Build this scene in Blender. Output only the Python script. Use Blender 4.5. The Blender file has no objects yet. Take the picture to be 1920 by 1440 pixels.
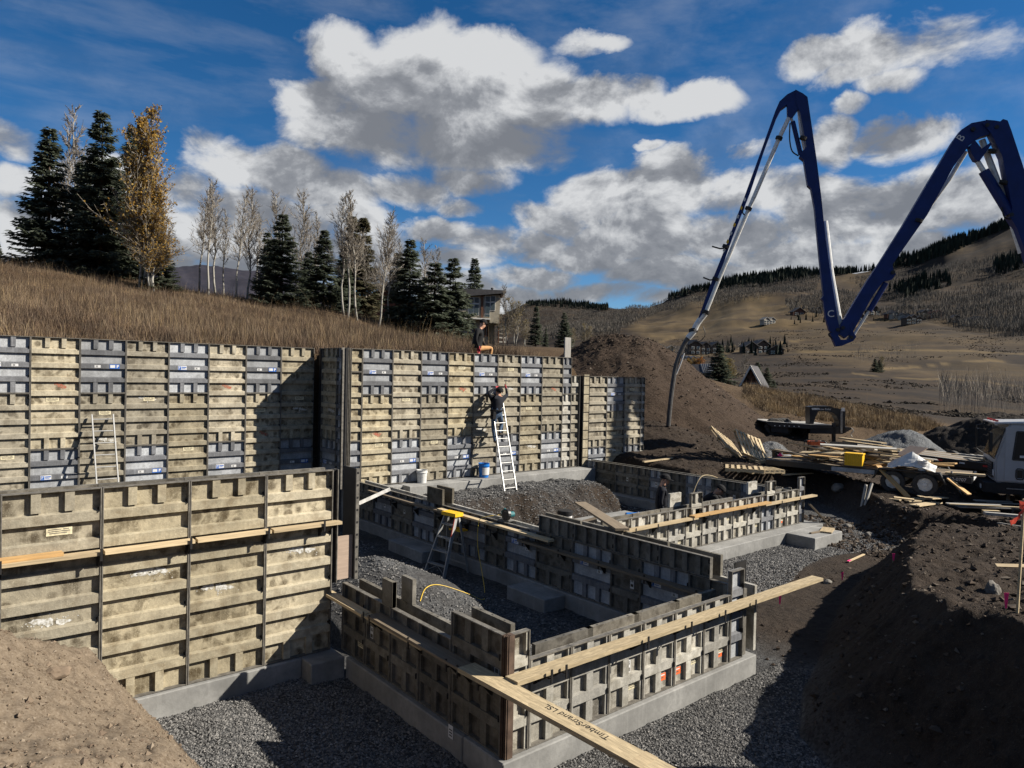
import bpy, bmesh, math, random
import numpy as np
from mathutils import Vector, Matrix, noise as mnoise
random.seed(7); RNG = np.random.default_rng(11)
R = math.radians
C = bpy.context.scene.collection
sc = bpy.context.scene

# ------------------------------------------------------------------ camera
H = 3.79                                   # eye height above the footing tops (z = 0)
F_PX = 1329.8; YAW = R(50.139); PIT = R(0.873); ROL = R(-1.247)
FW = np.array([math.cos(YAW)*math.cos(PIT), math.sin(YAW)*math.cos(PIT), -math.sin(PIT)])
_rt = np.array([math.sin(YAW), -math.cos(YAW), 0.]); _up = np.cross(_rt, FW)
RT = math.cos(ROL)*_rt - math.sin(ROL)*_up
UP = math.sin(ROL)*_rt + math.cos(ROL)*_up
EYE = np.array([0., 0., H])
cam = bpy.data.cameras.new('camera'); camo = bpy.data.objects.new('camera', cam); C.objects.link(camo)
cam.sensor_width = 36.0; cam.lens = 36.0*F_PX/1920.0; cam.clip_start = 0.1; cam.clip_end = 20000
mw = Matrix(((RT[0], UP[0], -FW[0], 0), (RT[1], UP[1], -FW[1], 0), (RT[2], UP[2], -FW[2], H), (0, 0, 0, 1)))
camo.matrix_world = mw
sc.camera = camo

def ray(x, y): return FW + RT*(x-960)/F_PX - UP*(y-720)/F_PX
def atX(x, y, v): d = ray(x, y); return EYE + d*(v/d[0])
def atY(x, y, v): d = ray(x, y); return EYE + d*(v/d[1])
def atZ(x, y, v): d = ray(x, y); return EYE + d*((v-H)/d[2])
def atD(x, y, v): return EYE + ray(x, y)*v
def proj(P):
    q = np.asarray(P) - EYE; d = q@FW
    return 960+F_PX*(q@RT)/d, 720-F_PX*(q@UP)/d, d

# ------------------------------------------------------------------ sun, sky, exposure
SUN_AZ = math.atan2(-1.35, 1.6); SUN_EL = R(35)
sd = Vector((math.cos(SUN_EL)*math.cos(SUN_AZ), math.cos(SUN_EL)*math.sin(SUN_AZ), math.sin(SUN_EL)))
sl = bpy.data.lights.new('sun', 'SUN'); sl.energy = 5.0; sl.angle = R(0.53); sl.color = (1.0, 0.93, 0.82)
slo = bpy.data.objects.new('sun', sl); C.objects.link(slo); slo.rotation_euler = sd.to_track_quat('Z', 'Y').to_euler()
sc.view_settings.view_transform = 'Standard'; sc.view_settings.look = 'None'
sc.view_settings.gamma = 1.0; sc.view_settings.use_curve_mapping = False
sc.view_settings.exposure = 1.0
sc.render.engine = 'CYCLES'
sc.cycles.max_bounces = 5; sc.cycles.diffuse_bounces = 3; sc.cycles.glossy_bounces = 2
sc.cycles.transparent_max_bounces = 6; sc.cycles.use_denoising = True
SKY_STRENGTH = 0.05; CLOUD_GAIN = 0.42

world = bpy.data.worlds.new('World'); sc.world = world; world.use_nodes = True
W = world.node_tree; W.nodes.clear()
def wn(t, **k):
    n = W.nodes.new(t)
    for a, b in k.items(): setattr(n, a, b)
    return n
def wl(a, b): W.links.new(a, b)
def wmath(op, a, b=None, c=None, clamp=False):
    n = wn('ShaderNodeMath', operation=op); n.use_clamp = clamp
    for i, v in enumerate((a, b, c)):
        if v is None: continue
        if isinstance(v, (int, float)): n.inputs[i].default_value = v
        else: wl(v, n.inputs[i])
    return n.outputs[0]
def wvec(op, a, b):
    n = wn('ShaderNodeVectorMath', operation=op)
    for i, v in enumerate((a, b)):
        if isinstance(v, (tuple, list, np.ndarray, Vector)): n.inputs[i].default_value = tuple(float(q) for q in v)
        else: wl(v, n.inputs[i])
    return n
tc = wn('ShaderNodeTexCoord'); DIR = tc.outputs['Generated']
sky = wn('ShaderNodeTexSky', sky_type='NISHITA'); sky.sun_disc = False
sky.sun_elevation = SUN_EL; sky.sun_rotation = math.pi/2 - SUN_AZ
sky.altitude = 2700; sky.air_density = 1.0; sky.dust_density = 0.3; sky.ozone_density = 2.5
hsv = wn('ShaderNodeHueSaturation'); hsv.inputs['Saturation'].default_value = 1.32; hsv.inputs['Value'].default_value = 1.0
wl(sky.outputs[0], hsv.inputs['Color'])
# cumulus: clusters of cloud puffs, each at its own direction (centre px, half-sizes px, weight)
PUFFS = [(640,95,105,75,1),(720,140,140,85,1),(600,160,100,50,.9),(820,130,160,110,1),(930,85,120,60,1),(985,160,150,95,1),(700,225,170,80,1),(850,230,200,85,1),
 (960,250,140,60,.9),(1120,165,110,55,.95),(1200,160,70,50,.85),(1310,165,105,42,1),(1240,185,90,30,.8),(1080,60,70,22,.55),(1140,62,50,14,.5),
 (1540,80,100,45,1),(1640,70,110,65,1),(1760,50,150,60,1),(1880,30,120,60,1),(1570,120,60,28,.7),(1680,130,70,30,.7),
 (1690,235,95,48,1),(1740,220,50,28,.8),(1620,250,40,22,.7),(1560,245,55,55,.85),(1590,180,40,18,.5),(1400,262,60,22,.7),(1220,258,30,10,.5),
 (1130,350,120,65,1),(1260,330,150,65,1),(1400,335,150,60,1),(1040,390,90,50,.9),(1200,420,170,60,1),(1380,420,170,70,1),(1560,380,160,80,1),(1700,370,150,75,1),(1850,360,140,75,1),
 (1500,460,200,50,1),(1250,490,160,45,1),(1700,440,130,50,1),(1100,460,100,40,.9),(980,500,120,30,.9),(1090,530,160,24,.8),(930,545,90,20,.7),(1250,545,100,25,.7),
 (820,410,85,30,.95),(900,430,110,40,1),(1000,440,90,38,.95),(850,465,110,30,.9),(1000,370,60,25,.6),(870,360,50,22,.55),
 (430,290,110,60,1),(540,300,120,60,1),(620,330,120,55,1),(380,260,50,60,.7),(470,370,130,45,.95),(640,385,110,35,.95),(350,330,60,60,.8),(760,330,110,40,.85),(880,310,110,32,.8),
 (20,320,60,45,1),(40,400,70,60,.9),(10,240,55,32,.75),(330,420,60,50,.8),(600,440,130,40,.8),(720,470,120,35,.8),(450,470,120,50,.75),(60,470,80,40,.8),
 (1000,575,160,22,.8),(700,560,170,40,.8),(350,540,150,50,.8),(100,560,150,40,.8),(1300,500,220,40,.9),(1900,480,160,60,.9),(1560,520,200,50,.9),(1400,575,300,30,.8),(560,520,120,40,.8),(190,300,90,40,.8),(230,380,120,60,.9),(120,370,80,50,.8),(200,450,150,60,.9),(300,480,130,60,.9),(420,430,130,60,.9),(560,400,120,50,.85),(680,420,110,50,.85),(540,470,140,50,.9),(740,500,140,50,.9),(860,520,120,40,.85),(960,540,140,36,.85)]
nz = wn('ShaderNodeTexNoise'); nz.inputs['Scale'].default_value = 9.0; nz.inputs['Detail'].default_value = 9.0; nz.inputs['Roughness'].default_value = 0.60
nz.inputs['Distortion'].default_value = 0.25
wmap = wn('ShaderNodeMapping'); wmap.inputs['Scale'].default_value = (1, 1, 1.5)
wl(DIR, wmap.inputs[0]); wl(wmap.outputs[0], nz.inputs['Vector'])
nzb = wn('ShaderNodeTexNoise'); nzb.inputs['Scale'].default_value = 3.0; nzb.inputs['Detail'].default_value = 3.0
wl(wmap.outputs[0], nzb.inputs['Vector'])
# warp directions a little so puff outlines are never ellipses
warp = wvec('SCALE', nz.outputs['Color'], (0, 0, 0)); warp.inputs['Scale'].default_value = 0.05
DW = wvec('ADD', wvec('SUBTRACT', DIR, (0.025, 0.025, 0.025)).outputs[0], warp.outputs[0]).outputs[0]
def puffs(vec, shift):
    tot = None
    for (px, py, a, b, w) in PUFFS:
        py += 22; a *= .93; b *= .93
        c = ray(px, py); c = c/np.linalg.norm(c)
        rr = np.cross(c, [0, 0, 1]); rr /= np.linalg.norm(rr); uu = np.cross(rr, c)
        k = 1.0/F_PX*np.linalg.norm(ray(px, py))**-1
        u_ = wvec('DOT_PRODUCT', vec, rr/(a*k)).outputs['Value']
        c2 = float(np.dot(c + np.array([0, 0, 1.])*0, uu/(b*k)))
        v_ = wmath('SUBTRACT', wvec('DOT_PRODUCT', vec, uu/(b*k)).outputs['Value'], shift/(b*k))
        d2 = wmath('MULTIPLY_ADD', u_, u_, wmath('MULTIPLY', v_, v_))
        f = wmath('MULTIPLY_ADD', d2, -w, w)
        # only the hemisphere round the puff
        tot = f if tot is None else wmath('MAXIMUM', tot, f)
    return tot
front = wvec('DOT_PRODUCT', DIR, FW).outputs['Value']
infr = wmath('SMOOTHSTEP' if False else 'MULTIPLY_ADD', front, 6.0, -4.0, clamp=True)      # 1 round the view, 0 elsewhere
mx = wmath('MAXIMUM', wmath('SUBTRACT', puffs(DW, 0.0), 0.0), -1.0)
other = wmath('MULTIPLY_ADD', nzb.outputs['Fac'], 6.0, -3.2)                                # the same broken cloud all round
def mixf(f, a, b):
    return wmath('ADD', wmath('MULTIPLY', a, wmath('SUBTRACT', 1.0, f)), wmath('MULTIPLY', b, f))
base = mixf(infr, wmath('MAXIMUM', wmath('MINIMUM', other, 1.0), -1.0), mx)
nC = wmath('MULTIPLY_ADD', nz.outputs['Fac'], 2.7, -1.35)
dens = wmath('ADD', base, nC)
cov = wmath('MULTIPLY_ADD', dens, 1.3, 0.20, clamp=True)
covs = wmath('MULTIPLY', cov, wmath('MULTIPLY', cov, wmath('MULTIPLY_ADD', cov, -2.0, 3.0)))
# shading: how much cloud lies between here and the sun (up and to the right)
off = np.array([0, 0, 1.])*0.055 + np.array(sd)*0.03
nz2 = wn('ShaderNodeTexNoise')
for k in ('Scale', 'Detail', 'Roughness', 'Distortion'): nz2.inputs[k].default_value = nz.inputs[k].default_value
nz2.inputs['Detail'].default_value = 6.0
wmap2 = wn('ShaderNodeMapping'); wmap2.inputs['Scale'].default_value = (1, 1, 1.5); wmap2.inputs['Location'].default_value = tuple(0.62*off*np.array([1, 1, 1.5]))
wl(DIR, wmap2.inputs[0]); wl(wmap2.outputs[0], nz2.inputs['Vector'])
mx2 = wmath('MAXIMUM', puffs(wvec('ADD', DW, tuple(off)).outputs[0], 0.0), -1.0)
base2 = mixf(infr, wmath('MAXIMUM', wmath('MINIMUM', other, 1.0), -1.0), mx2)
dens2 = wmath('ADD', base2, wmath('MULTIPLY_ADD', nz2.outputs['Fac'], 2.7, -1.35))
sh = wmath('MULTIPLY_ADD', dens2, 0.34, 0.37)
rel = wmath('ADD', wmath('MULTIPLY_ADD', wmath('SUBTRACT', nz2.outputs['Fac'], nz.outputs['Fac']), 2.3, sh), wmath('MULTIPLY_ADD', nz.outputs['Fac'], -1.1, 0.56), clamp=True)
cr = wn('ShaderNodeValToRGB'); wl(rel, cr.inputs[0])
el = cr.color_ramp.elements
el[0].position = 0.0; el[0].color = (0.82, 0.83, 0.84, 1)
el[1].position = 1.0; el[1].color = (0.245, 0.26, 0.29, 1)
e = el.new(0.36); e.color = (0.54, 0.555, 0.58, 1)
e = el.new(0.62); e.color = (0.34, 0.355, 0.385, 1)
skyb = wn('ShaderNodeBackground'); wl(hsv.outputs[0], skyb.inputs[0]); skyb.inputs[1].default_value = SKY_STRENGTH
clb = wn('ShaderNodeBackground'); wl(cr.outputs[0], clb.inputs[0]); clb.inputs[1].default_value = CLOUD_GAIN
cmap = wn('ShaderNodeMapping'); cmap.inputs['Scale'].default_value = (1.2, 3.0, 7.0); cmap.inputs['Rotation'].default_value = (0.1, 0.25, 0.9); wl(DIR, cmap.inputs[0])
cnz = wn('ShaderNodeTexNoise'); cnz.inputs['Scale'].default_value = 2.2; cnz.inputs['Detail'].default_value = 6.0; cnz.inputs['Roughness'].default_value = 0.6; wl(cmap.outputs[0], cnz.inputs['Vector'])
cirrus = wmath('MULTIPLY', wmath('MULTIPLY_ADD', cnz.outputs['Fac'], 3.0, -1.35, clamp=True), 0.24)      # thin high veil
mixs = wn('ShaderNodeMixShader'); wl(wmath('MAXIMUM', wmath('MULTIPLY', covs, 0.97), cirrus), mixs.inputs[0]); wl(skyb.outputs[0], mixs.inputs[1]); wl(clb.outputs[0], mixs.inputs[2])
wo = wn('ShaderNodeOutputWorld'); wl(mixs.outputs[0], wo.inputs[0])
world.cycles.sampling_method = 'MANUAL'; world.cycles.sample_map_resolution = 512

# ------------------------------------------------------------------ helpers
WLOC = {}
def link(o, parent=None):
    C.objects.link(o)
    if parent is not None: o.parent = parent
    return o
def tag(o, label=None, cat=None, group=None, kind=None):
    if label: o['label'] = label
    if cat: o['category'] = cat
    if group: o['group'] = group
    if kind: o['kind'] = kind
    return o
def thing(name, label, cat, loc=(0, 0, 0), rot=0.0, group=None, kind=None):
    o = bpy.data.objects.new(name, None); link(o); o.empty_display_size = .2
    o.location = tuple(float(v) for v in loc); o.rotation_euler = (0, 0, rot)
    WLOC[o.name] = (Vector(o.location), rot)
    return tag(o, label, cat, group, kind)
def np_mesh(name, V, F, mats, mi=None, smooth=False, cols=None):
    """V (n,3); F (m,k) array or list of index tuples"""
    me = bpy.data.meshes.new(name)
    V = np.asarray(V, dtype=np.float32)
    if isinstance(F, np.ndarray):
        m, k = F.shape; loops = F.reshape(-1).astype(np.int32); starts = np.arange(0, m*k, k, dtype=np.int32)
    else:
        m = len(F); loops = np.fromiter((i for f in F for i in f), dtype=np.int32)
        ln = np.fromiter((len(f) for f in F), dtype=np.int32); starts = np.concatenate([[0], np.cumsum(ln)[:-1]]).astype(np.int32) if m else np.zeros(0, np.int32)
    me.vertices.add(len(V)); me.vertices.foreach_set('co', V.reshape(-1))
    me.loops.add(len(loops)); me.loops.foreach_set('vertex_index', loops)
    me.polygons.add(m); me.polygons.foreach_set('loop_start', starts)
    if mi is not None: me.polygons.foreach_set('material_index', np.asarray(mi, dtype=np.int32))
    me.polygons.foreach_set('use_smooth', np.full(m, bool(smooth)))
    for x in (mats if isinstance(mats, (list, tuple)) else [mats]): me.materials.append(x)
    if cols is not None:
        ca = me.color_attributes.new('mask', 'FLOAT_COLOR', 'POINT')
        ca.data.foreach_set('color', np.asarray(cols, dtype=np.float32).reshape(-1))
    me.update(calc_edges=True); me.validate(verbose=False)
    return me
class MB:
    def __init__(s): s.v = []; s.f = []; s.mi = []
    def add(s, vs, fs, mi=0):
        b = len(s.v); s.v += [tuple(float(c) for c in q) for q in vs]
        s.f += [tuple(i+b for i in q) for q in fs]; s.mi += [mi]*len(fs); return s
    def box(s, x0, x1, y0, y1, z0, z1, mi=0):
        return s.add([(x0,y0,z0),(x1,y0,z0),(x1,y1,z0),(x0,y1,z0),(x0,y0,z1),(x1,y0,z1),(x1,y1,z1),(x0,y1,z1)],
                     [(0,3,2,1),(4,5,6,7),(0,1,5,4),(1,2,6,5),(2,3,7,6),(3,0,4,7)], mi)
    def obox(s, c, ax, ay, az, mi=0):          # centre and three half-axis vectors
        c, ax, ay, az = (Vector(q) for q in (c, ax, ay, az))
        vs = [c-ax-ay-az, c+ax-ay-az, c+ax+ay-az, c-ax+ay-az, c-ax-ay+az, c+ax-ay+az, c+ax+ay+az, c-ax+ay+az]
        return s.add(vs, [(0,3,2,1),(4,5,6,7),(0,1,5,4),(1,2,6,5),(2,3,7,6),(3,0,4,7)], mi)
    def beam(s, a, b, w, t, up=(0, 0, 1), mi=0):   # a box from a to b; w across, t along up
        a, b = Vector(a), Vector(b); d = (b-a); L = d.length; d.normalize(); u = Vector(up)
        sdv = d.cross(u)
        if sdv.length < 1e-4: sdv = d.cross(Vector((1, 0, 0)))
        sdv.normalize(); u = sdv.cross(d)
        return s.obox((a+b)/2, d*(L/2), sdv*(w/2), u*(t/2), mi)
    def cyl(s, a, b, r0, r1=None, n=12, mi=0, caps=True):
        a, b = Vector(a), Vector(b); r1 = r0 if r1 is None else r1
        d = (b-a).normalized(); x = d.orthogonal().normalized(); y = d.cross(x)
        vs = [a+(x*math.cos(t)+y*math.sin(t))*r0 for t in (2*math.pi*i/n for i in range(n))]
        vs += [b+(x*math.cos(t)+y*math.sin(t))*r1 for t in (2*math.pi*i/n for i in range(n))]
        fs = [(i, (i+1) % n, n+(i+1) % n, n+i) for i in range(n)]
        if caps: fs += [tuple(range(n-1, -1, -1)), tuple(range(n, 2*n))]
        return s.add(vs, fs, mi)
    def tube(s, pts, r, n=8, mi=0):
        pts = [Vector(p) for p in pts]; m = len(pts); rs = r if isinstance(r, (list, tuple)) else [r]*m
        vs = []; x = None
        for i, p in enumerate(pts):
            d = (pts[min(i+1, m-1)]-pts[max(i-1, 0)]).normalized()
            x = d.orthogonal().normalized() if x is None else (x-d*x.dot(d)).normalized()
            y = d.cross(x)
            vs += [p+(x*math.cos(t)+y*math.sin(t))*rs[i] for t in (2*math.pi*k/n for k in range(n))]
        fs = [(i*n+k, i*n+(k+1) % n, (i+1)*n+(k+1) % n, (i+1)*n+k) for i in range(m-1) for k in range(n)]
        fs += [tuple(range(n-1, -1, -1)), tuple(range((m-1)*n, m*n))]
        return s.add(vs, fs, mi)
    def prism(s, poly, a, mi=0):               # polygon of 3D points swept by vector a
        n = len(poly); a = Vector(a); p = [Vector(q) for q in poly]
        vs = p+[q+a for q in p]
        return s.add(vs, [tuple(range(n)), tuple(range(2*n-1, n-1, -1))]+[(i, n+i, n+(i+1) % n, (i+1) % n) for i in range(n)], mi)
    def lathe(s, c, prof, n=14, mi=0):
        vs = []; c = Vector(c)
        for (r, z) in prof: vs += [c+Vector((r*math.cos(2*math.pi*k/n), r*math.sin(2*math.pi*k/n), z)) for k in range(n)]
        m = len(prof)
        fs = [(i*n+k, i*n+(k+1) % n, (i+1)*n+(k+1) % n, (i+1)*n+k) for i in range(m-1) for k in range(n)]
        fs += [tuple(range(n-1, -1, -1)), tuple(range((m-1)*n, m*n))]
        return s.add(vs, fs, mi)
    def mesh(s, name, mats, smooth=False):
        return np_mesh(name, np.array(s.v, dtype=np.float32).reshape(-1, 3), s.f, mats, s.mi, smooth)
    def build(s, name, mats, parent=None, world=True, smooth=False, fix=True):
        """links the collected shapes as ONE mesh object; world coordinates are turned into the parent's"""
        if world and parent is not None and parent.name in WLOC:
            L, r = WLOC[parent.name]; c_, s_ = math.cos(-r), math.sin(-r)
            s.v = [((x-L.x)*c_-(y-L.y)*s_, (x-L.x)*s_+(y-L.y)*c_, z-L.z) for x, y, z in s.v]
        me = s.mesh(name, mats, smooth)
        if fix:
            bm = bmesh.new(); bm.from_mesh(me); bmesh.ops.recalc_face_normals(bm, faces=bm.faces); bm.to_mesh(me); bm.free()
        o = link(bpy.data.objects.new(name, me), parent)
        if parent is not None and parent.name in WLOC: WLOC[o.name] = WLOC[parent.name]
        else: WLOC[o.name] = (Vector((0, 0, 0)), 0.0)
        return o
def inst(name, me, parent=None, loc=(0, 0, 0), rot=(0, 0, 0), scale=1.0):
    o = link(bpy.data.objects.new(name, me), parent); o.location = tuple(float(v) for v in loc); o.rotation_euler = rot
    o.scale = (scale,)*3 if isinstance(scale, (int, float)) else scale
    return o
def copy_tree(o, parent=None):
    c = o.copy(); C.objects.link(c); c.parent = parent
    for ch in list(o.children): copy_tree(ch, c)
    return c

# numpy value noise
def _h(ix, iy, s):
    n = (ix.astype(np.int64)*374761393 + iy.astype(np.int64)*668265263 + s*1442695041) & 0xffffffff
    n = ((n ^ (n >> 13))*1274126177) & 0xffffffff
    return ((n ^ (n >> 16)) & 0xffff)/65535.0
def vnoise(x, y, s=0):
    ix, iy = np.floor(x), np.floor(y); fx, fy = x-ix, y-iy
    fx = fx*fx*(3-2*fx); fy = fy*fy*(3-2*fy)
    a, b, c, d = _h(ix, iy, s), _h(ix+1, iy, s), _h(ix, iy+1, s), _h(ix+1, iy+1, s)
    return (a*(1-fx)+b*fx)*(1-fy)+(c*(1-fx)+d*fx)*fy
def fbm(x, y, s=0, o=4, g=.5):
    t = 0; a = 1; n = 0
    for i in range(o):
        t = t+a*(vnoise(x*2**i+i*17.3, y*2**i-i*9.1, s+i)-.5); n += a; a *= g
    return t/n*2
def sstep(a, b, x):
    t = np.clip((x-a)/(b-a), 0, 1); return t*t*(3-2*t)

# ------------------------------------------------------------------ materials
class NT:
    def __init__(s, name):
        s.m = bpy.data.materials.new(name); s.m.use_nodes = True; s.t = s.m.node_tree; s.t.nodes.clear()
        s.out = s.n('ShaderNodeOutputMaterial'); s.b = s.n('ShaderNodeBsdfPrincipled'); s.l(s.b.outputs[0], s.out.inputs[0])
        s.b.inputs['Roughness'].default_value = .8; s.b.inputs['Specular IOR Level'].default_value = .3
    def n(s, t, **k):
        q = s.t.nodes.new(t)
        for a, b in k.items(): setattr(q, a, b)
        return q
    def l(s, a, b): s.t.links.new(a, b)
    def set(s, inp, v):
        if isinstance(v, (int, float)): inp.default_value = v
        elif isinstance(v, (tuple, list)): inp.default_value = tuple(v)+((1,) if len(v) == 3 and len(inp.default_value) == 4 else ())
        else: s.l(v, inp)
    def math(s, op, a, b=0., c=0., clamp=False):
        q = s.n('ShaderNodeMath', operation=op); q.use_clamp = clamp
        for i, v in enumerate((a, b, c)): s.set(q.inputs[i], v)
        return q.outputs[0]
    def mix(s, f, a, b, mode='MIX'):
        q = s.n('ShaderNodeMix', data_type='RGBA', blend_type=mode)
        s.set(q.inputs[0], f); s.set(q.inputs[6], a); s.set(q.inputs[7], b); return q.outputs[2]
    def coord(s, kind='Object', rnd=0.0):
        t = s.n('ShaderNodeTexCoord').outputs[kind]
        if rnd:
            o = s.n('ShaderNodeObjectInfo').outputs['Random']
            cx = s.n('ShaderNodeCombineXYZ'); s.l(s.math('MULTIPLY', o, rnd), cx.inputs[0]); s.l(s.math('MULTIPLY', o, rnd*.37), cx.inputs[2])
            v = s.n('ShaderNodeVectorMath', operation='ADD'); s.l(t, v.inputs[0]); s.l(cx.outputs[0], v.inputs[1]); t = v.outputs[0]
        return t
    def pos(s): return s.n('ShaderNodeNewGeometry').outputs['Position']
    def scale(s, v, sc):
        q = s.n('ShaderNodeMapping'); q.inputs['Scale'].default_value = sc; s.l(v, q.inputs[0]); return q.outputs[0]
    def noise(s, v, scale, detail=4, rough=.55, dist=0.):
        q = s.n('ShaderNodeTexNoise'); s.l(v, q.inputs['Vector'])
        q.inputs['Scale'].default_value = scale; q.inputs['Detail'].default_value = detail; q.inputs['Roughness'].default_value = rough; q.inputs['Distortion'].default_value = dist
        return q.outputs['Fac']
    def voro(s, v, scale, feat='F1', rnd=1.0):
        q = s.n('ShaderNodeTexVoronoi', feature=feat); s.l(v, q.inputs['Vector']); q.inputs['Scale'].default_value = scale; q.inputs['Randomness'].default_value = rnd
        return q
    def ramp(s, f, lo, hi, a=0., b=1.):
        q = s.n('ShaderNodeMapRange'); q.clamp = True; s.set(q.inputs[0], f)
        for i, v in enumerate((lo, hi, a, b)): q.inputs[i+1].default_value = v
        return q.outputs[0]
    def bump(s, h, strength=.4, dist=.02):
        q = s.n('ShaderNodeBump'); q.inputs['Strength'].default_value = strength; q.inputs['Distance'].default_value = dist
        s.l(h, q.inputs['Height']); s.l(q.outputs[0], s.b.inputs['Normal'])
    def col(s, c): s.set(s.b.inputs['Base Color'], c)
def simple(name, c, rough=.7, metal=0., var=.25, scale=6., bump=.0, spec=.3, rnd=5.0):
    m = NT(name); v = m.coord('Object', rnd)
    if var:
        f = m.noise(v, scale, 5); d = tuple(q*(1-var) for q in c); h = tuple(min(1, q*(1+var)) for q in c)
        m.col(m.mix(m.ramp(f, .3, .7), d, h))
        if bump: m.bump(f, bump, .01)
    else: m.col(c)
    m.b.inputs['Roughness'].default_value = rough; m.b.inputs['Metallic'].default_value = metal; m.b.inputs['Specular IOR Level'].default_value = spec
    return m.m

def form_mat(name, c, dark, stain=.75, metal=.0, streak=.25):
    """cement-stained aluminium form face: mottled, with dark oily blots, streaks and a cement crust"""
    m = NT(name); v = m.coord('Object', 40.0)
    big = m.noise(v, 2.2, 6, .65); blot = m.noise(v, 3.6, 5, .66, .5); fine = m.noise(v, 24, 6, .7); grit = m.noise(v, 85, 2, .5)
    col = m.mix(m.ramp(big, .30, .70), tuple(q*.55 for q in c), tuple(min(1, q*1.2) for q in c))
    vo = m.voro(v, 6.5).outputs['Distance']
    spot = m.ramp(m.math('ADD', vo, m.math('MULTIPLY', fine, .25)), .42, .60, 1., 0.); gate = m.ramp(m.noise(v, 2.1, 3), .44, .54)
    col = m.mix(m.math('MULTIPLY', m.math('MULTIPLY', spot, gate), stain), col, dark)
    col = m.mix(m.math('MULTIPLY', m.ramp(blot, .50, .60), stain*.8), col, dark)
    st = m.noise(m.scale(v, (16, 16, .9)), 1.6, 3, .6)
    col = m.mix(m.math('MULTIPLY', m.ramp(st, .5, .75), streak), col, tuple(min(1, q*1.35+.03) for q in c))
    col = m.mix(m.ramp(fine, .42, .68, 0., .55), col, tuple(q*.45 for q in c))
    col = m.mix(m.ramp(grit, .60, .72, 0., .35), col, tuple(min(1, q*1.4+.04) for q in c))
    o = m.n('ShaderNodeObjectInfo').outputs['Random']
    hs = m.n('ShaderNodeHueSaturation'); m.l(col, hs.inputs['Color']); m.l(m.ramp(o, 0, 1, .70, 1.18), hs.inputs['Value']); m.l(m.ramp(m.math('FRACT', m.math('MULTIPLY', o, 7.7)), 0, 1, .75, 1.1), hs.inputs['Saturation'])
    m.col(hs.outputs[0]); m.bump(m.math('ADD', fine, grit), .4, .006)
    m.b.inputs['Roughness'].default_value = .75; m.b.inputs['Metallic'].default_value = metal
    return m.m
M = {}
M['tan'] = form_mat('tan_form_face', (.375, .325, .225), (.062, .045, .022), .92)
M['tan_rail'] = form_mat('tan_form_rail', (.375, .33, .235), (.14, .105, .06), .5)
M['grey'] = form_mat('grey_form_face', (.37, .385, .40), (.15, .155, .165), .35)
M['grey_rail'] = form_mat('grey_form_rail', (.155, .16, .172), (.08, .08, .085), .4, 0., .5)
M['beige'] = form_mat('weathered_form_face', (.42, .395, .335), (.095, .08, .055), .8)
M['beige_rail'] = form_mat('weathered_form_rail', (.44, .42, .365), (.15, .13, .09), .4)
M['dim'] = form_mat('shade_darkened_form_face', (.165, .147, .115), (.05, .04, .027), .85)  # dirtier forms, with the shade of the unlit walls put into the colour
M['dim_rail'] = form_mat('shade_darkened_form_rail', (.175, .16, .13), (.06, .052, .038), .6)  # rails to match, the same shade in their colour
M['edge'] = simple('form_edge_steel', (.135, .125, .108), .6, .2, .4, 14)
M['dark_steel'] = simple('dark_steel', (.025, .024, .024), .55, .4, .3)
M['steel'] = simple('bare_steel', (.20, .195, .185), .5, .5, .35, 9)
M['alu'] = simple('ladder_aluminium', (.32, .32, .31), .5, .5, .12, 12)
M['rust'] = simple('rusted_steel', (.075, .05, .036), .8, .1, .45, 9)
M['black'] = simple('black_paint', (.012, .012, .013), .45, 0, .3, 4, 0, .4)
M['rubber'] = simple('tyre_rubber', (.045, .043, .04), .85, 0, .3, 14)
M['blue_boom'] = simple('blue_boom_paint', (.0035, .017, .105), .5, 0, .2, 3, 0, .3)
M['white_paint'] = simple('white_truck_paint', (.36, .36, .365), .35, 0, .08, 3, 0, .5)
M['pipe'] = simple('delivery_pipe_paint', (.62, .62, .60), .45, .1, .18, 8)
M['hose'] = simple('grey_rubber_hose', (.075, .072, .07), .6, 0, .35, 7)
M['bluebucket'] = simple('blue_plastic', (.012, .13, .42), .35, 0, .08, 5)
M['white'] = simple('white_plastic', (.52, .52, .50), .5, 0, .12, 8)
M['yellow'] = simple('yellow_plastic', (.72, .42, .02), .45, 0, .12, 8)
M['orange'] = simple('orange_paint', (.65, .13, .04), .5, 0, .15, 8)
M['red'] = simple('red_paint', (.45, .03, .03), .5, 0, .15, 8)
M['pink'] = simple('pink_flagging_tape', (.8, .04, .2), .5, 0, .1, 8)
M['ribbon'] = simple('red_orange_flagging_tape', (.75, .09, .05), .5, 0, .15, 8)
M['label'] = simple('white_sticker', (.55, .55, .54), .5, 0, .12, 20)
M['label_blue'] = simple('blue_sticker', (.02, .10, .36), .5, 0, .1, 20)
M['ink'] = simple('black_ink', (.02, .018, .015), .6, 0, 0)
M['plate'] = simple('pale_form_plate', (.56, .50, .34), .6, 0, .35, 26)
M['glass'] = simple('dark_window_glass', (.02, .025, .028), .08, 0, 0, 5, 0, .6)
M['cloth_navy'] = simple('navy_cloth', (.006, .007, .012), .9, 0, .3, 12)
M['cloth_black'] = simple('black_cloth', (.006, .006, .007), .9, 0, .3, 12)
M['denim'] = simple('blue_denim', (.045, .075, .125), .9, 0, .35, 16)
M['tan_cloth'] = simple('tan_canvas', (.40, .22, .095), .9, 0, .2, 12)
M['skin'] = simple('skin', (.42, .23, .15), .55, 0, .1, 12)
M['glove'] = simple('red_glove', (.34, .035, .045), .7, 0, .2, 20)
M['boot'] = simple('brown_boot', (.10, .065, .035), .8, 0, .25, 20)
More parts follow.
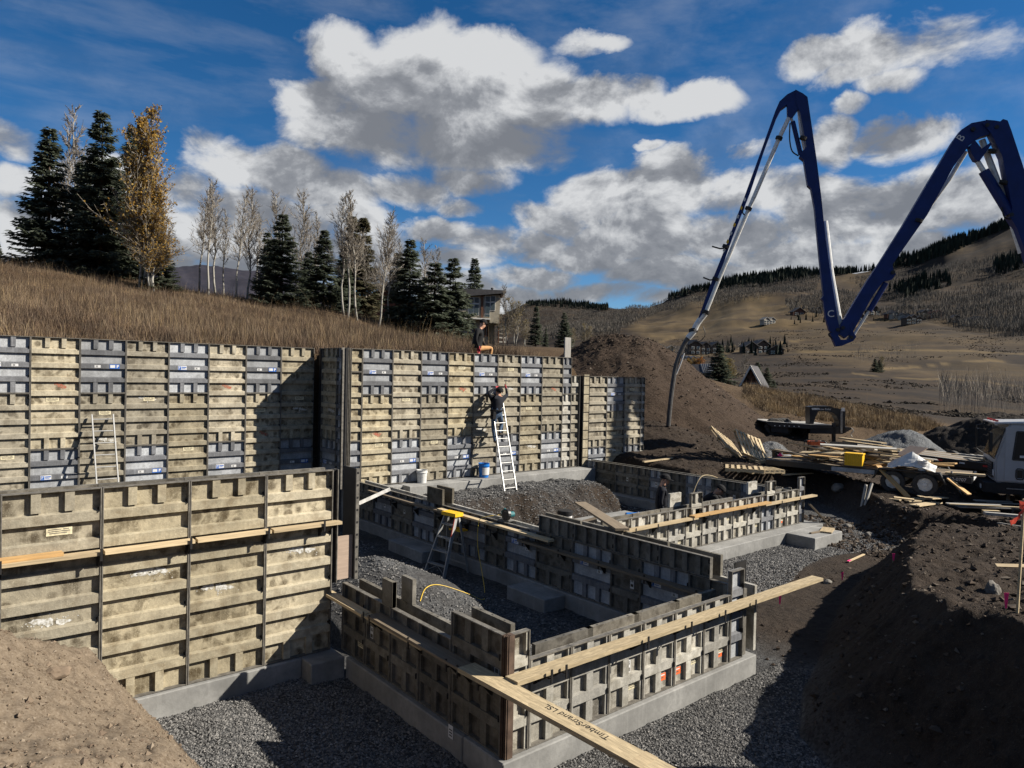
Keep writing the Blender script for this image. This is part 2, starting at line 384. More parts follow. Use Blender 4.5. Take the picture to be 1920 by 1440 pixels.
M['hair'] = simple('dark_hair', (.02, .014, .01), .7, 0, .2, 20)
def wood(name, c, grain=.35, strand=0.):
    m = NT(name); v = m.coord('Object', 30.0)
    g = m.noise(m.scale(v, (1.2, 22, 22)), 2.2, 5, .6, .6); s = m.noise(v, 3, 3); o = m.n('ShaderNodeObjectInfo').outputs['Random']
    col = m.mix(m.ramp(g, .3, .7), tuple(q*(1-grain) for q in c), tuple(min(1, q*(1+grain*.5)) for q in c))
    if strand:
        f = m.voro(m.scale(v, (5, 26, 26)), 2.4); hs = m.n('ShaderNodeSeparateColor'); m.l(f.outputs['Color'], hs.inputs[0])
        col = m.mix(m.ramp(hs.outputs[0], .1, .9, 0, strand), col, tuple(q*.55 for q in c))
    col = m.mix(m.ramp(s, .55, .75, 0, .4), col, tuple(q*.6 for q in c))
    h = m.n('ShaderNodeHueSaturation'); m.l(col, h.inputs['Color']); m.l(m.ramp(o, 0, 1, .75, 1.12), h.inputs['Value']); m.col(h.outputs[0])
    m.bump(g, .3, .004); m.b.inputs['Roughness'].default_value = .8
    return m.m
M['wood'] = wood('pale_lumber', (.46, .36, .22))
M['wood_lsl'] = wood('strand_lumber', (.44, .35, .215), .28, .7)
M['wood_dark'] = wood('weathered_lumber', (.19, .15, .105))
M['wood_orange'] = wood('fresh_cut_lumber', (.50, .31, .13))
M['wood_grey'] = wood('grey_lumber', (.35, .335, .305))
M['ply'] = wood('pinkish_plywood', (.38, .29, .225), .15)
def concrete(name, c):
    m = NT(name); v = m.coord('Object', 13.0)
    a = m.noise(v, 1.6, 5, .6); b = m.noise(v, 14, 5, .65); st = m.noise(m.scale(v, (9, 9, .8)), 1.5, 3)
    col = m.mix(m.ramp(a, .3, .7), tuple(q*.58 for q in c), tuple(q*1.15 for q in c))
    col = m.mix(m.ramp(b, .42, .7, 0, .6), col, tuple(q*.62 for q in c)); col = m.mix(m.ramp(st, .55, .8, 0, .3), col, tuple(q*1.3 for q in c))
    m.col(col); m.bump(b, .4, .01); m.b.inputs['Roughness'].default_value = .9
    return m.m
M['concrete'] = concrete('grey_concrete', (.245, .243, .232))
M['stone'] = simple('grey_stone', (.13, .12, .105), .9, 0, .35, 5, .4)
def island(name, cols, rough=.9, trans=0.):
    """each blade, leaf or stone takes its own colour out of a short ramp"""
    m = NT(name); r = m.n('ShaderNodeNewGeometry').outputs['Random Per Island']
    q = m.n('ShaderNodeValToRGB'); m.l(r, q.inputs[0]); q.color_ramp.interpolation = 'LINEAR'
    e = q.color_ramp.elements; e[0].color = tuple(cols[0])+(1,); e[1].color = tuple(cols[-1])+(1,); e[1].position = 1
    for i, c in enumerate(cols[1:-1]): k = e.new((i+1)/(len(cols)-1)); k.color = tuple(c)+(1,)
    m.col(q.outputs[0]); m.b.inputs['Roughness'].default_value = rough; m.b.inputs['Specular IOR Level'].default_value = .15
    if trans:                                    # light through needles and leaves
        tl_ = m.n('ShaderNodeBsdfTranslucent'); m.l(q.outputs[0], tl_.inputs['Color']); mx_ = m.n('ShaderNodeMixShader'); mx_.inputs[0].default_value = trans
        m.l(m.b.outputs[0], mx_.inputs[1]); m.l(tl_.outputs[0], mx_.inputs[2]); m.l(mx_.outputs[0], m.out.inputs[0])
    return m.m
M['gravel'] = island('crushed_gravel', [(.045, .045, .045), (.105, .103, .100), (.165, .16, .153), (.08, .079, .077), (.25, .24, .225)])
M['clods'] = island('soil_clods', [(.025, .018, .013), (.042, .030, .022), (.07, .052, .038), (.035, .025, .018), (.13, .108, .085)])
M['clods_pale'] = island('pale_soil_clods', [(.12, .09, .062), (.17, .13, .092), (.10, .072, .05), (.22, .18, .135)])
def grass_mat(name, cols):
    m = NT(name); r = m.n('ShaderNodeNewGeometry').outputs['Random Per Island']; q = m.n('ShaderNodeValToRGB'); m.l(r, q.inputs[0]); e = q.color_ramp.elements
    e[0].color = cols[0]+(1,); e[1].color = cols[-1]+(1,)
    for i, c in enumerate(cols[1:-1]): k = e.new((i+1)/(len(cols)-1)); k.color = c+(1,)
    p = m.pos(); a = m.noise(p, .45, 5, .65); b = m.noise(p, 1.9, 4, .6); hs = m.n('ShaderNodeHueSaturation'); m.l(q.outputs[0], hs.inputs['Color'])
    m.l(m.math('MULTIPLY', m.ramp(a, .36, .64, .55, 1.45), m.ramp(b, .35, .65, .75, 1.3)), hs.inputs['Value']); m.l(m.ramp(b, .3, .7, .75, 1.15), hs.inputs['Saturation']); m.l(m.ramp(a, .3, .7, .488, .506), hs.inputs['Hue'])
    m.col(hs.outputs[0]); m.b.inputs['Roughness'].default_value = .9; m.b.inputs['Specular IOR Level'].default_value = .15; return m.m
M['grass'] = grass_mat('dry_meadow_grass', [(.055, .036, .023), (.115, .080, .050), (.080, .051, .034), (.20, .150, .095), (.042, .027, .019), (.10, .066, .045), (.15, .115, .08)])
M['grass_gold'] = grass_mat('golden_dry_grass', [(.11, .078, .042), (.19, .138, .075), (.14, .098, .054), (.27, .205, .12)])
M['spruce'] = island('spruce_needles', [(.062, .076, .050), (.088, .102, .072), (.118, .132, .100), (.070, .086, .054)], .9, .35)
M['spruce_br'] = island('browning_spruce_needles', [(.085, .082, .046), (.12, .098, .058), (.10, .10, .06), (.07, .072, .042)], .9, .35)
M['leaf_gold'] = island('golden_aspen_leaves', [(.30, .175, .035), (.36, .22, .05), (.26, .14, .03), (.33, .235, .07), (.22, .155, .045)], .8, .35)
M['leaf_pale'] = island('pale_yellow_leaves', [(.25, .20, .07), (.31, .25, .09), (.20, .16, .06), (.35, .26, .08)], .8, .35)
M['leaf_orange'] = island('orange_leaves', [(.45, .16, .02), (.5, .24, .03), (.36, .13, .02)])
m = NT('aspen_bark'); v = m.coord('Object', 9.); f = m.noise(m.scale(v, (3, 3, 9)), 3, 4)
m.col(m.mix(m.ramp(f, .55, .68), (.30, .285, .25), (.06, .05, .04))); M['aspen'] = m.m
M['twig'] = island('aspen_twigs', [(.21, .185, .15), (.27, .24, .20), (.16, .135, .11)])
M['bark'] = simple('dark_bark', (.07, .05, .038), .9, 0, .4, 9)
M['far_aspen'] = island('far_bare_aspens', [(.10, .088, .074), (.14, .125, .106), (.08, .069, .056), (.17, .153, .132)])
M['far_conifer'] = island('far_conifers', [(.014, .020, .015), (.022, .030, .022), (.03, .036, .027)])

# ------------------------------------------------------------------ the lie of the land
def rbf(P, Z, lam=1e-3):
    P = np.asarray(P, float); n = len(P); d = np.linalg.norm(P[:, None]-P[None], axis=2)
    K = np.where(d > 0, d*d*np.log(np.maximum(d, 1e-9)), 0.)+lam*n*np.eye(n)
    A = np.block([[K, np.c_[np.ones(n), P]], [np.c_[np.ones(n), P].T, np.zeros((3, 3))]])
    w = np.linalg.solve(A, np.r_[Z, 0, 0, 0])
    def f(x, y):
        sh = x.shape; x = x.ravel(); y = y.ravel(); o = w[n]+w[n+1]*x+w[n+2]*y
        for i in range(n):
            r2 = (x-P[i, 0])**2+(y-P[i, 1])**2; o = o+w[i]*.5*r2*np.log(np.maximum(r2, 1e-12))
        return o.reshape(sh)
    return f
def pD(x, y, d): return tuple(atD(x, y, d))
bank_pts = [(10.65,2.7,.95),(11.5,3.5,.97),(12.5,4.8,.95),(14,5.2,.9),(14.3,4.2,.9),(17,4.3,.8),(17.9,5.0,.75),(16,5.6,.85),(19.8,6.6,.5),(20.8,8.8,.4),(23.2,9,.4),
 (24.5,6.9,-.35),(26.5,8,-.6),(28,6,-.6),(22,5.6,.15),(31.5,10,-.1),(28,12,.1),(23.9,12.7,.75),(23.3,14.7,.95),(19,13.6,.85),(18.6,15.2,.9),(20.5,16.6,1.0),(22.85,17.6,1.8),(25,17,1.3),
 (28,17.3,1.3),(31,18,1.5),(30.4,13.3,.3),(32.5,15,.8),(28.6,15.4,.9),(38,18,1.8),(45,20,2.0),(38,12,.3),(40,8,.5),(30,3,-.5),(22,2,.8),(16,1.5,1.2),(12.4,2,1.15),
 (10.6,1.2,1.8),(10,-.5,2.9),(8.3,-1,2.9),(7.5,1.0,1.7),(6,.8,1.7),(6,-1,2.6),(4,-1,2.3),(4,1.5,1.9),(0,0,2.1),(2,2,2.0),(1.4,4,1.6),(.3,5.5,1.25),(.45,7.73,1.5),
 (1.1,7.6,.8),(1.7,6.5,.5),(-1,6,1.7),(-1.5,8,1.6),(-3,3,2.0),(-6,6,2.0),(0,-5,2.3),(10,-6,3),(20,-5,1.5),(35,-3,.5),(17.5,18,1.2),(19,20,1.6),(26,22,1.9),(55,0,0.),(60,25,0.5),
 (-8,12,2.),(9,3.3,1.25),(8.2,2.5,1.35),(10,3.6,1.1)]
for q in [(1420,740,44),(1500,750,46),(1600,768,48),(1700,783,48),(1800,800,46),(1500,790,34),(1600,796,36),(1700,806,35),(1900,830,40),(1380,725,55),(1560,770,58),(1750,790,60)]:
    bank_pts.append(pD(*q))
BANK = rbf([p[:2] for p in bank_pts], [p[2] for p in bank_pts])
mead_pts = [(-6,19,4.15),(-2,19,4.1),(2,18.8,4.1),(6,18.8,4.1),(9,17.6,4.1),(12,17.4,4.1),(15,17.4,4.12),(17,17.6,4.1),(17,20,4.3),(14,20,4.3),(10,20,4.35),(4,21,4.55),(-2,21.5,4.8),(20,19,3.9),(20,24,4.4)]
for q in [(0,560,30),(0,492,42),(-300,540,30),(-300,480,42),(-700,450,42),(250,600,28),(250,539,42),(480,618,30),(480,567,45),(700,634,32),(700,601,48),(880,648,32),(880,654,52),(880,652,42),(820,644,44),(950,656,45),(1000,658,52),(920,657,60),(840,648,58),(760,632,50),(1060,653,32),(1060,656,58),
          (120,500,43),(380,553,44),(600,582,46),(790,630,48),(0,520,54),(250,560,54),(480,585,56),(700,626,60),(-300,500,56),(-700,480,56),(1200,668,40),(1200,662,58)]:
    mead_pts.append(pD(*q))
MEAD = rbf([p[:2] for p in mead_pts], [p[2] for p in mead_pts])
PIT = [(6.9,2.9),(7.7,4.0),(8.8,4.55),(10.2,5.0),(11.5,5.5),(13,6.0),(14.5,6.4),(16.4,6.8),(17.2,6.2),(18.2,5.6),(18.9,6.1),(18.5,7.2),(19.2,7.9),(20.7,9.2),(22.6,11.2),(20,12.3),(18,13),(18,16.4),
       (17.6,17.0),(8.45,17.0),(8.45,18.42),(-5,18.42),(-5,9.2),(2.0,9.2),(2.12,8.7),(2.2,7.6),(2.3,6.6),(2.7,5.4),(3.6,4.2),(4.8,3.0),(6.2,2.4)]
def poly_sd(x, y, poly):
    """distance outside a polygon (0 inside)"""
    sh = x.shape; x = x.ravel(); y = y.ravel(); ins = np.zeros(len(x), bool); d2 = np.full(len(x), 1e9); n = len(poly)
    for i in range(n):
        ax, ay = poly[i]; bx, by = poly[(i+1) % n]
        c = (ay > y) != (by > y)
        ins ^= c & (x < (bx-ax)*(y-ay)/((by-ay) if by != ay else 1e-9)+ax)
        t = np.clip(((x-ax)*(bx-ax)+(y-ay)*(by-ay))/((bx-ax)**2+(by-ay)**2), 0, 1)
        d2 = np.minimum(d2, (x-ax-t*(bx-ax))**2+(y-ay-t*(by-ay))**2)
    return np.where(ins, 0, np.sqrt(d2)).reshape(sh)
FLOOR = -.27
# the far country: image row of the ground at each bearing and range
FX = [-1500,-600,-100,150,320,400,500,620,760,900,1000,1060,1130,1200,1300,1400,1500,1600,1700,1800,1920,2100,2500]
FR = [58,100,160,260,420,700,1100,1700,2800,6000]
FT = [[480,560,640,660,660,650,640,620,600,660],[485,560,640,660,660,650,640,620,600,660],[500,560,640,670,670,665,650,620,560,640],
 [540,580,650,675,675,670,640,590,530,640],[565,600,655,680,680,670,640,580,500,640],[575,605,655,682,682,672,640,580,503,640],[590,612,660,684,684,672,640,585,512,640],
 [606,622,664,684,684,675,645,600,545,650],[622,632,664,682,684,675,650,620,585,660],[648,644,656,676,684,675,655,630,610,670],[650,650,655,668,664,650,632,605,566,670],
 [652,654,658,665,655,638,618,595,568,670],[668,672,675,672,655,632,610,590,577,670],[690,705,712,692,662,632,602,577,640,690],[705,722,722,698,668,630,588,545,640,700],
 [726,730,724,700,664,618,566,524,640,700],[745,745,728,698,664,618,562,510,640,700],[766,758,734,700,664,616,562,504,640,700],[786,768,742,708,666,618,556,486,600,700],
 [800,780,752,716,668,620,545,444,560,700],[815,792,762,722,672,620,535,396,520,700],[830,800,770,726,676,618,520,350,500,700],[850,810,780,730,680,615,500,300,480,700]]
FXa = np.array([math.atan2((x-960)/F_PX, 1) for x in FX]); FRl = np.log(FR)
FE = np.array([[ (lambda d: d[2]/math.hypot(d[0], d[1]))(ray(x, y)) for y in row] for x, row in zip(FX, FT)])   # elevation slopes
def cub(t): return t
def far_h(x, y):
    r = np.maximum(np.hypot(x, y), 1e-3)
    az = YAW-np.arctan2(y, x); az = (az+math.pi) % (2*math.pi)-math.pi           # + to the right
    i = np.clip(np.searchsorted(FXa, az)-1, 0, len(FXa)-2); t = np.clip((az-FXa[i])/(FXa[i+1]-FXa[i]), 0, 1); t = t*t*(3-2*t)
    lr = np.log(r); j = np.clip(np.searchsorted(FRl, lr)-1, 0, len(FRl)-2); s = np.clip((lr-FRl[j])/(FRl[j+1]-FRl[j]), 0, 1)
    e = (FE[i, j]*(1-t)+FE[i+1, j]*t)*(1-s)+(FE[i, j+1]*(1-t)+FE[i+1, j+1]*t)*s
    z = H+e*r
    k = sstep(90, 400, r)
    return z+k*r*.010*fbm(x/140., y/140., 5, 4)+sstep(90, 260, r)*np.minimum(r, 900)*.0060*fbm(x/38., y/38., 15, 4, .55)+sstep(60, 120, r)*.5*fbm(x/22., y/22., 9, 3)
def meadow_w(x, y):
    edge = np.where(x > 8.5, 17.0, 18.35)
    return sstep(0, .25, y-edge)*(1-sstep(16.9, 19.0, x-(y-17)*.30))*(x > -60)
def ground(x, y):
    x = np.asarray(x, float); y = np.asarray(y, float)
    S = BANK(x, y); d = poly_sd(x, y, PIT)
    d = np.maximum(d+.16*fbm(x*1.1, y*1.1, 31, 4)*sstep(0.05, .5, d), 0)
    G = np.minimum(S, FLOOR+d*(.5+.75*sstep(4.6, 7.0, y)*sstep(3.6, 2.2, x)+.55*sstep(5.6, 7.2, x)))
    rough = sstep(.02, .8, d)
    G = G+rough*(.09*fbm(x*1.7, y*1.7, 21, 4)+.06*fbm(x*6, y*6, 25, 4, .65))+(1-rough)*(.025*fbm(x*2.3, y*2.3, 22, 3)+.01*fbm(x*9, y*9, 23, 2))
    mw_ = meadow_w(x, y); Mz = MEAD(x, y)+.09*fbm(x/2.2, y/2.2, 41, 4)+.03*fbm(x*2, y*2, 43, 2)*sstep(18.6, 19.5, y)
    z = G*(1-mw_)+Mz*mw_
    # bench of fill against the middle wall's footing
    bx = sstep(9.6, 10.6, x)*(1-sstep(16.0, 16.9, x)); front = 13.9+.35*fbm(x*1.3, y*.3, 51, 3)
    bench = FLOOR+(.72+.10*fbm(x*2, y*2, 52, 3))*sstep(front, front+.95, y)*bx*(y < 17)
    z = np.where((y < 17) & (y > 12) & (x > 9) & (x < 17.2), np.maximum(z, bench+.06*fbm(x*5, y*5, 53, 3)*bx*sstep(13.5, 14.2, y)), z)
    # heap of gravel inside the near cell
    hz = FLOOR+.9*np.clip(1-np.hypot((x-6.0)/1.75, (y-10.7)/2.5), 0, 1)**.8
    z = np.where((x > 4.75) & (x < 8.5) & (y < 14) & (y > 8), np.maximum(z, hz+.03*fbm(x*4, y*4, 55, 3)), z)
    r = np.hypot(x, y); w = sstep(50, 62, r)
    return z*(1-w)+far_h(x, y)*w
def gz(x, y): return float(ground(np.array([x]), np.array([y]))[0])
def on_ground(px, py, d0=6., d1=4000.):
    """the point of the ground seen along a sight line"""
    d = np.exp(np.linspace(math.log(d0), math.log(d1), 2500)); P = EYE+ray(px, py)[None]*d[:, None]
    below = P[:, 2] < ground(P[:, 0], P[:, 1]); i = int(np.argmax(below)) if below.any() else len(d)-1
    return Vector((P[i, 0], P[i, 1], float(ground(P[i:i+1, 0], P[i:i+1, 1])[0])))

def in_poly(px, py, poly): return poly_sd(px, py, poly) == 0
# ground material: gravel, soil, meadow and far hillside by vertex mask (r gravel, g grass, b far)
m = NT('site_ground'); p = m.pos(); at = m.n('ShaderNodeAttribute', attribute_name='mask'); sp = m.n('ShaderNodeSeparateColor'); m.l(at.outputs['Color'], sp.inputs[0])
n1 = m.noise(p, 1.3, 6, .62); n2 = m.noise(p, 9, 6, .65); n3 = m.noise(p, 55, 3, .6)
soil = m.mix(m.ramp(n1, .3, .7), (.016, .011, .0078), (.034, .024, .017)); soil = m.mix(m.ramp(n2, .4, .75, 0, .7), soil, (.054, .041, .030)); soil = m.mix(m.ramp(n3, .58, .74, 0, .5), soil, (.10, .082, .064))
vg = m.voro(p, 34); vs = m.n('ShaderNodeSeparateColor'); m.l(vg.outputs['Color'], vs.inputs[0])
grav = m.mix(vs.outputs[0], (.03, .032, .035), (.13, .13, .128)); grav = m.mix(m.ramp(n1, .38, .62, 0, .7), grav, (.038, .036, .034))
gr = m.mix(m.ramp(m.noise(p, .35, 5, .6), .32, .68), (.06, .038, .021), (.11, .075, .042)); gr = m.mix(m.ramp(n2, .35, .7, 0, .5), gr, (.045, .03, .018))
f1 = m.noise(p, .012, 7, .62); f2 = m.noise(m.scale(p, (.6, .6, 4)), .06, 7, .68); f3 = m.noise(p, .7, 4, .6)
far = m.mix(m.ramp(f1, .40, .60), (.019, .0122, .007), (.052, .034, .017)); far = m.mix(m.ramp(f2, .44, .60, 0, .8), far, (.012, .0092, .0075)); far = m.mix(m.ramp(f3, .5, .75, 0, .5), far, (.072, .049, .024)); far = m.mix(m.ramp(m.noise(m.scale(p, (1, 1, 3)), .16, 6, .72), .52, .62, 0, .7), far, (.011, .0085, .007)); far = m.mix(m.ramp(m.noise(m.scale(p, (.25, .25, 5)), .30, 4, .6), .50, .66, 0, .55), far, (.014, .010, .0072))
c = m.mix(sp.outputs[0], soil, grav); c = m.mix(sp.outputs[1], c, gr); c = m.mix(sp.outputs[2], c, far)
al = at.outputs['Alpha']                                            # golden pasture and tracks
c = m.mix(m.math('MULTIPLY', m.math('SUBTRACT', 1., al), m.ramp(f3, .2, .8, .55, 1.)), c, (.135, .095, .044))
bank = m.math('MULTIPLY', sp.outputs[0], sp.outputs[2]); c = m.mix(m.ramp(bank, .3, .9), c, m.mix(m.ramp(n3, .45, .7, 0, .5), m.mix(m.ramp(n2, .35, .65), (.08, .060, .041), (.155, .121, .085)), (.23, .19, .145)))
peak = m.math('MULTIPLY', sp.outputs[1], sp.outputs[2]); c = m.mix(m.ramp(peak, .3, .9), c, m.mix(m.ramp(f2, .35, .65), (.016, .017, .027), (.034, .030, .037)))  # far mountain: the blue haze of distance is put into its colour
m.col(c); m.b.inputs['Roughness'].default_value = .95; m.b.inputs['Specular IOR Level'].default_value = .15
hgt = m.math('ADD', m.math('MULTIPLY', n2, 1.0), m.math('MULTIPLY', n3, .5)); m.bump(m.math('MULTIPLY', hgt, m.math('SUBTRACT', 1., sp.outputs[2])), .9, .06)
M['ground'] = m.m
# one sheet: rings round the site out to the horizon, finest where the work is
ang = np.r_[np.linspace(-math.pi, -R(47), 44, endpoint=False), np.linspace(-R(47), R(47), 600), np.linspace(R(47), math.pi, 44)[1:]]
rad = [0.4, 1.0, 1.7]; r_ = 2.4
while r_ < 34: rad.append(r_); r_ += .045+.0016*r_
while r_ < 7000: rad.append(r_); r_ *= 1.024
rad = np.array(rad); na, nr = len(ang), len(rad)
A2, R2 = np.meshgrid(YAW-ang, rad); GX, GY = R2*np.cos(A2), R2*np.sin(A2); GZ = ground(GX, GY)
i0 = np.arange(na-1)[None]+na*np.arange(nr-1)[:, None]
FQ = np.stack([i0, i0+na, i0+na+1, i0+1], -1).reshape(-1, 4)
dpit = poly_sd(GX, GY, PIT); mwv = meadow_w(GX, GY)
gm = np.where(dpit < .05, 1., np.clip(1-(dpit-.05)/.5, 0, 1)*.6)
# trodden soil strip beside the near cell and round the east side of the pit
strip = sstep(9.2, 10.6, GX)*(1-sstep(7.5, 8.3, GY+.12*fbm(GX, GY, 61)))*(GX < 30)
gm = gm*(1-strip*.95)
bench_m = (GX > 9.3) & (GX < 17.2) & (GY > 13.2) & (GY < 17)
gm = np.where(bench_m, np.clip(.25+.9*(sstep(14.6, 15.4, GY))+.5*fbm(GX*1.5, GY*1.5, 63), 0, 1), gm)
gmx, gmy, _ = proj(np.stack([GX, GY, GZ], -1)); rr_ = np.hypot(GX, GY); infront = _ > 1
grs = np.maximum(mwv, sstep(34, 38, rr_))*(rr_ < 90); grs = np.where((GY > 16.8) & (mwv < .5) & (rr_ < 36), mwv, grs)
farm = sstep(56, 75, rr_)
grs = np.where((rr_ > 700) & (gmx < 900), 1., grs*(1-farm))
alpha = np.ones_like(GX); pale = sstep(3.6, 2.6, GX)*(rr_ < 12)*sstep(.0, .12, dpit)*sstep(9.3, 9.0, GY)
def pasture(poly, soft=22):
    d = poly_sd(np.clip(gmx, -3000, 5000), np.clip(gmy, -3000, 5000), poly); return np.where(infront & (rr_ > 75), 1-sstep(0, soft, d), 0)
for poly, k in [([(1190,612),(1290,575),(1420,560),(1560,585),(1500,596),(1400,612),(1300,628),(1230,632)], .8),([(1560,520),(1600,505),(1640,500),(1600,530)], .4),([(1420,640),(1560,600),(1620,625),(1800,650),(1920,700),(1700,690),(1500,660)], .45),
                ([(1700,610),(1830,640),(1920,650),(1900,640),(1750,605)], .3)]:
    alpha = alpha-k*pasture(poly)*np.clip(.6+.9*fbm(GX/30, GY/30, 71, 3), 0, 1)
for a_, b_, w_ in [((1290,668),(1560,633),1.6),((1330,648),(1400,655),1.4),((1390,655),(1920,662),1.3),((1180,660),(1300,625),1.6),((1600,700),(1920,724),1.3),((1560,612),(1700,600),1.2),((1640,690),(1900,676),1.4),((1850,445),(1790,468),1.5)]:
    ax, ay = a_; bx, by = b_; t = np.clip(((gmx-ax)*(bx-ax)+(gmy-ay)*(by-ay))/((bx-ax)**2+(by-ay)**2), 0, 1)
    dd = np.hypot(gmx-ax-t*(bx-ax), gmy-ay-t*(by-ay)-3*np.sin(t*7)); alpha = alpha-.8*np.where(infront & (rr_ > 75), 1-sstep(w_*.6, w_*1.6, dd), 0)
cols = np.stack([np.clip(np.maximum(gm*(1-mwv)*(rr_ < 34), pale), 0, 1), np.clip(grs, 0, 1), np.maximum(farm, pale), np.clip(alpha, 0, 1)], -1).reshape(-1, 4)
gme = np_mesh('ground', np.stack([GX, GY, GZ], -1).reshape(-1, 3), FQ[:, ::-1], M['ground'], None, True, cols)
tag(link(bpy.data.objects.new('ground', gme)), kind='structure')

# ------------------------------------------------------------------ concrete formwork
ROW = 0.3048
PCACHE = {}
def panel_mesh(w, h, style, ncol, mk):
    """one aluminium form panel: plate, edge flanges, rails and short ribs. x 0..w, z 0..h, front plane y = 0, plate at y = .055
    style: row kinds from the bottom up, s = split into ncol cells, w = one wide cell; G = grid of square cells with flush ribs"""
    key = (round(w, 3), round(h, 3), style, ncol, mk)
    if key in PCACHE: return PCACHE[key]
    b = MB(); d = .055; g = .004
    b.box(g, w-g, d, d+.006, g, h-g, 0)
    grid = style[0] == 'G'
    rows = style[1:] if grid else style; n = len(rows); ph = h/n
    ft = .012
    b.box(g, g+ft, -.004, d, g, h-g, 2); b.box(w-g-ft, w-g, -.004, d, g, h-g, 2)
    b.box(g+ft, w-g-ft, 0, d, h-g-ft, h-g, 2); b.box(g+ft, w-g-ft, 0, d, g, g+ft, 2)
    x0, x1 = g+ft, w-g-ft
    def rail(zc, lo, hi, sl, front):
        b.prism([(x0, d, zc-lo), (x0, front, zc-lo), (x0, front, zc+hi), (x0, d, zc+sl)], (x1-x0, 0, 0), 1)
    for i in range(1, n): rail(i*ph, .055, .045 if not grid else .05, .062 if not grid else .055, .004)
    rw = .045 if not grid else .05
    for i, r in enumerate(rows):
        z0 = ft+g if i == 0 else i*ph+(.075 if not grid else .055); z1 = h-g-ft if i == n-1 else (i+1)*ph-.055
        if r == 's' or grid:
            for k in range(1, ncol):
                xc = w*k/ncol; b.box(xc-rw, xc+rw, .010, d, z0, z1, 1)
            if grid:
                b.box(x0, x0+.03, .010, d, z0, z1, 1); b.box(x1-.03, x1, .010, d, z0, z1, 1)
    # wedge pins on the right flange, lifting eye at the foot
    for k in range(max(2, n//2)):
        z = h*(k+.62)/max(2, n//2); z = min(z, h-.06)
        b.box(w-.045, w-.018, .012, .03, z-.012, z+.014, 3); b.box(w-.03, w-.02, -.016, .02, z-.03, z+.03, 3)
    me = b.mesh('form_panel', [M[mk], M[mk+'_rail'], M['edge'], M['dark_steel']]); PCACHE[key] = me
    return me
def back_mesh(w, h, mk):
    key = ('b', round(w, 3), round(h, 3), mk)
    if key in PCACHE: return PCACHE[key]
    b = MB(); d = .255
    b.box(.003, w-.003, d, d+.006, .003, h-.003, 0)
    b.box(.003, w-.003, d+.006, d+.058, h-.015, h-.003, 1); b.box(.003, w-.003, d+.006, d+.058, .003, .015, 1)
    for x in (.003, w-.015): b.box(x, x+.012, d+.006, d+.058, .015, h-.015, 1)
    n = max(1, int(round(h/ROW)))
    for i in range(1, n): b.box(.015, w-.015, d+.006, d+.05, h*i/n-.05, h*i/n+.05, 1)
    k = 3
    for i in range(1, k): b.box(w*i/k-.05, w*i/k+.05, d+.006, d+.046, .02, h-.02, 1)
    for i in (.2, .5, .8): b.box(w*i-.012, w*i+.012, d+.02, d+.036, h-.0045, h-.0015, 2)
    me = b.mesh('form_panel', [M[mk], M[mk+'_rail'], M['dark_steel']]); PCACHE[key] = me
    return me
SEG = {'0': 'abcdef', '1': 'bc', '2': 'abged', '3': 'abgcd', '4': 'fgbc', '5': 'afgcd', '6': 'afgedc', '7': 'abc', '8': 'abcdefg', '9': 'abcdfg'}
def digits(b, txt, x, z, h, y, mi):
    w = h*.5; t = h*.17
    for ch in txt:
        for s_ in SEG.get(ch, ''):
            q = {'a': (0, w, h-t, h), 'd': (0, w, 0, t), 'g': (0, w, h/2-t/2, h/2+t/2), 'f': (0, t, h/2, h), 'b': (w-t, w, h/2, h), 'e': (0, t, 0, h/2), 'c': (w-t, w, 0, h/2)}[s_]
            b.box(x+q[0], x+q[1], y-.0008, y, z+q[2], z+q[3], mi)
        x += w*1.35
def sticker_mesh(kind):
    b = MB()
    if kind == 'maker':
        b.box(0, .20, -.0015, 0, 0, .10, 0); b.box(.008, .072, -.0025, -.0015, .012, .088, 1)
        b.box(.022, .034, -.0033, -.0025, .026, .076, 0); b.box(.034, .056, -.0033, -.0025, .062, .076, 0)
        b.box(.085, .19, -.0025, -.0015, .055, .078, 1); b.box(.085, .165, -.0025, -.0015, .03, .042, 1); b.box(0, .20, -.0025, -.0015, 0, .008, 1)
    elif kind == 'blue':
        b.box(0, .20, -.0015, 0, 0, .10, 1); b.box(.01, .11, -.0025, -.0015, .02, .085, 0); b.box(.14, .16, -.0025, -.0015, .02, .085, 0); b.box(.16, .185, -.0025, -.0015, .05, .085, 0)
    elif kind in ('36', '24', '300'):
        b.box(0, .12, -.0015, 0, 0, .055, 0); digits(b, kind, .022 if len(kind) == 2 else .008, .01, .036, -.0015, 2)
    elif kind == 'plate':
        b.box(0, .24, -.002, 0, 0, .085, 3)
        for i, (x, z, w_) in enumerate([(.02, .06, .12), (.02, .04, .2), (.03, .02, .16), (.16, .06, .05)]): b.box(x, x+w_, -.003, -.002, z, z+.009, 4)
    elif kind == 'tagwhite':
        b.box(0, .075, -.0015, 0, 0, .17, 0); digits(b, '36', .015, .11, .04, -.0015, 2); b.box(.01, .065, -.0025, -.0015, .03, .075, 4)
    elif kind == 'tagred':
        b.box(0, .14, -.0015, 0, 0, .09, 5); b.box(.015, .12, -.0025, -.0015, .06, .075, 0); b.box(.02, .10, -.0025, -.0015, .03, .042, 4)
    return b.mesh('sticker', [M['label'], M['label_blue'], M['ink'], M['plate'], M['dim'], M['orange']])
STK = {k: sticker_mesh(k) for k in ('maker', 'blue', '36', '24', '300', 'plate', 'tagwhite', 'tagred')}
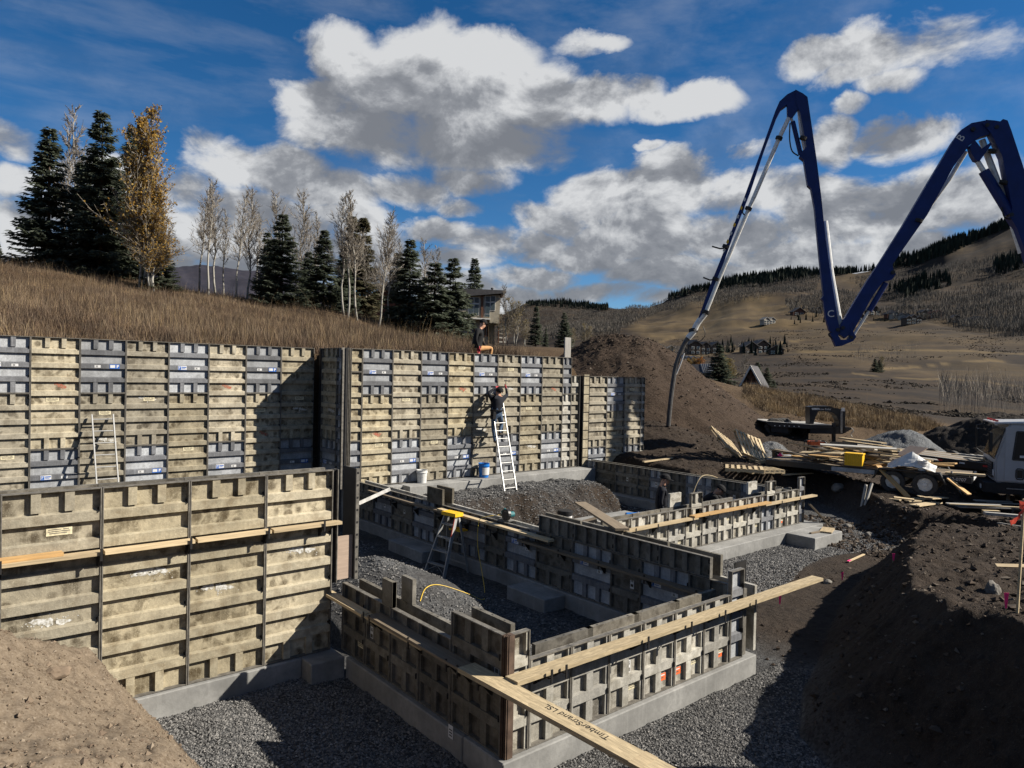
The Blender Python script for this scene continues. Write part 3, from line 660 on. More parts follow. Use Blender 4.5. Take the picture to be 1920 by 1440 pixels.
def mark_mesh(seed, mat, L, h):
    r = random.Random(seed); b = MB(); n = 16; up = []; lo = []
    for i in range(n+1):
        x = L*i/n; t = i/n; mid = .28*h*math.sin(t*3.1+seed); e = (math.sin(math.pi*t)**.4)*h*.5
        up.append((x, 0, mid+e*r.uniform(.35, 1.1))); lo.append((x, 0, mid-e*r.uniform(.35, 1.1)))
    for i in range(n):
        if r.random() < .97: b.add([lo[i], lo[i+1], up[i+1], up[i]], [(0, 1, 2, 3)])
    for i in range(26):
        x = r.uniform(-.06, L+.06); z = r.gauss(0, h*.8); s_ = r.uniform(.003, .010)
        b.add([(x-s_, 0, z-s_), (x+s_, 0, z-s_*.6), (x+s_*.7, 0, z+s_), (x-s_*.8, 0, z+s_*.7)], [(0, 1, 2, 3)])
    return b.mesh('paint_mark', [mat])
mw_ = NT('white_spray'); v = mw_.coord('Object', 9.); mw_.col(mw_.mix(mw_.ramp(mw_.noise(v, 30, 4), .4, .6), (.55, .55, .53), (.30, .28, .23))); M['wspray'] = mw_.m
mr_ = NT('red_spray'); v = mr_.coord('Object', 9.); mr_.col(mr_.mix(mr_.ramp(mr_.noise(v, 30, 4), .4, .6), (.36, .07, .045), (.26, .19, .12))); M['rspray'] = mr_.m
WMARK = [mark_mesh(i, M['wspray'], .40, .10) for i in range(3)]; RMARK = [mark_mesh(7+i, M['rspray'], .24, .12) for i in range(3)]

def wall_thing(x, y, z, d, label, group=None):
    return thing('formwork_wall', label, 'formwork', (x, y, z), 0.0 if d == 'A' else -math.pi/2, group)
def pan(wall, x, z, w, h, style, ncol, mk, deco=()):
    o = inst('form_panel', panel_mesh(w, h, style, ncol, mk), wall, (x, 0, z))
    for (k, dx, dz) in deco:
        me = STK[k] if k in STK else (WMARK if k[0] == 'W' else RMARK)[int(k[1])]
        nm = 'name_plate' if k == 'plate' else 'sticker' if k in STK else 'paint_mark'
        yy = .052 if nm != 'sticker' or k in ('tagwhite', 'tagred') else .004
        inst(nm, me, o, (dx, yy, dz))
    return o
GREYDECO = [('maker', .20, .555), ('36', .58, .57)]; GREYDECO2 = [('blue', .58, .555), ('36', .28, .575)]
def grey4(wl_, x, z, w=.914, flip=False, rows='swws'):
    pan(wl_, x, z, w, ROW*len(rows), rows, 3 if w > .6 else 2, 'grey', (GREYDECO2 if flip else GREYDECO) if w > .6 and len(rows) == 4 else ())
def tan8(wl_, x, z, w=.914, i=0, rows='swwwwwws', mk='tan'):
    r = random.Random(i*31+int(x*10)); deco = []
    if w > .6:
        n = len(rows)
        if r.random() < .75: deco.append(('plate', r.uniform(.25, .45), (n-2 if r.random() < .6 else 3)*ROW+.12))
        q = r.random()
        if q < .34: deco.append(('R%d' % r.randrange(3), r.uniform(.25, .45), (n-4)*ROW+.17))
        elif q < .68: deco.append(('W%d' % r.randrange(3), r.uniform(.15, .4), (r.choice([2, 3, 4]) % n)*ROW+.17))
        deco = [q for q in deco if q[2] < n*ROW-.1]
    pan(wl_, x, z, w, ROW*len(rows), rows, 3 if w > .6 else 1 if w < .35 else 2, mk, deco)
H4, H8 = 4*ROW, 8*ROW; ZB = .70
# --- tall back wall, left run
w1 = wall_thing(-2.76, 18.21, ZB, 'A', 'tall left-hand back run of staggered tan and grey form panels below the grass slope', 'tall formwork walls')
for k in range(12):
    x = k*.914+.0; kk = k-5
    if kk % 2 == 0: tan8(w1, x, H4, i=k); grey4(w1, x, 0, flip=(kk % 4 == 2))
    else: grey4(w1, x, H8, flip=(kk % 4 == 1)); tan8(w1, x, 0, i=k+20)
# --- return of the back wall, in shade
wr = wall_thing(8.37, 18.17, ZB, 'B', 'short shaded return joining the two tall back form runs', 'tall formwork walls')
tan8(wr, .06, H4, i=3); grey4(wr, .06, 0); pan(wr, .974, H8, .30, H4, 'swws', 2, 'grey'); pan(wr, .974, 0, .30, H8, 'swwwwwws', 2, 'grey')
b = MB(); b.box(-.03, .06, -.03, .06, 0, H4+H8); b.build('corner_post', M['dark_steel'], wr, world=False)
b = MB(); b.box(1.274, 1.286, -.02, .05, 0, H4+H8, 0); b.box(1.292, 1.305, -.028, .05, 0, H4+H8, 1); b.box(1.31, 1.40, .05, .10, 0, H4+H8, 0); b.box(1.36, 1.374, -.03, .06, 0, H4+H8, 1)
b.build('corner_post', [M['dark_steel'], M['edge']], wr, world=False)
# --- tall back wall, middle run
w2 = wall_thing(8.46, 16.86, ZB, 'A', 'tall middle back form run behind the man on the ladder', 'tall formwork walls')
b = MB(); b.box(0, .05, .04, .12, 0, H4+H8, 0); b.box(.06, .072, -.03, .08, 0, H4+H8, 1); b.box(.10, .112, -.03, .08, 0, H4+H8, 1); b.build('corner_post', [M['dark_steel'], M['edge']], w2, world=False)
x = .155
pan(w2, x, H8+.6, .325, ROW*2, 'ww', 1, 'tan'); pan(w2, x, H4+.0, .325, H4+.6, 'wwwwww', 1, 'tan', [('R1', .03, 1.5)]); pan(w2, x, 0, .325, H4, 'wwww', 1, 'grey')
for k in range(8):
    x = .486+k*.914
    if k % 2 == 0: grey4(w2, x, H8, flip=False); tan8(w2, x, 0, i=k+41)
    else: tan8(w2, x, H4, i=k+52); grey4(w2, x, 0, flip=True)
x = .486+8*.914
pan(w2, x, H8, .40, H4, 'swws', 2, 'grey'); pan(w2, x, 0, .40, H8, 'swwwwwws', 2, 'beige')
pan(w2, x+.40, H8-.6+ROW*2, .36, ROW*2, 'ws', 2, 'beige'); pan(w2, x+.40, 0, .36, H8, 'swwwwwws', 2, 'tan')
b = MB(); b.box(x+.76, x+.80, -.03, .06, 0, 10*ROW, 0); b.build('corner_post', M['dark_steel'], w2, world=False)
# --- tall back wall, low right run
w3 = wall_thing(17.13, 16.86, ZB, 'A', 'lower tall form run at the right end beside the dark soil mound', 'tall formwork walls')
b = MB(); b.box(0, .05, .0, .06, 0, 10*ROW, 1)
b.box(.06, .30, -.07, -.03, 0, 10*ROW+.05, 0)
for i in range(11): b.box(.04, .33, -.085, -.072, i*ROW-.008, i*ROW+.008, 1); b.box(.33, .36, -.085, .05, i*ROW-.008, i*ROW+.008, 1)
b.box(.33, .345, -.06, .05, 0, 10*ROW, 1); b.build('pilaster_form', [M['tan_rail'], M['dark_steel']], w3, world=False)
tan8(w3, .37, 2*ROW, i=71); pan(w3, .37, 0, .914, 2*ROW, 'ws', 3, 'grey')
grey4(w3, 1.284, 6*ROW); pan(w3, 1.284, 0, .914, 6*ROW, 'wwwwws', 3, 'tan', [('plate', .3, 1.0), ('W1', .2, .45)])
tan8(w3, 2.198, 2*ROW, i=73); pan(w3, 2.198, 0, .914, 2*ROW, 'ws', 3, 'grey')
pan(w3, 3.112, 0, .21, 10*ROW, 'wwwwwwwwww', 1, 'beige')
# concrete-side panels of the tall runs, seen along their tops
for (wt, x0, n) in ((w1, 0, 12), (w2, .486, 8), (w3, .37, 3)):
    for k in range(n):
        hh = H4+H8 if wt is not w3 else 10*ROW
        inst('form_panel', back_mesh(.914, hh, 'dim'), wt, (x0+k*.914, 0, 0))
# --- near left wall, eight feet
w0 = wall_thing(-2.9, 8.85, 0, 'A', 'near eight-foot tan form wall at left standing on its footing', None)
for k in range(8):
    x = k*.914-.119-.0
    deco = {4: [('plate', .40, 5*ROW+1.22-1.22+.1)], 5: [('W0', .3, 4*ROW+.17)], 6: [('W1', .15, 3*ROW+.17)], 7: [('W2', .3, 4*ROW+.19)], 3: [('W1', .2, 3*ROW)]}.get(k, [])
    if k == 4: deco = [('plate', .40, 6*ROW+.12), ('W2', .25, 3*ROW+.12)]
    pan(w0, x, 0, .914, H8, 'swwwwwws', 3, 'tan', deco)
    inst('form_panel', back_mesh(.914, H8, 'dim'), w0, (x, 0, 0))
b = MB(); xe = 8*.914-.119
b.box(xe, xe+.05, .02, .10, .9, H8, 1); b.box(xe+.05, xe+.062, -.03, .10, .9, H8, 0)
b.build('corner_post', [M['edge'], M['dark_steel']], w0, world=False)
b = MB(); b.box(xe+.30, xe+.312, -.05, .31, .914, H8, 0); b.box(xe+.312, xe+.36, -.052, -.04, .914, H8, 1); b.box(xe+.312, xe+.36, .25, .262, .914, H8, 1)
for i in range(9): b.box(xe+.32, xe+.35, -.0535, -.0525, 1.0+i*.17, 1.03+i*.17, 0)
b.build('end_panel', [M['dark_steel'], M['edge']], w0, world=False)
b = MB(); b.box(xe+.065, xe+.297, .0, .018, .93, 1.52); b.build('plywood_infill', M['ply'], w0, world=False)
def brackets(wall, xs, z, depth, mat='dark_steel'):
    for x in xs:
        b = MB(); b.box(x-.006, x+.006, -depth-.012, .0, z-.02, z-.008); b.box(x-.012, x+.012, -depth-.018, -depth-.006, z-.06, z+.075)
        b.prism([(x-.004, -.0, z-.02), (x-.004, -depth*.8, z-.02), (x-.004, -.0, z-.16)], (.008, 0, 0)); b.box(x-.02, x+.02, -.012, -.001, z-.15, z+.02)
        b.build('waler_bracket', M[mat], wall, world=False)
brackets(w0, [.8, 1.7, 2.62, 3.53, 4.42, 5.34, 6.26, 7.0], 1.72, .15)
# --- low three-foot walls round the cells
LOW = .914
def low_wall(x, y, d, label, spans, mk, back=True):
    w = wall_thing(x, y, 0, d, label, 'low formwork walls round the pit')
    for (a, pw, h, style, nc, mkk, deco) in spans: pan(w, a, 0, pw, h, style, nc, mkk or mk, deco)
    return w
def grid_spans(L, n, mk, seed, white=.3, red=.2):
    r = random.Random(seed); out = []; pw = L/n
    for i in range(n):
        deco = []
        if r.random() < white: deco.append(('tagwhite', r.choice([.06, pw/2+.05]), .34))
        if r.random() < red: deco.append(('tagred', r.choice([.05, pw/2+.05]), .10))
        if r.random() < .4: deco.append(('plate', pw/2+.05, .15+.3*r.randrange(2)))
        out.append((i*pw, pw, LOW, 'Gsss', 2, mk, deco))
    return out
a1 = low_wall(4.735, 5.295, 'A', 'sunlit low form wall at the front of the near cell', [], 'beige')
for q in grid_spans(3.56, 6, 'beige', 5): pan(a1, q[0], 0, q[1], q[2], q[3], q[4], q[5], q[6])
pan(a1, -.30, 0, .30, 4*ROW, 'Gssss', 1, 'beige'); pan(a1, 3.562, 0, .305, 4*ROW, 'wwww', 1, 'grey')
for k in range(4): inst('form_panel', back_mesh(.89, LOW, 'dim'), a1, (.30+k*.80, .0, 0))
brackets(a1, [-.55+.62, .25+.02, 1.55, 2.35, 3.05, 3.75], .80, .24)
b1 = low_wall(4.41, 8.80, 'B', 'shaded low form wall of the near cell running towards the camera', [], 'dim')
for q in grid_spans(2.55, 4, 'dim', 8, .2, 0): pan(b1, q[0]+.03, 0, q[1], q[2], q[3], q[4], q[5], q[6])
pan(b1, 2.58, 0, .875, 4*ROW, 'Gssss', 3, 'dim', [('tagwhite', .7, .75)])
b = MB()
for xx in (3.46, 3.475, 3.50, 3.515): b.box(xx, xx+.008, -.01+.4*(xx-3.46), .055, 0, 4*ROW)
b.box(3.455, 3.53, .03, .10, 0, 4*ROW); b.build('corner_post', M['rust'], b1, world=False)
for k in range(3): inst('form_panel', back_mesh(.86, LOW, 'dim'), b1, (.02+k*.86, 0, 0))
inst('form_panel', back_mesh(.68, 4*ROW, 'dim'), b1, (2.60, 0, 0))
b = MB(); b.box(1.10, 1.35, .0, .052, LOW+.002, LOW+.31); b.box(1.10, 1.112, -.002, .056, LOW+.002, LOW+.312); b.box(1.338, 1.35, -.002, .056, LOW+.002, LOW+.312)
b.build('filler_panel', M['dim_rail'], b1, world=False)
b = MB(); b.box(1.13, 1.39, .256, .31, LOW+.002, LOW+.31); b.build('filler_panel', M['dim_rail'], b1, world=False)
brackets(b1, [.95, 1.1, 2.0, 2.75, 2.95, 3.3], .72, .16)
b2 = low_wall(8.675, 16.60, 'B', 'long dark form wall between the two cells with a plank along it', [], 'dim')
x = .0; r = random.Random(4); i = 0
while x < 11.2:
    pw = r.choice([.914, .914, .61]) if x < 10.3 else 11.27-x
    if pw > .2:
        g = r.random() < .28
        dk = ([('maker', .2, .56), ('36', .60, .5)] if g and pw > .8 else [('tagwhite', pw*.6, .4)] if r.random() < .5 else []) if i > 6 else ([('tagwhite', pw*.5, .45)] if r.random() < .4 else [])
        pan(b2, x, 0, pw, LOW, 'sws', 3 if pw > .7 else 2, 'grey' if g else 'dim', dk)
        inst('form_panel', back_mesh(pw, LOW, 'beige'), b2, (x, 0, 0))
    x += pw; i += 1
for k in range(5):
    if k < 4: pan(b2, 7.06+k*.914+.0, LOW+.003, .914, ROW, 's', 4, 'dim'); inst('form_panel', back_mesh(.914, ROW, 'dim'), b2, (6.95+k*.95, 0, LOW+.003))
b = MB(); b.box(11.06, 11.075, .06, .34, .0, 4*ROW, 0); b.box(10.98, 11.06, .20, .21, .92, 1.15, 1); b.build('end_panel', [M['dark_steel'], M['grey']], b2, world=False)
brackets(b2, [1.1+.95*k for k in range(11)], .68, .15)
b = MB(); b.box(3.35, 3.95, -.002, .052, LOW+.003, LOW+.33); b.box(3.35, 3.95, .256, .31, LOW+.003, LOW+.33); b.build('filler_panel', M['dim'], b2, world=False)
a2 = low_wall(10.45, 9.40, 'A', 'sunlit low form wall along the front of the far cell', [], 'beige')
for q in grid_spans(7.32, 12, 'beige', 15, .1, .14):
    pan(a2, q[0], 0, q[1], q[2], q[3], q[4], 'grey' if abs(q[0]-5.49) < .1 else q[5], q[6])
for k in range(8): inst('form_panel', back_mesh(.9, LOW if k != 5 else LOW-.1, 'dim'), a2, (.05+k*.92, 0, 0))
pan(a2, 7.32, 0, .28, 4*ROW, 'wwww', 1, 'grey')
for xx in (2.62, 5.72): pan(a2, xx, LOW+.003-.3, .42, 2*ROW, 'ws', 2, 'beige'); inst('form_panel', back_mesh(.40, ROW, 'beige'), a2, (xx-.42, 0, LOW+.003))
brackets(a2, [.6, 1.3, 2.5, 3.1, 4.6, 5.1, 6.2, 7.1], .66, .14)
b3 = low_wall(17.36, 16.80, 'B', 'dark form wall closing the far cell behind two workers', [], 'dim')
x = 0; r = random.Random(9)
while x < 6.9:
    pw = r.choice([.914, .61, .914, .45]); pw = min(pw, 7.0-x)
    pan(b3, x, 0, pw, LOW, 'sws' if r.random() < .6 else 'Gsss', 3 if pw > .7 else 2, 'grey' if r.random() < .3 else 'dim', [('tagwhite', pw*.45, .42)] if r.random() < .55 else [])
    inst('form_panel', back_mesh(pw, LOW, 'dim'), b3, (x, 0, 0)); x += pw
pan(b3, 7.0, 0, .36, LOW+.0, 'sws', 1, 'beige')

# ------------------------------------------------------------------ footings
def footing(label, boxes, group='concrete footings under the formwork'):
    x = sum(q[0]+q[1] for q in boxes)/2/len(boxes); y = sum(q[2]+q[3] for q in boxes)/2/len(boxes)
    b = MB()
    for q in boxes: b.box(*q)
    o = b.build('concrete_footing', M['concrete']); bm = bmesh.new(); bm.from_mesh(o.data)
    bmesh.ops.bevel(bm, geom=list(bm.edges), offset=.012, segments=1, affect='EDGES'); bm.to_mesh(o.data); bm.free()
    return tag(o, label, 'footing', group)
footing('concrete footing under the near left form wall with a square block at its corner', [(-4.2, 3.87, 8.80, 9.35, -.6, -.004), (3.87, 4.34, 8.52, 9.30, -.6, -.002)])
footing('shaded concrete footing under the near cell wall that runs towards the camera', [(4.35, 4.90, 5.90, 8.515, -.6, -.006)])
footing('sunlit concrete footing along the front of the near cell', [(4.36, 8.86, 5.235, 5.895, -.6, -.003)])
footing('dark concrete footing with projecting pads under the long middle wall', [(8.62, 9.2, 5.9, 16.4, -.6, -.005), (8.12, 8.615, 8.75, 9.75, -.6, -.03), (8.15, 8.615, 12.6, 14.0, -.6, -.03)])
footing('broad raised concrete footing under the middle back wall where the ladder and blue bucket stand', [(10.1, 17.30, 16.28, 17.25, -.4, .685), (8.5, 10.095, 16.62, 17.25, -.4, .68)])
footing('dark concrete footing under the far cell back wall', [(17.0, 17.9, 9.95, 16.27, -.6, -.005)])
footing('sunlit concrete footing with a square pad in front of the far cell', [(9.9, 18.35, 9.02, 9.94, -.6, -.003), (16.45, 17.85, 8.28, 9.015, -.6, -.006)])
b = MB(); b.box(13.4, 15.9, 12.75, 13.75, -.4, -.16); tag(b.build('concrete_slab', M['concrete']), 'flat square concrete slab on the gravel inside the far cell', 'slab')

# ------------------------------------------------------------------ boards, ladders, tools
def board(name, label, a, b_, w, t, mk='wood', cat='board', group=None, up=(0, 0, 1), cup=0.0):
    """a sawn board from a to b with slightly uneven ends; its own x axis runs along the grain"""
    a, b_ = Vector(tuple(a)), Vector(tuple(b_)); d = (b_-a); L = d.length; d.normalize(); u = Vector(up); s_ = u.cross(d).normalized(); u = d.cross(s_)
    n = 5; vs = []; rr = random.Random(int(L*1000)+int(a.x*100)); 
    for i in range(n+1):
        x = L*i/n-L/2; sag = cup*math.sin(math.pi*i/n); e = (rr.uniform(-.012, .012) if i in (0, n) else 0)
        vs += [(x, -w/2, -t/2+sag), (x+e, w/2, -t/2+sag), (x+e, w/2, t/2+sag), (x, -w/2, t/2+sag)]
    fs = [(i*4+k, i*4+(k+1) % 4, (i+1)*4+(k+1) % 4, (i+1)*4+k) for i in range(n) for k in range(4)]+[(3, 2, 1, 0), tuple(n*4+k for k in range(4))]
    mb = MB(); mb.add(vs, fs); o = mb.build(name, M[mk], world=False)
    o.matrix_world = Matrix(((d.x, s_.x, u.x, (a.x+b_.x)/2), (d.y, s_.y, u.y, (a.y+b_.y)/2), (d.z, s_.z, u.z, (a.z+b_.z)/2), (0, 0, 0, 1)))
    return tag(o, label, cat, group)
WB = 'waler boards carried on brackets'
y0 = 8.775
board('waler_board', 'long pale waler board at the far left of the near form wall', (-2.9, y0, 1.735), (1.53, y0, 1.735), .14, .038, 'wood', group=WB)
board('waler_board', 'second pale waler board from the left on the near form wall', (1.56, y0, 1.735), (2.49, y0, 1.735), .14, .038, 'wood', group=WB)
board('waler_board', 'third pale waler board from the left on the near form wall', (2.52, y0, 1.735), (3.40, y0, 1.735), .14, .038, 'wood', group=WB)
board('waler_board', 'pale waler board at the right end of the near form wall', (3.43, y0, 1.735), (4.36, y0, 1.735), .14, .038, 'wood', group=WB)
board('scrap_board', 'short orange-edged board lying on top of the left waler board', (-.9, y0+.02, 1.775), (1.18, y0+.02, 1.775), .11, .038, 'wood_orange', group=WB)
board('waler_board', 'short board at the left end of the near cell side wall', (4.30, 9.03, .735), (4.30, 7.9, .735), .14, .036, 'wood', group=WB)
board('waler_board', 'thin splintered board in the middle of the near cell side wall', (4.30, 7.86, .735), (4.30, 6.55, .735), .12, .030, 'wood', group=WB)
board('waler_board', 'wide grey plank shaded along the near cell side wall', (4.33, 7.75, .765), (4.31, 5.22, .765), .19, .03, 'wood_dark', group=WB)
lp = board('long_plank', 'long strand plank with printed lettering reaching towards the camera over the gravel', (4.25, 5.72, .815), (4.46, 2.75, .715), .215, .044, 'wood_lsl', 'plank', WB)
board('long_plank', 'long strand plank on the sunlit near cell wall overhanging to the right', (4.40, 5.175, .822), (10.42, 5.185, .80), .175, .042, 'wood_lsl', 'plank', WB)
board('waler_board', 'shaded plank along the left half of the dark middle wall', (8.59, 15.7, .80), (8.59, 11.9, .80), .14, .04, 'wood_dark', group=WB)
board('waler_board', 'plank with a sunlit edge along the middle of the dark wall beside the saw', (8.58, 12.6, .845), (8.58, 9.1, .845), .15, .04, 'wood', group=WB)
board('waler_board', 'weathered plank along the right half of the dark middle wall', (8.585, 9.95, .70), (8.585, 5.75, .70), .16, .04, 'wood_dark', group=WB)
board('waler_board', 'pale plank at the left end of the far cell front wall', (10.5, 9.325, .695), (13.15, 9.325, .695), .15, .04, 'wood', group=WB)
board('waler_board', 'pale plank in the middle of the far cell front wall', (13.0, 9.32, .735), (16.15, 9.32, .735), .15, .04, 'wood_orange', group=WB)
board('waler_board', 'pale plank at the right end of the far cell front wall', (15.9, 9.325, .695), (18.45, 9.325, .695), .15, .04, 'wood', group=WB)
board('leaning_plank', 'slanting grey-brown plank bridging the two cell walls', (8.88, 7.72, 1.26), (10.35, 10.15, 1.18), .235, .04, 'wood_dark', 'plank')
board('scrap_board', 'short pale board on the far footing pad corner', (17.25, 8.42, .016), (17.83, 8.62, .016), .28, .035, 'wood', group='loose boards near the far footing')
board('scrap_board', 'dark stub of wood beside the pale board on the far footing pad', (16.85, 8.60, .016), (17.25, 8.55, .016), .06, .03, 'wood_dark', group='loose boards near the far footing')
board('scrap_board', 'board leaning against the right end of the far cell wall', (18.12, 9.3, .5), (18.75, 8.9, -.22), .1, .03, 'wood_dark', group='loose boards near the far footing')
board('timber_post', 'tall upright grey timber post standing above the middle back wall', (16.56, 16.99, 2.6), (16.56, 16.99, 5.02), .27, .05, 'wood_grey', 'post', up=(0, -1, 0))
board('scrap_board', 'pale board lying at the foot of the low right form run', tuple(atY(1206, 866, 15.2)), tuple(atY(1268, 858, 15.6)), .10, .04, 'wood')
def text_mesh(name, txt, size, mat, parent, mw4, bend=0):
    cu = bpy.data.curves.new(name, 'FONT'); cu.body = txt; cu.size = size; cu.extrude = .0006; cu.align_x = 'CENTER'; cu.align_y = 'CENTER'
    tmp = bpy.data.objects.new(name+'_c', cu); C.objects.link(tmp); dg = bpy.context.evaluated_depsgraph_get(); dg.update()
    me = bpy.data.meshes.new_from_object(tmp.evaluated_get(dg)); bpy.data.objects.remove(tmp); me.materials.clear(); me.materials.append(mat)
    o = link(bpy.data.objects.new(name, me), parent); o.matrix_local = mw4; o['kind'] = 'stuff'; return o
# printing on the plank: upside down to the camera, baseline along the grain (the plank's own x runs towards the camera)
text_mesh('printed_lettering', 'TimberStrand LSL', .10, M['ink'], lp, Matrix.Translation((-.05, .03, .0235)) @ Matrix.Rotation(math.pi, 4, 'Z') @ Matrix.Scale(1.0, 4))
b = MB(); b.box(.62, .74, -.117, .117, .0222, .0232); b.build('pale_band', M['wood'], lp, world=False)

def straight_ladder(label, foot, top, w, n, across):
    t = thing('ladder', label, 'ladder', foot, 0, 'aluminium ladders against the back wall'); f, tp, ac = Vector(tuple(foot)), Vector(tuple(top)), Vector(across).normalized()
    d = (tp-f); nrm = d.normalized().cross(ac)
    for s_ in (-1, 1):
        MB().beam(f+ac*s_*w/2, tp+ac*s_*w/2, .024, .048, nrm).build('side_rail', M['alu'], t)
        MB().beam(f+ac*s_*w/2-d.normalized()*.02, f+ac*s_*w/2+d.normalized()*.06, .05, .10, nrm).build('foot', M['rubber'], t)
    for i in range(n): p_ = f+d*((i+.6)/n); MB().cyl(p_-ac*w/2, p_+ac*w/2, .013, n=8).build('rung', M['alu'], t)
    return t
straight_ladder('aluminium ladder standing against the left back wall between grey panels', atY(204, 935, 17.45), (3.16, 18.13, 2.66), .42, 7, (1, 0, 0))
fA = atZ(958, 913, .60); straight_ladder('aluminium ladder under the man with the hammer', (fA[0], fA[1], gz(fA[0], fA[1])+.02), (13.42, 16.80, 3.05), .44, 12, (1, 0, 0))

# yellow-topped stepladder in the near cell
t = thing('stepladder', 'aluminium stepladder with a yellow top in the shaded near cell', 'stepladder', (7.9, 11.6, FLOOR))
top = Vector((8.30, 11.78, .88)); fl = Vector((7.80, 11.95, FLOOR)); fr = Vector((7.87, 11.38, FLOOR)); bl = Vector((8.5, 12.2, FLOOR)); br = Vector((8.55, 11.5, FLOOR))
ac = (fr-fl).normalized(); tl, tr = top-ac*.16, top+ac*.16
nr = (top-(fl+fr)/2).normalized().cross(ac)
for a_, c_ in ((fl, tl), (fr, tr)): MB().beam(a_, c_, .025, .07, nr).build('front_rail', M['alu'], t)
for a_, c_ in ((bl, tl+Vector((.06, 0, 0))), (br, tr+Vector((.06, 0, 0)))): MB().beam(a_, c_, .022, .045, nr).build('rear_rail', M['alu'], t)
for i in range(4):
    q = (i+.9)/4.6; MB().beam(fl.lerp(tl, q), fr.lerp(tr, q), .085, .022).build('step', M['alu'], t)
for q in (.15, .5): MB().beam(bl.lerp(tl, q), br.lerp(tr, q), .02, .03).build('rear_brace', M['alu'], t)
MB().beam(fl.lerp(tl, .06), (fl+fr).lerp(tl+tr, .18)*.5, .012, .012).build('foot_brace', M['alu'], t)
MB().beam(fr.lerp(tr, .06), (fl+fr).lerp(tl+tr, .18)*.5, .012, .012).build('foot_brace', M['alu'], t)
MB().obox(top+Vector((.03, 0, .03)), ac*.21, ac.cross(Vector((0, 0, 1)))*.11, (0, 0, .035)).build('top_cap', M['yellow'], t)
MB().obox(top+Vector((.20, .02, -.32)), ac*.17, ac.cross(Vector((0, 0, 1)))*.11, (0, 0, .012)).build('tool_tray', M['yellow'], t)
q = fr.lerp(tr, .80); MB().obox(q-nr*.037, (fr-tr).normalized()*.20, ac*.0125, nr*.0015).build('warning_label', M['ribbon'], t)
MB().obox(fr.lerp(tr, .58)-nr*.037, (fr-tr).normalized()*.10, ac*.0125, nr*.0015).build('warning_label', M['label'], t)

def bucket(label, c, mat, h=.37, r=.15, lid=None, lab=True, axis=None, group='site buckets', band=None):
    t = thing('bucket', label, 'bucket', c, 0, group); c = Vector(tuple(c))
    b = MB(); b.lathe((0, 0, 0), [(r*.84, 0), (r*.95, h*.8), (r*1.06, h*.8), (r*1.06, h*.84), (r*.99, h*.86), (r*1.0, h*.97), (r*1.05, h), (r*.96, h), (r*.80, .02)], 20); o1 = b.build('pail', mat, t, world=False, smooth=False)
    b = MB(); n = 10; pts = [(r*1.08*math.cos(math.pi*k/n), -r*.75*math.sin(math.pi*k/n)-.02, h*.82-.12*math.sin(math.pi*k/n)) for k in range(n+1)]; b.tube(pts, .004, 5); b.build('handle', M['steel'], t, world=False)
    if lid: b = MB(); b.lathe((0, 0, h-.01), [(r*1.08, -.10), (r*1.09, .0), (r*1.09, .02), (r*1.0, .03)], 20); b.build('rim_band', M[lid], t, world=False)
    if lab:
        b = MB(); n = 6
        for k in range(n):
            a0, a1 = -2.5+k*.28, -2.5+(k+1)*.28; b.add([(r*.95*math.cos(a0), r*.95*math.sin(a0), h*.2), (r*.95*math.cos(a1), r*.95*math.sin(a1), h*.2), (r*1.02*math.cos(a1), r*1.02*math.sin(a1), h*.72), (r*1.02*math.cos(a0), r*1.02*math.sin(a0), h*.72)], [(0, 1, 2, 3)])
        b.build('paper_label', M['label'], t, world=False)
    if axis: t.rotation_euler = axis
    return t
bucket('upright blue bucket on the raised footing beside the ladder', (12.86, 16.62, .687), M['bluebucket'], .42, .165)
bucket('white bucket on the footing at the foot of the middle back wall', (10.75, 16.70, .687), M['white'], .36, .15, lab=False)
g_ = atZ(1059, 986, FLOOR); bucket('white bucket with a black rim behind the dark middle wall', (g_[0], g_[1], gz(g_[0], g_[1])), M['white'], .40, .19, 'black')
g_ = atZ(1188, 969, -.05); bucket('blue bucket lying on its side by the far cell front wall', (g_[0]-.2, g_[1]+.1, gz(g_[0], g_[1])+.19), M['bluebucket'], .42, .18, axis=(0, R(92), R(-35)))
b = MB(); e0 = atZ(1150, 975, -.1); b.tube([tuple(e0), tuple(atZ(1178, 966, -.05))], .02, 6); tag(b.build('digging_tool', M['red'], world=True), 'red tool handle on the ground beside the tipped blue bucket', 'tool')
# scraps by the black-rimmed bucket
p_ = atZ(1085, 985, -.15); o = board('scrap_board', 'dark offcut with bolt holes beside the black-rimmed bucket', (p_[0], p_[1], -.12), (p_[0]+.35, p_[1]-.3, .02), .3, .08, 'wood_dark', group='offcuts beside the bucket')
p_ = atZ(1102, 985, -.15); board('scrap_board', 'pale offcut beside the black-rimmed bucket', (p_[0]+.1, p_[1]-.2, -.05), (p_[0]+.5, p_[1]-.5, -.2), .12, .1, 'wood_grey', group='offcuts beside the bucket')
b = MB(); p_ = atZ(1118, 984, -.2); b.obox((p_[0], p_[1], gz(p_[0], p_[1])+.01), (.3, -.1, 0), (.08, .2, .02), (0, 0, .006)); tag(b.build('paper_sheet', M['white']), 'white sheet lying on the gravel beside the pale offcut', 'sheet')
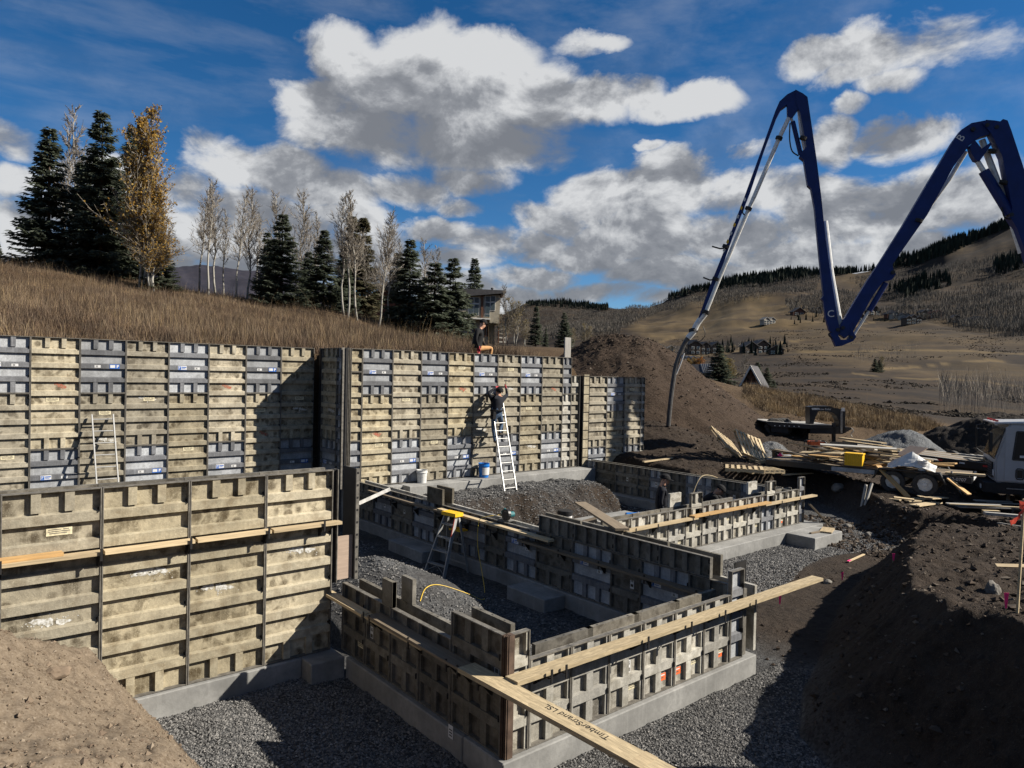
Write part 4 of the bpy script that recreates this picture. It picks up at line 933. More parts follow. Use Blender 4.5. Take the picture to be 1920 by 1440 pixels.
# circular saw on the dark wall, and its cord
sx = Vector((8.80, 10.62, .965))
t = thing('circular_saw', 'teal circular saw resting on the dark middle wall', 'saw', sx)
b = MB(); b.obox(sx+Vector((0, 0, -.03)), (.07, 0, 0), (0, .16, 0), (0, 0, .006)); b.build('base_plate', M['steel'], t)
b = MB(); b.cyl(sx+Vector((-.05, -.05, .06)), sx+Vector((-.065, -.05, .06)), .095, n=18); b.build('blade', M['steel'], t)
b = MB(); b.cyl(sx+Vector((-.02, -.05, .07)), sx+Vector((-.075, -.05, .08)), .115, .108, n=16); b.build('blade_guard', M['black'], t)
ms = simple('teal_tool_plastic', (.02, .12, .13), .45, 0, .1); b = MB(); b.cyl(sx+Vector((.0, -.05, .07)), sx+Vector((.13, -.05, .07)), .06, .055, n=14); b.build('motor', ms, t)
b = MB(); b.tube([sx+Vector((.02, -.02, .12)), sx+Vector((.02, .08, .16)), sx+Vector((.02, .16, .10)), sx+Vector((.02, .15, .02))], .022, 8); b.build('handle', ms, t)
cp = [sx+Vector((.02, .17, .03)), Vector((8.62, 10.85, .99)), Vector((8.47, 11.0, .93)), Vector((8.42, 11.02, .80)), Vector((8.40, 11.0, .4)), Vector((8.28, 10.7, 0)), Vector((8.05, 10.3, -.24)), Vector((7.7, 9.9, -.25)), Vector((7.2, 9.75, -.2)), Vector((6.7, 9.8, -.10)), Vector((6.3, 9.6, .15)), Vector((6.0, 9.3, .05))]
def spline(P, k=6):
    out = []
    for i in range(len(P)-1):
        p0, p1, p2, p3 = P[max(i-1, 0)], P[i], P[i+1], P[min(i+2, len(P)-1)]
        for j in range(k):
            t_ = j/k; out.append(.5*((2*p1)+(p2-p0)*t_+(2*p0-5*p1+4*p2-p3)*t_*t_+(3*p1-p0-3*p2+p3)*t_**3))
    return out+[P[-1]]
for q in cp[6:]: q.z = gz(q.x, q.y)+.012
tag(MB().tube(spline(cp), .0065, 6).build('extension_cord', simple('yellow_cord', (.62, .42, .06), .5, 0, .15)), 'yellow extension cord hanging from the saw into the near cell', 'cord')
P_ = [Vector(tuple(atY(x, y, 9.75))) for x, y in ((1299, 928), (1305, 910), (1313, 896), (1322, 891), (1334, 892), (1345, 896))]
tag(MB().tube(spline(P_), .012, 6).build('extension_cord', M['wood_lsl']), 'pale cord looping over the far cell between the two workers', 'cord')
b = MB(); b.beam((4.62, 9.02, 1.93), (4.95, 8.45, 2.10), .05, .03); 
q0, q1 = atX(672, 944, 4.66), atX(731, 917, 5.3); b = MB(); b.beam(q0, q1, .05, .02, (0, -1, .3)); o = b.build('brace_bar', M['steel'])
tag(o, 'punched steel brace bar sticking out from the end of the near left wall', 'bar')
b = MB(); q0 = atX(845, 1372, 4.345); b.obox(q0, (.001, 0, 0), (0, .042, 0), (0, 0, .07)); o = b.build('paper_tag', M['label']); tag(o, 'white paper tag stuck on the shaded near footing', 'tag')
for i_ in range(3): MB().obox(q0+np.array([-.0016, 0, .02-.03*i_]), (.0006, 0, 0), (0, .026, 0), (0, 0, .006)).build('printed_lettering', M['ink'], o)

# ------------------------------------------------------------------ the four workers
def person(label, J, mats, cap='black', group='workers on the site', face=(0, 1, 0)):
    """J: joints in world space. The body is one skinned surface; cap and gloves take their own material or child"""
    loc = J['pelvis']; t = thing('person', label, 'person', (loc[0], loc[1], min(v[2] for v in J.values())), 0, group)
    V = []; E = []; Rr = []; tags = []
    def vtx(p, r, tg): V.append(Vector(tuple(p))); Rr.append(r); tags.append(tg); return len(V)-1
    def edge(a, b_): E.append((a, b_))
    pv = vtx(J['pelvis'], .145, 'legs'); ch = vtx(Vector(J['pelvis']).lerp(Vector(J['neck']), .55), .16, 'top'); sh = vtx(Vector(J['pelvis']).lerp(Vector(J['neck']), .88), .15, 'top')
    nk = vtx(J['neck'], .06, 'skin'); hd = Vector(J['head']); f = Vector(face).normalized()
    h0 = vtx(hd-Vector((0, 0, .06)), .085, 'skin'); h1 = vtx(hd+Vector((0, 0, .06)), .095, 'skin')
    nose = vtx(hd+f*.115-Vector((0, 0, .02)), .018, 'skin')
    for a, b_ in ((pv, ch), (ch, sh), (sh, nk), (nk, h0), (h0, h1), (h0, nose)): edge(a, b_)
    for s_ in 'LR':
        s1 = vtx(J['sh'+s_], .075, 'top'); e1 = vtx(J['el'+s_], .052, 'top'); w1_ = vtx(J['wr'+s_], .036, 'top'); wd = (Vector(J['wr'+s_])-Vector(J['el'+s_])).normalized()
        hd_ = vtx(Vector(J['wr'+s_])+wd*.07, .038, 'hand'); edge(sh, s1); edge(s1, e1); edge(e1, w1_); edge(w1_, hd_)
        sdv = wd.cross(Vector((.3, .2, 1))).normalized(); cu_ = wd.cross(sdv)
        for k, (o_, ln) in enumerate(((-.032, .065), (-.011, .078), (.011, .075), (.032, .06))):
            k1 = vtx(V[hd_]+wd*.035+sdv*o_, .011, 'hand'); k2 = vtx(V[hd_]+wd*(.035+ln*.55)+sdv*o_+cu_*.028, .009, 'hand'); edge(hd_, k1); edge(k1, k2)
        th = vtx(V[hd_]+sdv*-.05+wd*.02+cu_*.03, .012, 'hand'); edge(hd_, th)
        hp = vtx(J['hip'+s_], .105, 'legs'); kn = vtx(J['kn'+s_], .068, 'legs'); an = vtx(J['an'+s_], .048, 'legs'); fd = Vector(J.get('toe'+s_, Vector(J['an'+s_])+f*.16-Vector((0, 0, .05))))
        to = vtx(fd, .045, 'boot'); edge(pv, hp); edge(hp, kn); edge(kn, an); edge(an, to)
    me = bpy.data.meshes.new('body'); me.from_pydata([tuple(v) for v in V], E, []); o = bpy.data.objects.new('body', me); C.objects.link(o)
    md = o.modifiers.new('skin', 'SKIN'); md.use_smooth_shade = True
    for i, sv in enumerate(me.skin_vertices[0].data): sv.radius = (Rr[i]*(1.18 if tags[i] == 'top' and i < 3 else 1.), Rr[i]); sv.use_root = (i == 0)
    ss = o.modifiers.new('sub', 'SUBSURF'); ss.levels = 1; ss.render_levels = 1
    dg = bpy.context.evaluated_depsgraph_get(); dg.update(); nm = bpy.data.meshes.new_from_object(o.evaluated_get(dg)); bpy.data.objects.remove(o)
    order = ['top', 'legs', 'skin', 'hand', 'boot']; nm.materials.clear()
    for k in order: nm.materials.append(M[mats[k]])
    SEGS = [(V[a], V[b_], tags[b_] if tags[b_] != 'legs' or tags[a] != 'top' else 'top') for a, b_ in E]
    co = np.zeros(len(nm.vertices)*3, np.float32); nm.vertices.foreach_get('co', co); co = co.reshape(-1, 3)
    cen = np.array([np.mean(co[list(pl.vertices)], axis=0) for pl in nm.polygons])
    best = np.full(len(cen), 1e9); mi = np.zeros(len(cen), np.int32)
    for a, b_, tg in SEGS:
        a_, bb = np.array(a), np.array(b_); ab = bb-a_; tt = np.clip(((cen-a_)@ab)/max(ab@ab, 1e-9), 0, 1); d = np.linalg.norm(cen-a_-tt[:, None]*ab, axis=1)
        w_ = d < best; best[w_] = d[w_]; mi[w_] = order.index(tg)
    nm.polygons.foreach_set('material_index', mi); nm.polygons.foreach_set('use_smooth', np.ones(len(mi), bool))
    ob = link(bpy.data.objects.new('body', nm), t); ob.matrix_parent_inverse = Matrix.Identity(4); ob.location = -Vector(t.location); WLOC[ob.name] = WLOC[t.name]
    r_ = f.cross(Vector((0, 0, 1))).normalized(); up_ = r_.cross(f)
    b = MB(); n = 14
    for i, (zz, rr) in enumerate(((.02, .112), (.06, .114), (.11, .095), (.145, .05), (.153, .01))): b.v += [tuple(hd+up_*zz+r_*math.cos(2*math.pi*k/n)*rr+f*math.sin(2*math.pi*k/n)*rr*1.08) for k in range(n)]
    for i in range(4): b.f += [(i*n+k, i*n+(k+1) % n, (i+1)*n+(k+1) % n, (i+1)*n+k) for k in range(n)]
    b.mi = [0]*len(b.f); b.obox(hd+f*.15+up_*.035, r_*.075, f*.06, up_*.006); b.build('cap', M[cap], t)
    for s_ in (-1, 1):
        MB().obox(hd+f*.088+r_*s_*.034+up_*.012, r_*.013, f*.004, up_*.007).build('eye', M['ink'], t)
        MB().obox(hd+r_*s_*.098-f*.005, r_*.012, f*.02, up_*.03).build('ear', M[mats['skin']], t)
    MB().obox(hd+f*.085-up_*.052, r_*.025, f*.004, up_*.005).build('mouth', M['rust'], t)
    return t
def jp(px, py, Yv): return Vector(tuple(atY(px, py, Yv)))
# man on the ladder, seen from behind, both arms up, hammer in the right hand
Y_ = 16.42
J = dict(pelvis=jp(931, 773, Y_-.05), neck=jp(934, 744, Y_+.02), head=jp(936.5, 735, Y_+.06), shL=jp(921.5, 747, Y_+.02), elL=jp(916, 738, Y_+.18), wrL=jp(929, 727, Y_+.33), shR=jp(945.5, 746, Y_+.02), elR=jp(951, 740, Y_+.16), wrR=jp(949, 729, Y_+.22),
         hipL=jp(926, 777, Y_-.05), knL=jp(925, 803, Y_+.08), anL=jp(928, 827, Y_-.02), hipR=jp(936, 777, Y_-.05), knR=jp(940.5, 795, Y_+.18), anR=jp(936.5, 811, Y_+.06), toeL=jp(929, 829, Y_+.15), toeR=jp(937, 813, Y_+.22))
person('person in a dark navy shirt and jeans swinging a hammer on the ladder', J, dict(top='cloth_navy', legs='denim', skin='skin', hand='glove', boot='boot'), 'cloth_black', face=(.25, 1, .25))
q = jp(948.5, 722.5, Y_+.26); t = thing('hammer', 'hammer held up by the man on the ladder', 'hammer', q)
MB().cyl(q-Vector((0, 0, .06)), q+Vector((.0, 0, .13)), .014, n=8).build('handle', M['wood_dark'], t); MB().beam(q+Vector((-.07, -.02, .14)), q+Vector((.07, .02, .14)), .03, .032).build('head', M['dark_steel'], t)
q = jp(926, 783, Y_-.1); t = thing('tool_belt', 'black tool belt with a pouch worn by the man on the ladder', 'tool belt', q)
b = MB(); c0 = J['pelvis']+Vector((0, 0, .06)); pts = [c0+Vector((.185*math.cos(a), .165*math.sin(a), 0)) for a in np.linspace(0, 2*math.pi, 17)]; b.tube(pts, .028, 6); b.build('belt', M['cloth_black'], t)
MB().obox(c0+Vector((-.17, -.06, -.14)), (.05, 0, 0), (0, .07, 0), (.01, 0, .11)).build('pouch', M['cloth_black'], t)
# man kneeling behind the top of the wall, turned to the right
Y_ = 17.42; zt = gz(13.1, 17.45)
J = dict(pelvis=jp(893, 652, Y_), neck=jp(900, 617, Y_), head=jp(905.5, 607, Y_), shL=jp(897, 622, Y_+.18), elL=jp(902, 637, Y_+.24), wrL=jp(910, 649, Y_+.2), shR=jp(895, 622, Y_-.18), elR=jp(892, 638, Y_-.24), wrR=jp(897, 651, Y_-.2),
         hipL=jp(894, 654, Y_+.1), knL=jp(922, 652, Y_+.12), anL=jp(918, 672, Y_+.12), hipR=jp(892, 655, Y_-.1), knR=jp(900, 676, Y_-.12), anR=jp(880, 680, Y_-.1))
for k in ('anL', 'anR', 'knR'): J[k].z = max(J[k].z, zt+.05)
person('person in a black jacket and tan trousers kneeling on top of the back wall', J, dict(top='cloth_black', legs='tan_cloth', skin='skin', hand='glove', boot='boot'), 'cloth_black', face=(1, -.35, -.35))
# standing man in the far cell, turned to the right, arm hanging
D_ = 16.9; b0 = atD(1240, 950, D_); X0 = Vector((b0[0], b0[1], gz(b0[0], b0[1]))); rg = Vector((RT[0], RT[1], 0)).normalized(); fw_ = Vector((FW[0], FW[1], 0)).normalized()
def L3(r, f, z): return X0+rg*r+fw_*f+Vector((0, 0, z))
J = dict(pelvis=L3(-.02, 0, .93), neck=L3(.02, 0, 1.46), head=L3(.07, 0, 1.60), shL=L3(.02, .19, 1.40), elL=L3(.02, .24, 1.12), wrL=L3(.08, .22, .88), shR=L3(-.02, -.19, 1.40), elR=L3(-.07, -.24, 1.12), wrR=L3(-.0, -.24, .87),
         hipL=L3(-.02, .09, .9), knL=L3(.03, .1, .48), anL=L3(-.02, .1, .08), hipR=L3(-.02, -.09, .9), knR=L3(0, -.1, .48), anR=L3(-.06, -.1, .08))
person('person in a black hooded jacket standing in the shaded far cell', J, dict(top='cloth_navy', legs='cloth_black', skin='skin', hand='glove', boot='boot'), 'cloth_black', face=(rg.x, rg.y, -.25))
# man bent over the form of the far cell wall, both red gloves on it
b0 = atY(1333, 950, 10.15); X0 = Vector((b0[0], b0[1], gz(b0[0], b0[1])))
J = dict(pelvis=L3(-.22, .15, .88), neck=L3(.10, .0, 1.22), head=L3(.20, -.02, 1.30), shL=L3(.12, .18, 1.16), elL=L3(.36, .16, 1.02), wrL=L3(.58, .02, .99), shR=L3(.05, -.18, 1.14), elR=L3(.14, -.3, .98), wrR=L3(.30, -.34, 1.02),
         hipL=L3(-.2, .23, .85), knL=L3(-.05, .25, .46), anL=L3(-.2, .25, .08), hipR=L3(-.2, .05, .85), knR=L3(-.1, .0, .46), anR=L3(-.3, 0, .08))
person('person in black bending over the far cell form with red gloves', J, dict(top='cloth_black', legs='cloth_black', skin='skin', hand='glove', boot='boot'), 'cloth_black', face=(rg.x*.9, rg.y*.9-.1, -.7))

# ------------------------------------------------------------------ heaps
def heap(name, label, cat, c, rx, ry, rot, h, mat, top=.15, rough=.06, seed=1, n=(64, 40), base=None):
    na_, nr_ = n; an = np.linspace(0, 2*math.pi, na_, endpoint=False); rr = np.linspace(0, 1.12, nr_); A, R_ = np.meshgrid(an, rr)
    lx, ly = R_*rx*np.cos(A), R_*ry*np.sin(A); x = c[0]+lx*math.cos(rot)-ly*math.sin(rot); y = c[1]+lx*math.sin(rot)+ly*math.cos(rot)
    Rn = R_+.10*fbm(x/rx*1.6+seed, y/ry*1.6, seed, 3)
    pr = np.clip((1-Rn)/(1-top), -.12, 1); pr = np.where(pr > .85, .85+.15*(1-np.exp(-(pr-.85)/.15))*.9, pr)
    z = (ground(x, y) if base is None else np.maximum(ground(x, y)-.15-.4*(pr < 0), base+h*pr) if True else 0)+(h*pr if base is None else 0)+rough*(fbm(x*1.6, y*1.6, seed+3, 4)+.5*fbm(x*6, y*6, seed+5, 3))*(R_ < 1.05)-.04*(R_ > 1.02)
    i0 = np.arange(na_)[None]+na_*np.arange(nr_-1)[:, None]; i1 = (np.arange(na_)+1)[None] % na_+na_*np.arange(nr_-1)[:, None]
    F = np.stack([i0, i0+na_, i1+na_, i1], -1).reshape(-1, 4)
    me = np_mesh(name, np.stack([x, y, z], -1).reshape(-1, 3), F, mat, None, True); o = link(bpy.data.objects.new(name, me)); 
    return tag(o, label, cat), (x, y, z)
def soil_mat(name, lo, hi, stone, streak=None):
    m = NT(name); p = m.pos(); n1 = m.noise(p, .9, 6, .62); n2 = m.noise(p, 7, 6, .65); n3 = m.noise(p, 38, 3, .6)
    c = m.mix(m.ramp(n1, .3, .7), lo, hi); c = m.mix(m.ramp(n2, .45, .75, 0, .6), c, tuple(q*1.5 for q in hi)); c = m.mix(m.ramp(n3, .60, .74, 0, .6), c, stone)
    m.col(c); m.bump(m.math('ADD', n2, m.math('MULTIPLY', n3, .5)), .9, .08); m.b.inputs['Roughness'].default_value = .95; m.b.inputs['Specular IOR Level'].default_value = .12
    return m.m
M['soil_dark'] = soil_mat('dark_topsoil', (.026, .0175, .012), (.050, .035, .025), (.11, .09, .07))
M['soil_black'] = soil_mat('black_rubbly_soil', (.014, .0115, .010), (.028, .023, .019), (.12, .105, .09))
def grav_mat(name, lo, hi, sc=24):
    m = NT(name); p = m.pos(); v = m.voro(p, sc); s_ = m.n('ShaderNodeSeparateColor'); m.l(v.outputs['Color'], s_.inputs[0]); n1 = m.noise(p, 1.4, 4)
    c = m.mix(s_.outputs[0], lo, hi); c = m.mix(m.ramp(n1, .4, .7, 0, .4), c, lo); m.col(c); m.bump(m.math('SUBTRACT', 1., v.outputs['Distance']), .9, .05); return m.m
M['gravel_heap'] = grav_mat('crushed_stone_heap', (.05, .056, .062), (.15, .155, .16)); M['gravel_fine'] = grav_mat('fine_stone_heap', (.06, .063, .067), (.19, .19, .19), 30)
pc = atD(1150, 700, 37.0); mound_o, MXYZ = heap('soil_mound', 'tall mound of dark topsoil behind the right end of the formwork', 'soil mound', (pc[0], pc[1]), 8.3, 7.9, 0, 4.7, M['soil_dark'], .13, .15, 4, (180, 110), 1.45)
q = on_ground(1452, 858); heap('gravel_heap', 'small heap of grey gravel beside the leaning pallets', 'gravel heap', (q.x, q.y), 1.35, 1.0, 0, .62, M['gravel_fine'], .1, .04, 6)
q = atD(1706, 830, 32.); heap('gravel_heap', 'blue-grey heap of crushed stone behind the long flatbed trailer', 'gravel heap', (q[0], q[1]), 2.6, 2.0, 0, 1.1, M['gravel_heap'], .1, .05, 8)
q = atD(1880, 820, 33.); heap('soil_mound', 'dark rubbly soil mound behind the white truck cab', 'soil mound', (q[0], q[1]), 4.2, 3.2, R(20), 2.15, M['soil_black'], .3, .12, 9, (110, 60))
# ------------------------------------------------------------------ pump truck and boom
g0 = on_ground(1863, 952); rg = Vector((RT[0], RT[1], 0)).normalized(); fwh = Vector((FW[0], FW[1], 0)).normalized()
a_ = R(-25); fx = (-rg*math.cos(a_)-fwh*math.sin(a_)).normalized(); rotz = math.atan2(fx.y, fx.x); ly = Vector((-fx.y, fx.x, 0))
org = Vector((g0.x, g0.y, 0))-ly*1.2; org.z = gz(org.x, org.y)-.02
tk = thing('pump_truck', 'white cab-over concrete pump truck with a blue folding boom reaching over the soil mound', 'pump truck', org, rotz)
def tp(x, y, z): return org+fx*x+ly*y+Vector((0, 0, z))
def lb(f, name, mats): b = MB(); f(b); return b.build(name, mats, tk, world=False)
WP = M['white_paint']
cab = [(-.02, .78), (.0, 1.55), (-.33, 2.72), (-.42, 2.84), (-1.95, 2.84), (-1.95, .78)]
b = MB(); b.prism([(x, -1.2, z) for x, z in cab], (0, 2.4, 0)); cabo = b.build('cab', WP, tk, world=False); bm = bmesh.new(); bm.from_mesh(cabo.data); bmesh.ops.bevel(bm, geom=list(bm.edges), offset=.05, segments=2, affect='EDGES'); bm.to_mesh(cabo.data); bm.free()
lb(lambda b: b.prism([(.03, -1.22, 2.80), (.03, 1.22, 2.80), (-1.9, 1.22, 2.90), (-1.9, -1.22, 2.90)], (0, 0, .05)), 'roof_visor', WP)
for y in (-.8, -.3, .3, .8): lb(lambda b: b.box(-.12, -.04, y-.05, y+.05, 2.87, 2.93), 'marker_light', M['red'])
def wsl(x0, z0, x1, z1, y0, y1, off): # quad slab on the raked windscreen
    return [(x0+off, y0, z0), (x0+off, y1, z0), (x1+off, y1, z1), (x1+off, y0, z1)]
lb(lambda b: b.prism(wsl(-.012, 1.62, -.31, 2.66, -1.04, 1.04, .01), (.012, 0, .004)), 'windscreen', M['glass'])
lb(lambda b: b.box(.0, .035, -.85, .85, .92, 1.45), 'grille', M['black'])
for k in range(6): lb(lambda b: b.box(.035, .045, -.8, .8, .97+k*.08, .99+k*.08), 'grille_bar', M['steel'])
for y in (-1.0, 1.0): lb(lambda b: b.box(.0, .03, y-.11, y+.11, 1.0, 1.2), 'headlight', M['label'])
lb(lambda b: (b.box(-.1, .32, -1.22, 1.22, .42, .76), b.box(-.55, -.1, 1.02, 1.22, .40, .76), b.box(-.55, -.1, -1.22, -1.02, .40, .76)), 'bumper', M['dark_steel'])
lb(lambda b: b.box(.322, .33, .55, .85, .5, .64), 'licence_plate', M['label'])
for s_ in (1, -1):
    y = 1.205*s_; d_ = .014*s_
    dr = lb(lambda b: b.box(-1.62, -.28, min(y, y+d_), max(y, y+d_), .86, 2.72), 'door', WP)
    def sub(f, n, mt):
        b = MB(); f(b); return b.build(n, mt, dr, world=False)
    y2 = y+d_; e_ = .006*s_
    sub(lambda b: b.prism([(-.52, y2, 1.62), (-.62, y2, 2.55), (-1.5, y2, 2.55), (-1.5, y2, 1.62)], (0, e_, 0)), 'door_window', M['glass'])
    for (xa, za, xb, zb) in ((-.50, 1.60, -.60, 2.57), (-.60, 2.57, -1.52, 2.57), (-1.52, 2.57, -1.52, 1.60), (-1.52, 1.60, -.50, 1.60)): sub(lambda b: b.beam((xa, y2+e_, za), (xb, y2+e_, zb), .05, .012, (0, 1, 0)), 'window_seal', M['rubber'])
    sub(lambda b: b.tube([(-.72+.11*sx_, y2+.004*s_, 1.12+.18*sz_) for sx_, sz_ in ((-1, -.7), (-.7, -1), (.7, -1), (1, -.7), (1, .7), (.7, 1), (-.7, 1), (-1, .7), (-1, -.7))], .022, 6), 'lower_window_frame', M['rubber'])
    sub(lambda b: b.box(-.80, -.64, min(y2, y2+e_), max(y2, y2+e_), .98, 1.26), 'lower_window', M['glass'])
    sub(lambda b: b.box(-1.5, -1.32, min(y2, y2+.03*s_), max(y2, y2+.03*s_), 1.44, 1.49), 'handle', M['black'])
    sub(lambda b: b.box(-.85, -.70, min(y2+e_, y2+2*e_), max(y2+e_, y2+2*e_), 1.68, 1.76), 'sticker', M['label'])
    lb(lambda b: (b.tube([(-.02, y*.98, 2.7), (.22, y*1.06, 2.62), (.20, y*1.06, 1.75), (.02, y*.98, 1.60)], .018, 6)), 'mirror_arm', M['black'])
    lb(lambda b: b.box(.12, .20, y*1.06-.10, y*1.06+.10, 1.85, 2.5), 'mirror', M['black'])
    lb(lambda b: b.box(-1.5, -.2, min(y*.99, y), max(y*.99, y), .42, .80), 'step_panel', M['dark_steel'])
    lb(lambda b: b.box(-1.35, -.35, min(y, y+.05*s_), max(y, y+.05*s_), .58, .62), 'step', M['steel'])
def wheel(p, r, w, side, parent, dual=False):
    """p centre, side the outward unit axis; tyre with a rim as its sub-part"""
    p = Vector(tuple(p)); s_ = Vector(tuple(side)); x = Vector((0, 0, 1)); y = s_.cross(x); n = 24
    b = MB()
    prof = [(r*.62, -.5), (r*.93, -.5), (r, -.36), (r, .36), (r*.93, .5), (r*.62, .5)]
    for k in range(n):
        an_ = 2*math.pi*k/n; e = x*math.cos(an_)+y*math.sin(an_); b.v += [tuple(p+e*q+s_*(h*w)) for q, h in prof]
    m_ = len(prof); b.f = [(k*m_+i, k*m_+(i+1) % m_, ((k+1) % n)*m_+(i+1) % m_, ((k+1) % n)*m_+i) for k in range(n) for i in range(m_)]; b.mi = [0]*len(b.f)
    t_ = b.build('wheel', M['rubber'], parent)
    b = MB(); b.cyl(p-s_*w*.3, p+s_*w*.18, r*.60, r*.58, n=20); b.cyl(p+s_*w*.18, p+s_*w*.34, r*.22, r*.17, n=12)
    for k in range(8): an_ = 2*math.pi*k/8; e = x*math.cos(an_)+y*math.sin(an_); b.obox(p+s_*w*.24+e*r*.42, e*r*.17, s_.cross(e)*r*.06, s_*w*.05)
    b.build('rim', M['pipe'], t_)
    return t_
for x in (-1.25, -5.6, -7.0):
    for s_ in (1, -1): wheel(tp(x, 1.0*s_, .5), .5, .3, ly*s_, tk)
lb(lambda b: b.box(-9.2, -2.0, -.45, .45, .7, 1.0), 'chassis', M['dark_steel'])
lb(lambda b: b.box(-8.8, -4.8, -1.15, 1.15, 1.0, 1.35), 'deck', WP); lb(lambda b: b.box(-3.0, -2.05, 1.0, 1.2, .45, 1.1), 'tank', WP)
# boom: folded sections in one upright plane through the turntable and the hose end
hp_ = on_ground(1253, 800, 20); tt = tp(-3.1, 0, 0); pv_ = Vector((hp_.x-tt.x, hp_.y-tt.y, 0)); BN = Vector((pv_.y, -pv_.x, 0)).normalized()
if BN.dot(fwh) > 0: BN = -BN                                  # towards the site
lb(lambda b: (b.cyl((-3.1, 0, 1.0), (-3.1, 0, 1.6), .55, n=20), b.box(-3.45, -2.75, -.35, .35, 1.6, 2.3)), 'turntable', M['blue_boom'])
def bp(px, py): d = Vector(tuple(ray(px, py))); e = Vector((0, 0, H)); k = (tt-e).dot(BN)/d.dot(BN); return e+d*k
def zp(x, y): return bp(1200+x*.375, 150+y*.375)
def plate(name, pts, th, mat='blue_boom', off=0., parent=tk, mt=None):
    P_ = [zp(*q)+BN*(off+th/2) for q in pts]; b = MB(); b.prism(P_, -BN*th); o = b.build(name, M[mat], parent)
    bm = bmesh.new(); bm.from_mesh(o.data); bmesh.ops.triangulate(bm, faces=[f for f in bm.faces if len(f.verts) > 4]); bmesh.ops.recalc_face_normals(bm, faces=bm.faces); bm.to_mesh(o.data); bm.free(); return o
tu = tt+Vector((0, 0, 2.2)); tb = lambda: None
s1 = plate('boom_section', [(1700,225),(1720,209),(1760,212),(1790,217),(1803,205),(1826,212),(1845,262),(1920,490),(2080,980),(2300,1690),(2440,2010),(2330,2060),(2180,1700),(2000,1130),(1920,880),(1872,745),(1838,690),(1850,650),(1800,390),(1745,275)], .42)
s2 = plate('boom_section', [(990,1270),(1000,1225),(1130,1010),(1200,905),(1310,730),(1425,535),(1560,310),(1600,255),(1650,222),(1725,208),(1757,240),(1738,278),(1690,292),(1640,332),(1560,440),(1430,680),(1310,850),(1258,925),(1262,950),(1275,975),(1255,1000),(1210,1012),(1160,1080),(1060,1262),(1022,1292)], .36, off=-.03)
s3 = plate('boom_section', [(775,55),(812,74),(835,92),(845,160),(880,400),(905,600),(925,800),(960,1040),(985,1200),(1000,1262),(975,1292),(942,1250),(925,1190),(915,1110),(903,1095),(915,1080),(895,900),(870,640),(852,545),(836,530),(816,405),(795,388),(800,370),(830,340),(800,180),(775,112)], .30)
s4 = plate('boom_section', [(775,56),(735,76),(696,112),(675,160),(600,370),(520,590),(430,830),(350,1030),(300,1168),(292,1190),(316,1196),(335,1140),(392,990),(462,790),(552,560),(622,350),(682,192),(704,150),(736,126),(775,100)], .24, off=-.02)
plate('link_plate', [(735,192),(733,125),(775,92),(795,125),(790,150),(762,190),(748,196)], .20, off=.03)
plate('link_plate', [(1640,335),(1668,310),(1700,350),(1745,318),(1748,330),(1690,412),(1668,405),(1650,375)], .30, off=.02)
plate('link_plate', [(945,1265),(975,1333),(1005,1330),(1062,1306),(1076,1285),(1060,1265),(1030,1300),(1000,1300),(985,1275)], .34, off=.02)
plate('link_plate', [(1043,1218),(1056,1210),(1062,1262),(1078,1286),(1060,1302),(1040,1290),(1052,1262)], .30, off=.02)
def zcyl(name, a, b_, r, mat, off=0.): MB().cyl(zp(*a)+BN*off, zp(*b_)+BN*off, r, n=12).build(name, M[mat], tk)
zcyl('hydraulic_rod', (1688, 408), (1722, 462), .085, 'pipe'); zcyl('hydraulic_cylinder', (1718, 455), (1848, 668), .17, 'blue_boom')
zcyl('hydraulic_rod', (752, 185), (766, 215), .05, 'pipe'); zcyl('hydraulic_cylinder', (764, 208), (803, 372), .085, 'blue_boom')
zcyl('hydraulic_rod', (1070, 1272), (1148, 1150), .05, 'pipe'); zcyl('hydraulic_cylinder', (1145, 1155), (1228, 1015), .10, 'blue_boom', .02)
def pipe(pts, r=.075, off=-.28): MB().tube([zp(*q)+BN*off for q in pts], r, 10).build('delivery_pipe', M['pipe'], tk)
pipe([(742,195),(690,305),(530,680),(400,985),(330,1160)], .08, .10); pipe([(800,120),(815,250),(880,590),(935,850),(1005,1225)], .085, -.30); pipe([(1645,345),(1560,485),(1400,705),(1300,860)], .075, -.32); pipe([(1720,290),(1745,360),(1852,640),(1920,860)], .11, -.20)
pipe([(775,100),(742,195)], .07, -.05); pipe([(930,700),(960,960),(1006,1222)], .10, -.22)
for q in ((745, 330, 540, 655), (0, 0, 0, 0)):
    pass
for (x, y) in ((538, 655), (425, 843), (375, 1005), (328, 1168), (690, 305), (1385, 715), (1750, 370), (1805, 525), (810, 305)):
    MB().cyl(zp(x, y)+BN*.16, zp(x+6, y-14)+BN*.16, .13, n=12).build('pipe_clamp', M['dark_steel'], tk)
for (x, y, dx, dy) in ((400, 843, -40, -10), (348, 1000, -32, -12)):
    MB().tube([zp(x+30, y)+BN*.1, zp(x, y), zp(x+dx, y+dy)+BN*.05], .03, 6).build('hose_bracket', M['dark_steel'], tk)
for pts in ([(520,640),(512,665),(522,680)], [(748,222),(746,300),(758,360),(790,385)], [(1800,640),(1815,690),(1845,700)], [(955,1262),(940,1275),(965,1300)]): MB().tube(spline([zp(*q)+BN*.14 for q in pts]), .025, 6).build('hydraulic_hose', M['black'], tk)
for (x, y) in ((1725, 235), (1772, 245), (1655, 255), (1845, 680), (1258, 965), (985, 1250), (1052, 1288), (1010, 1240)): MB().cyl(zp(x, y)+BN*.24, zp(x, y)-BN*.26, .07, n=14).build('pivot_pin', M['black'], tk)
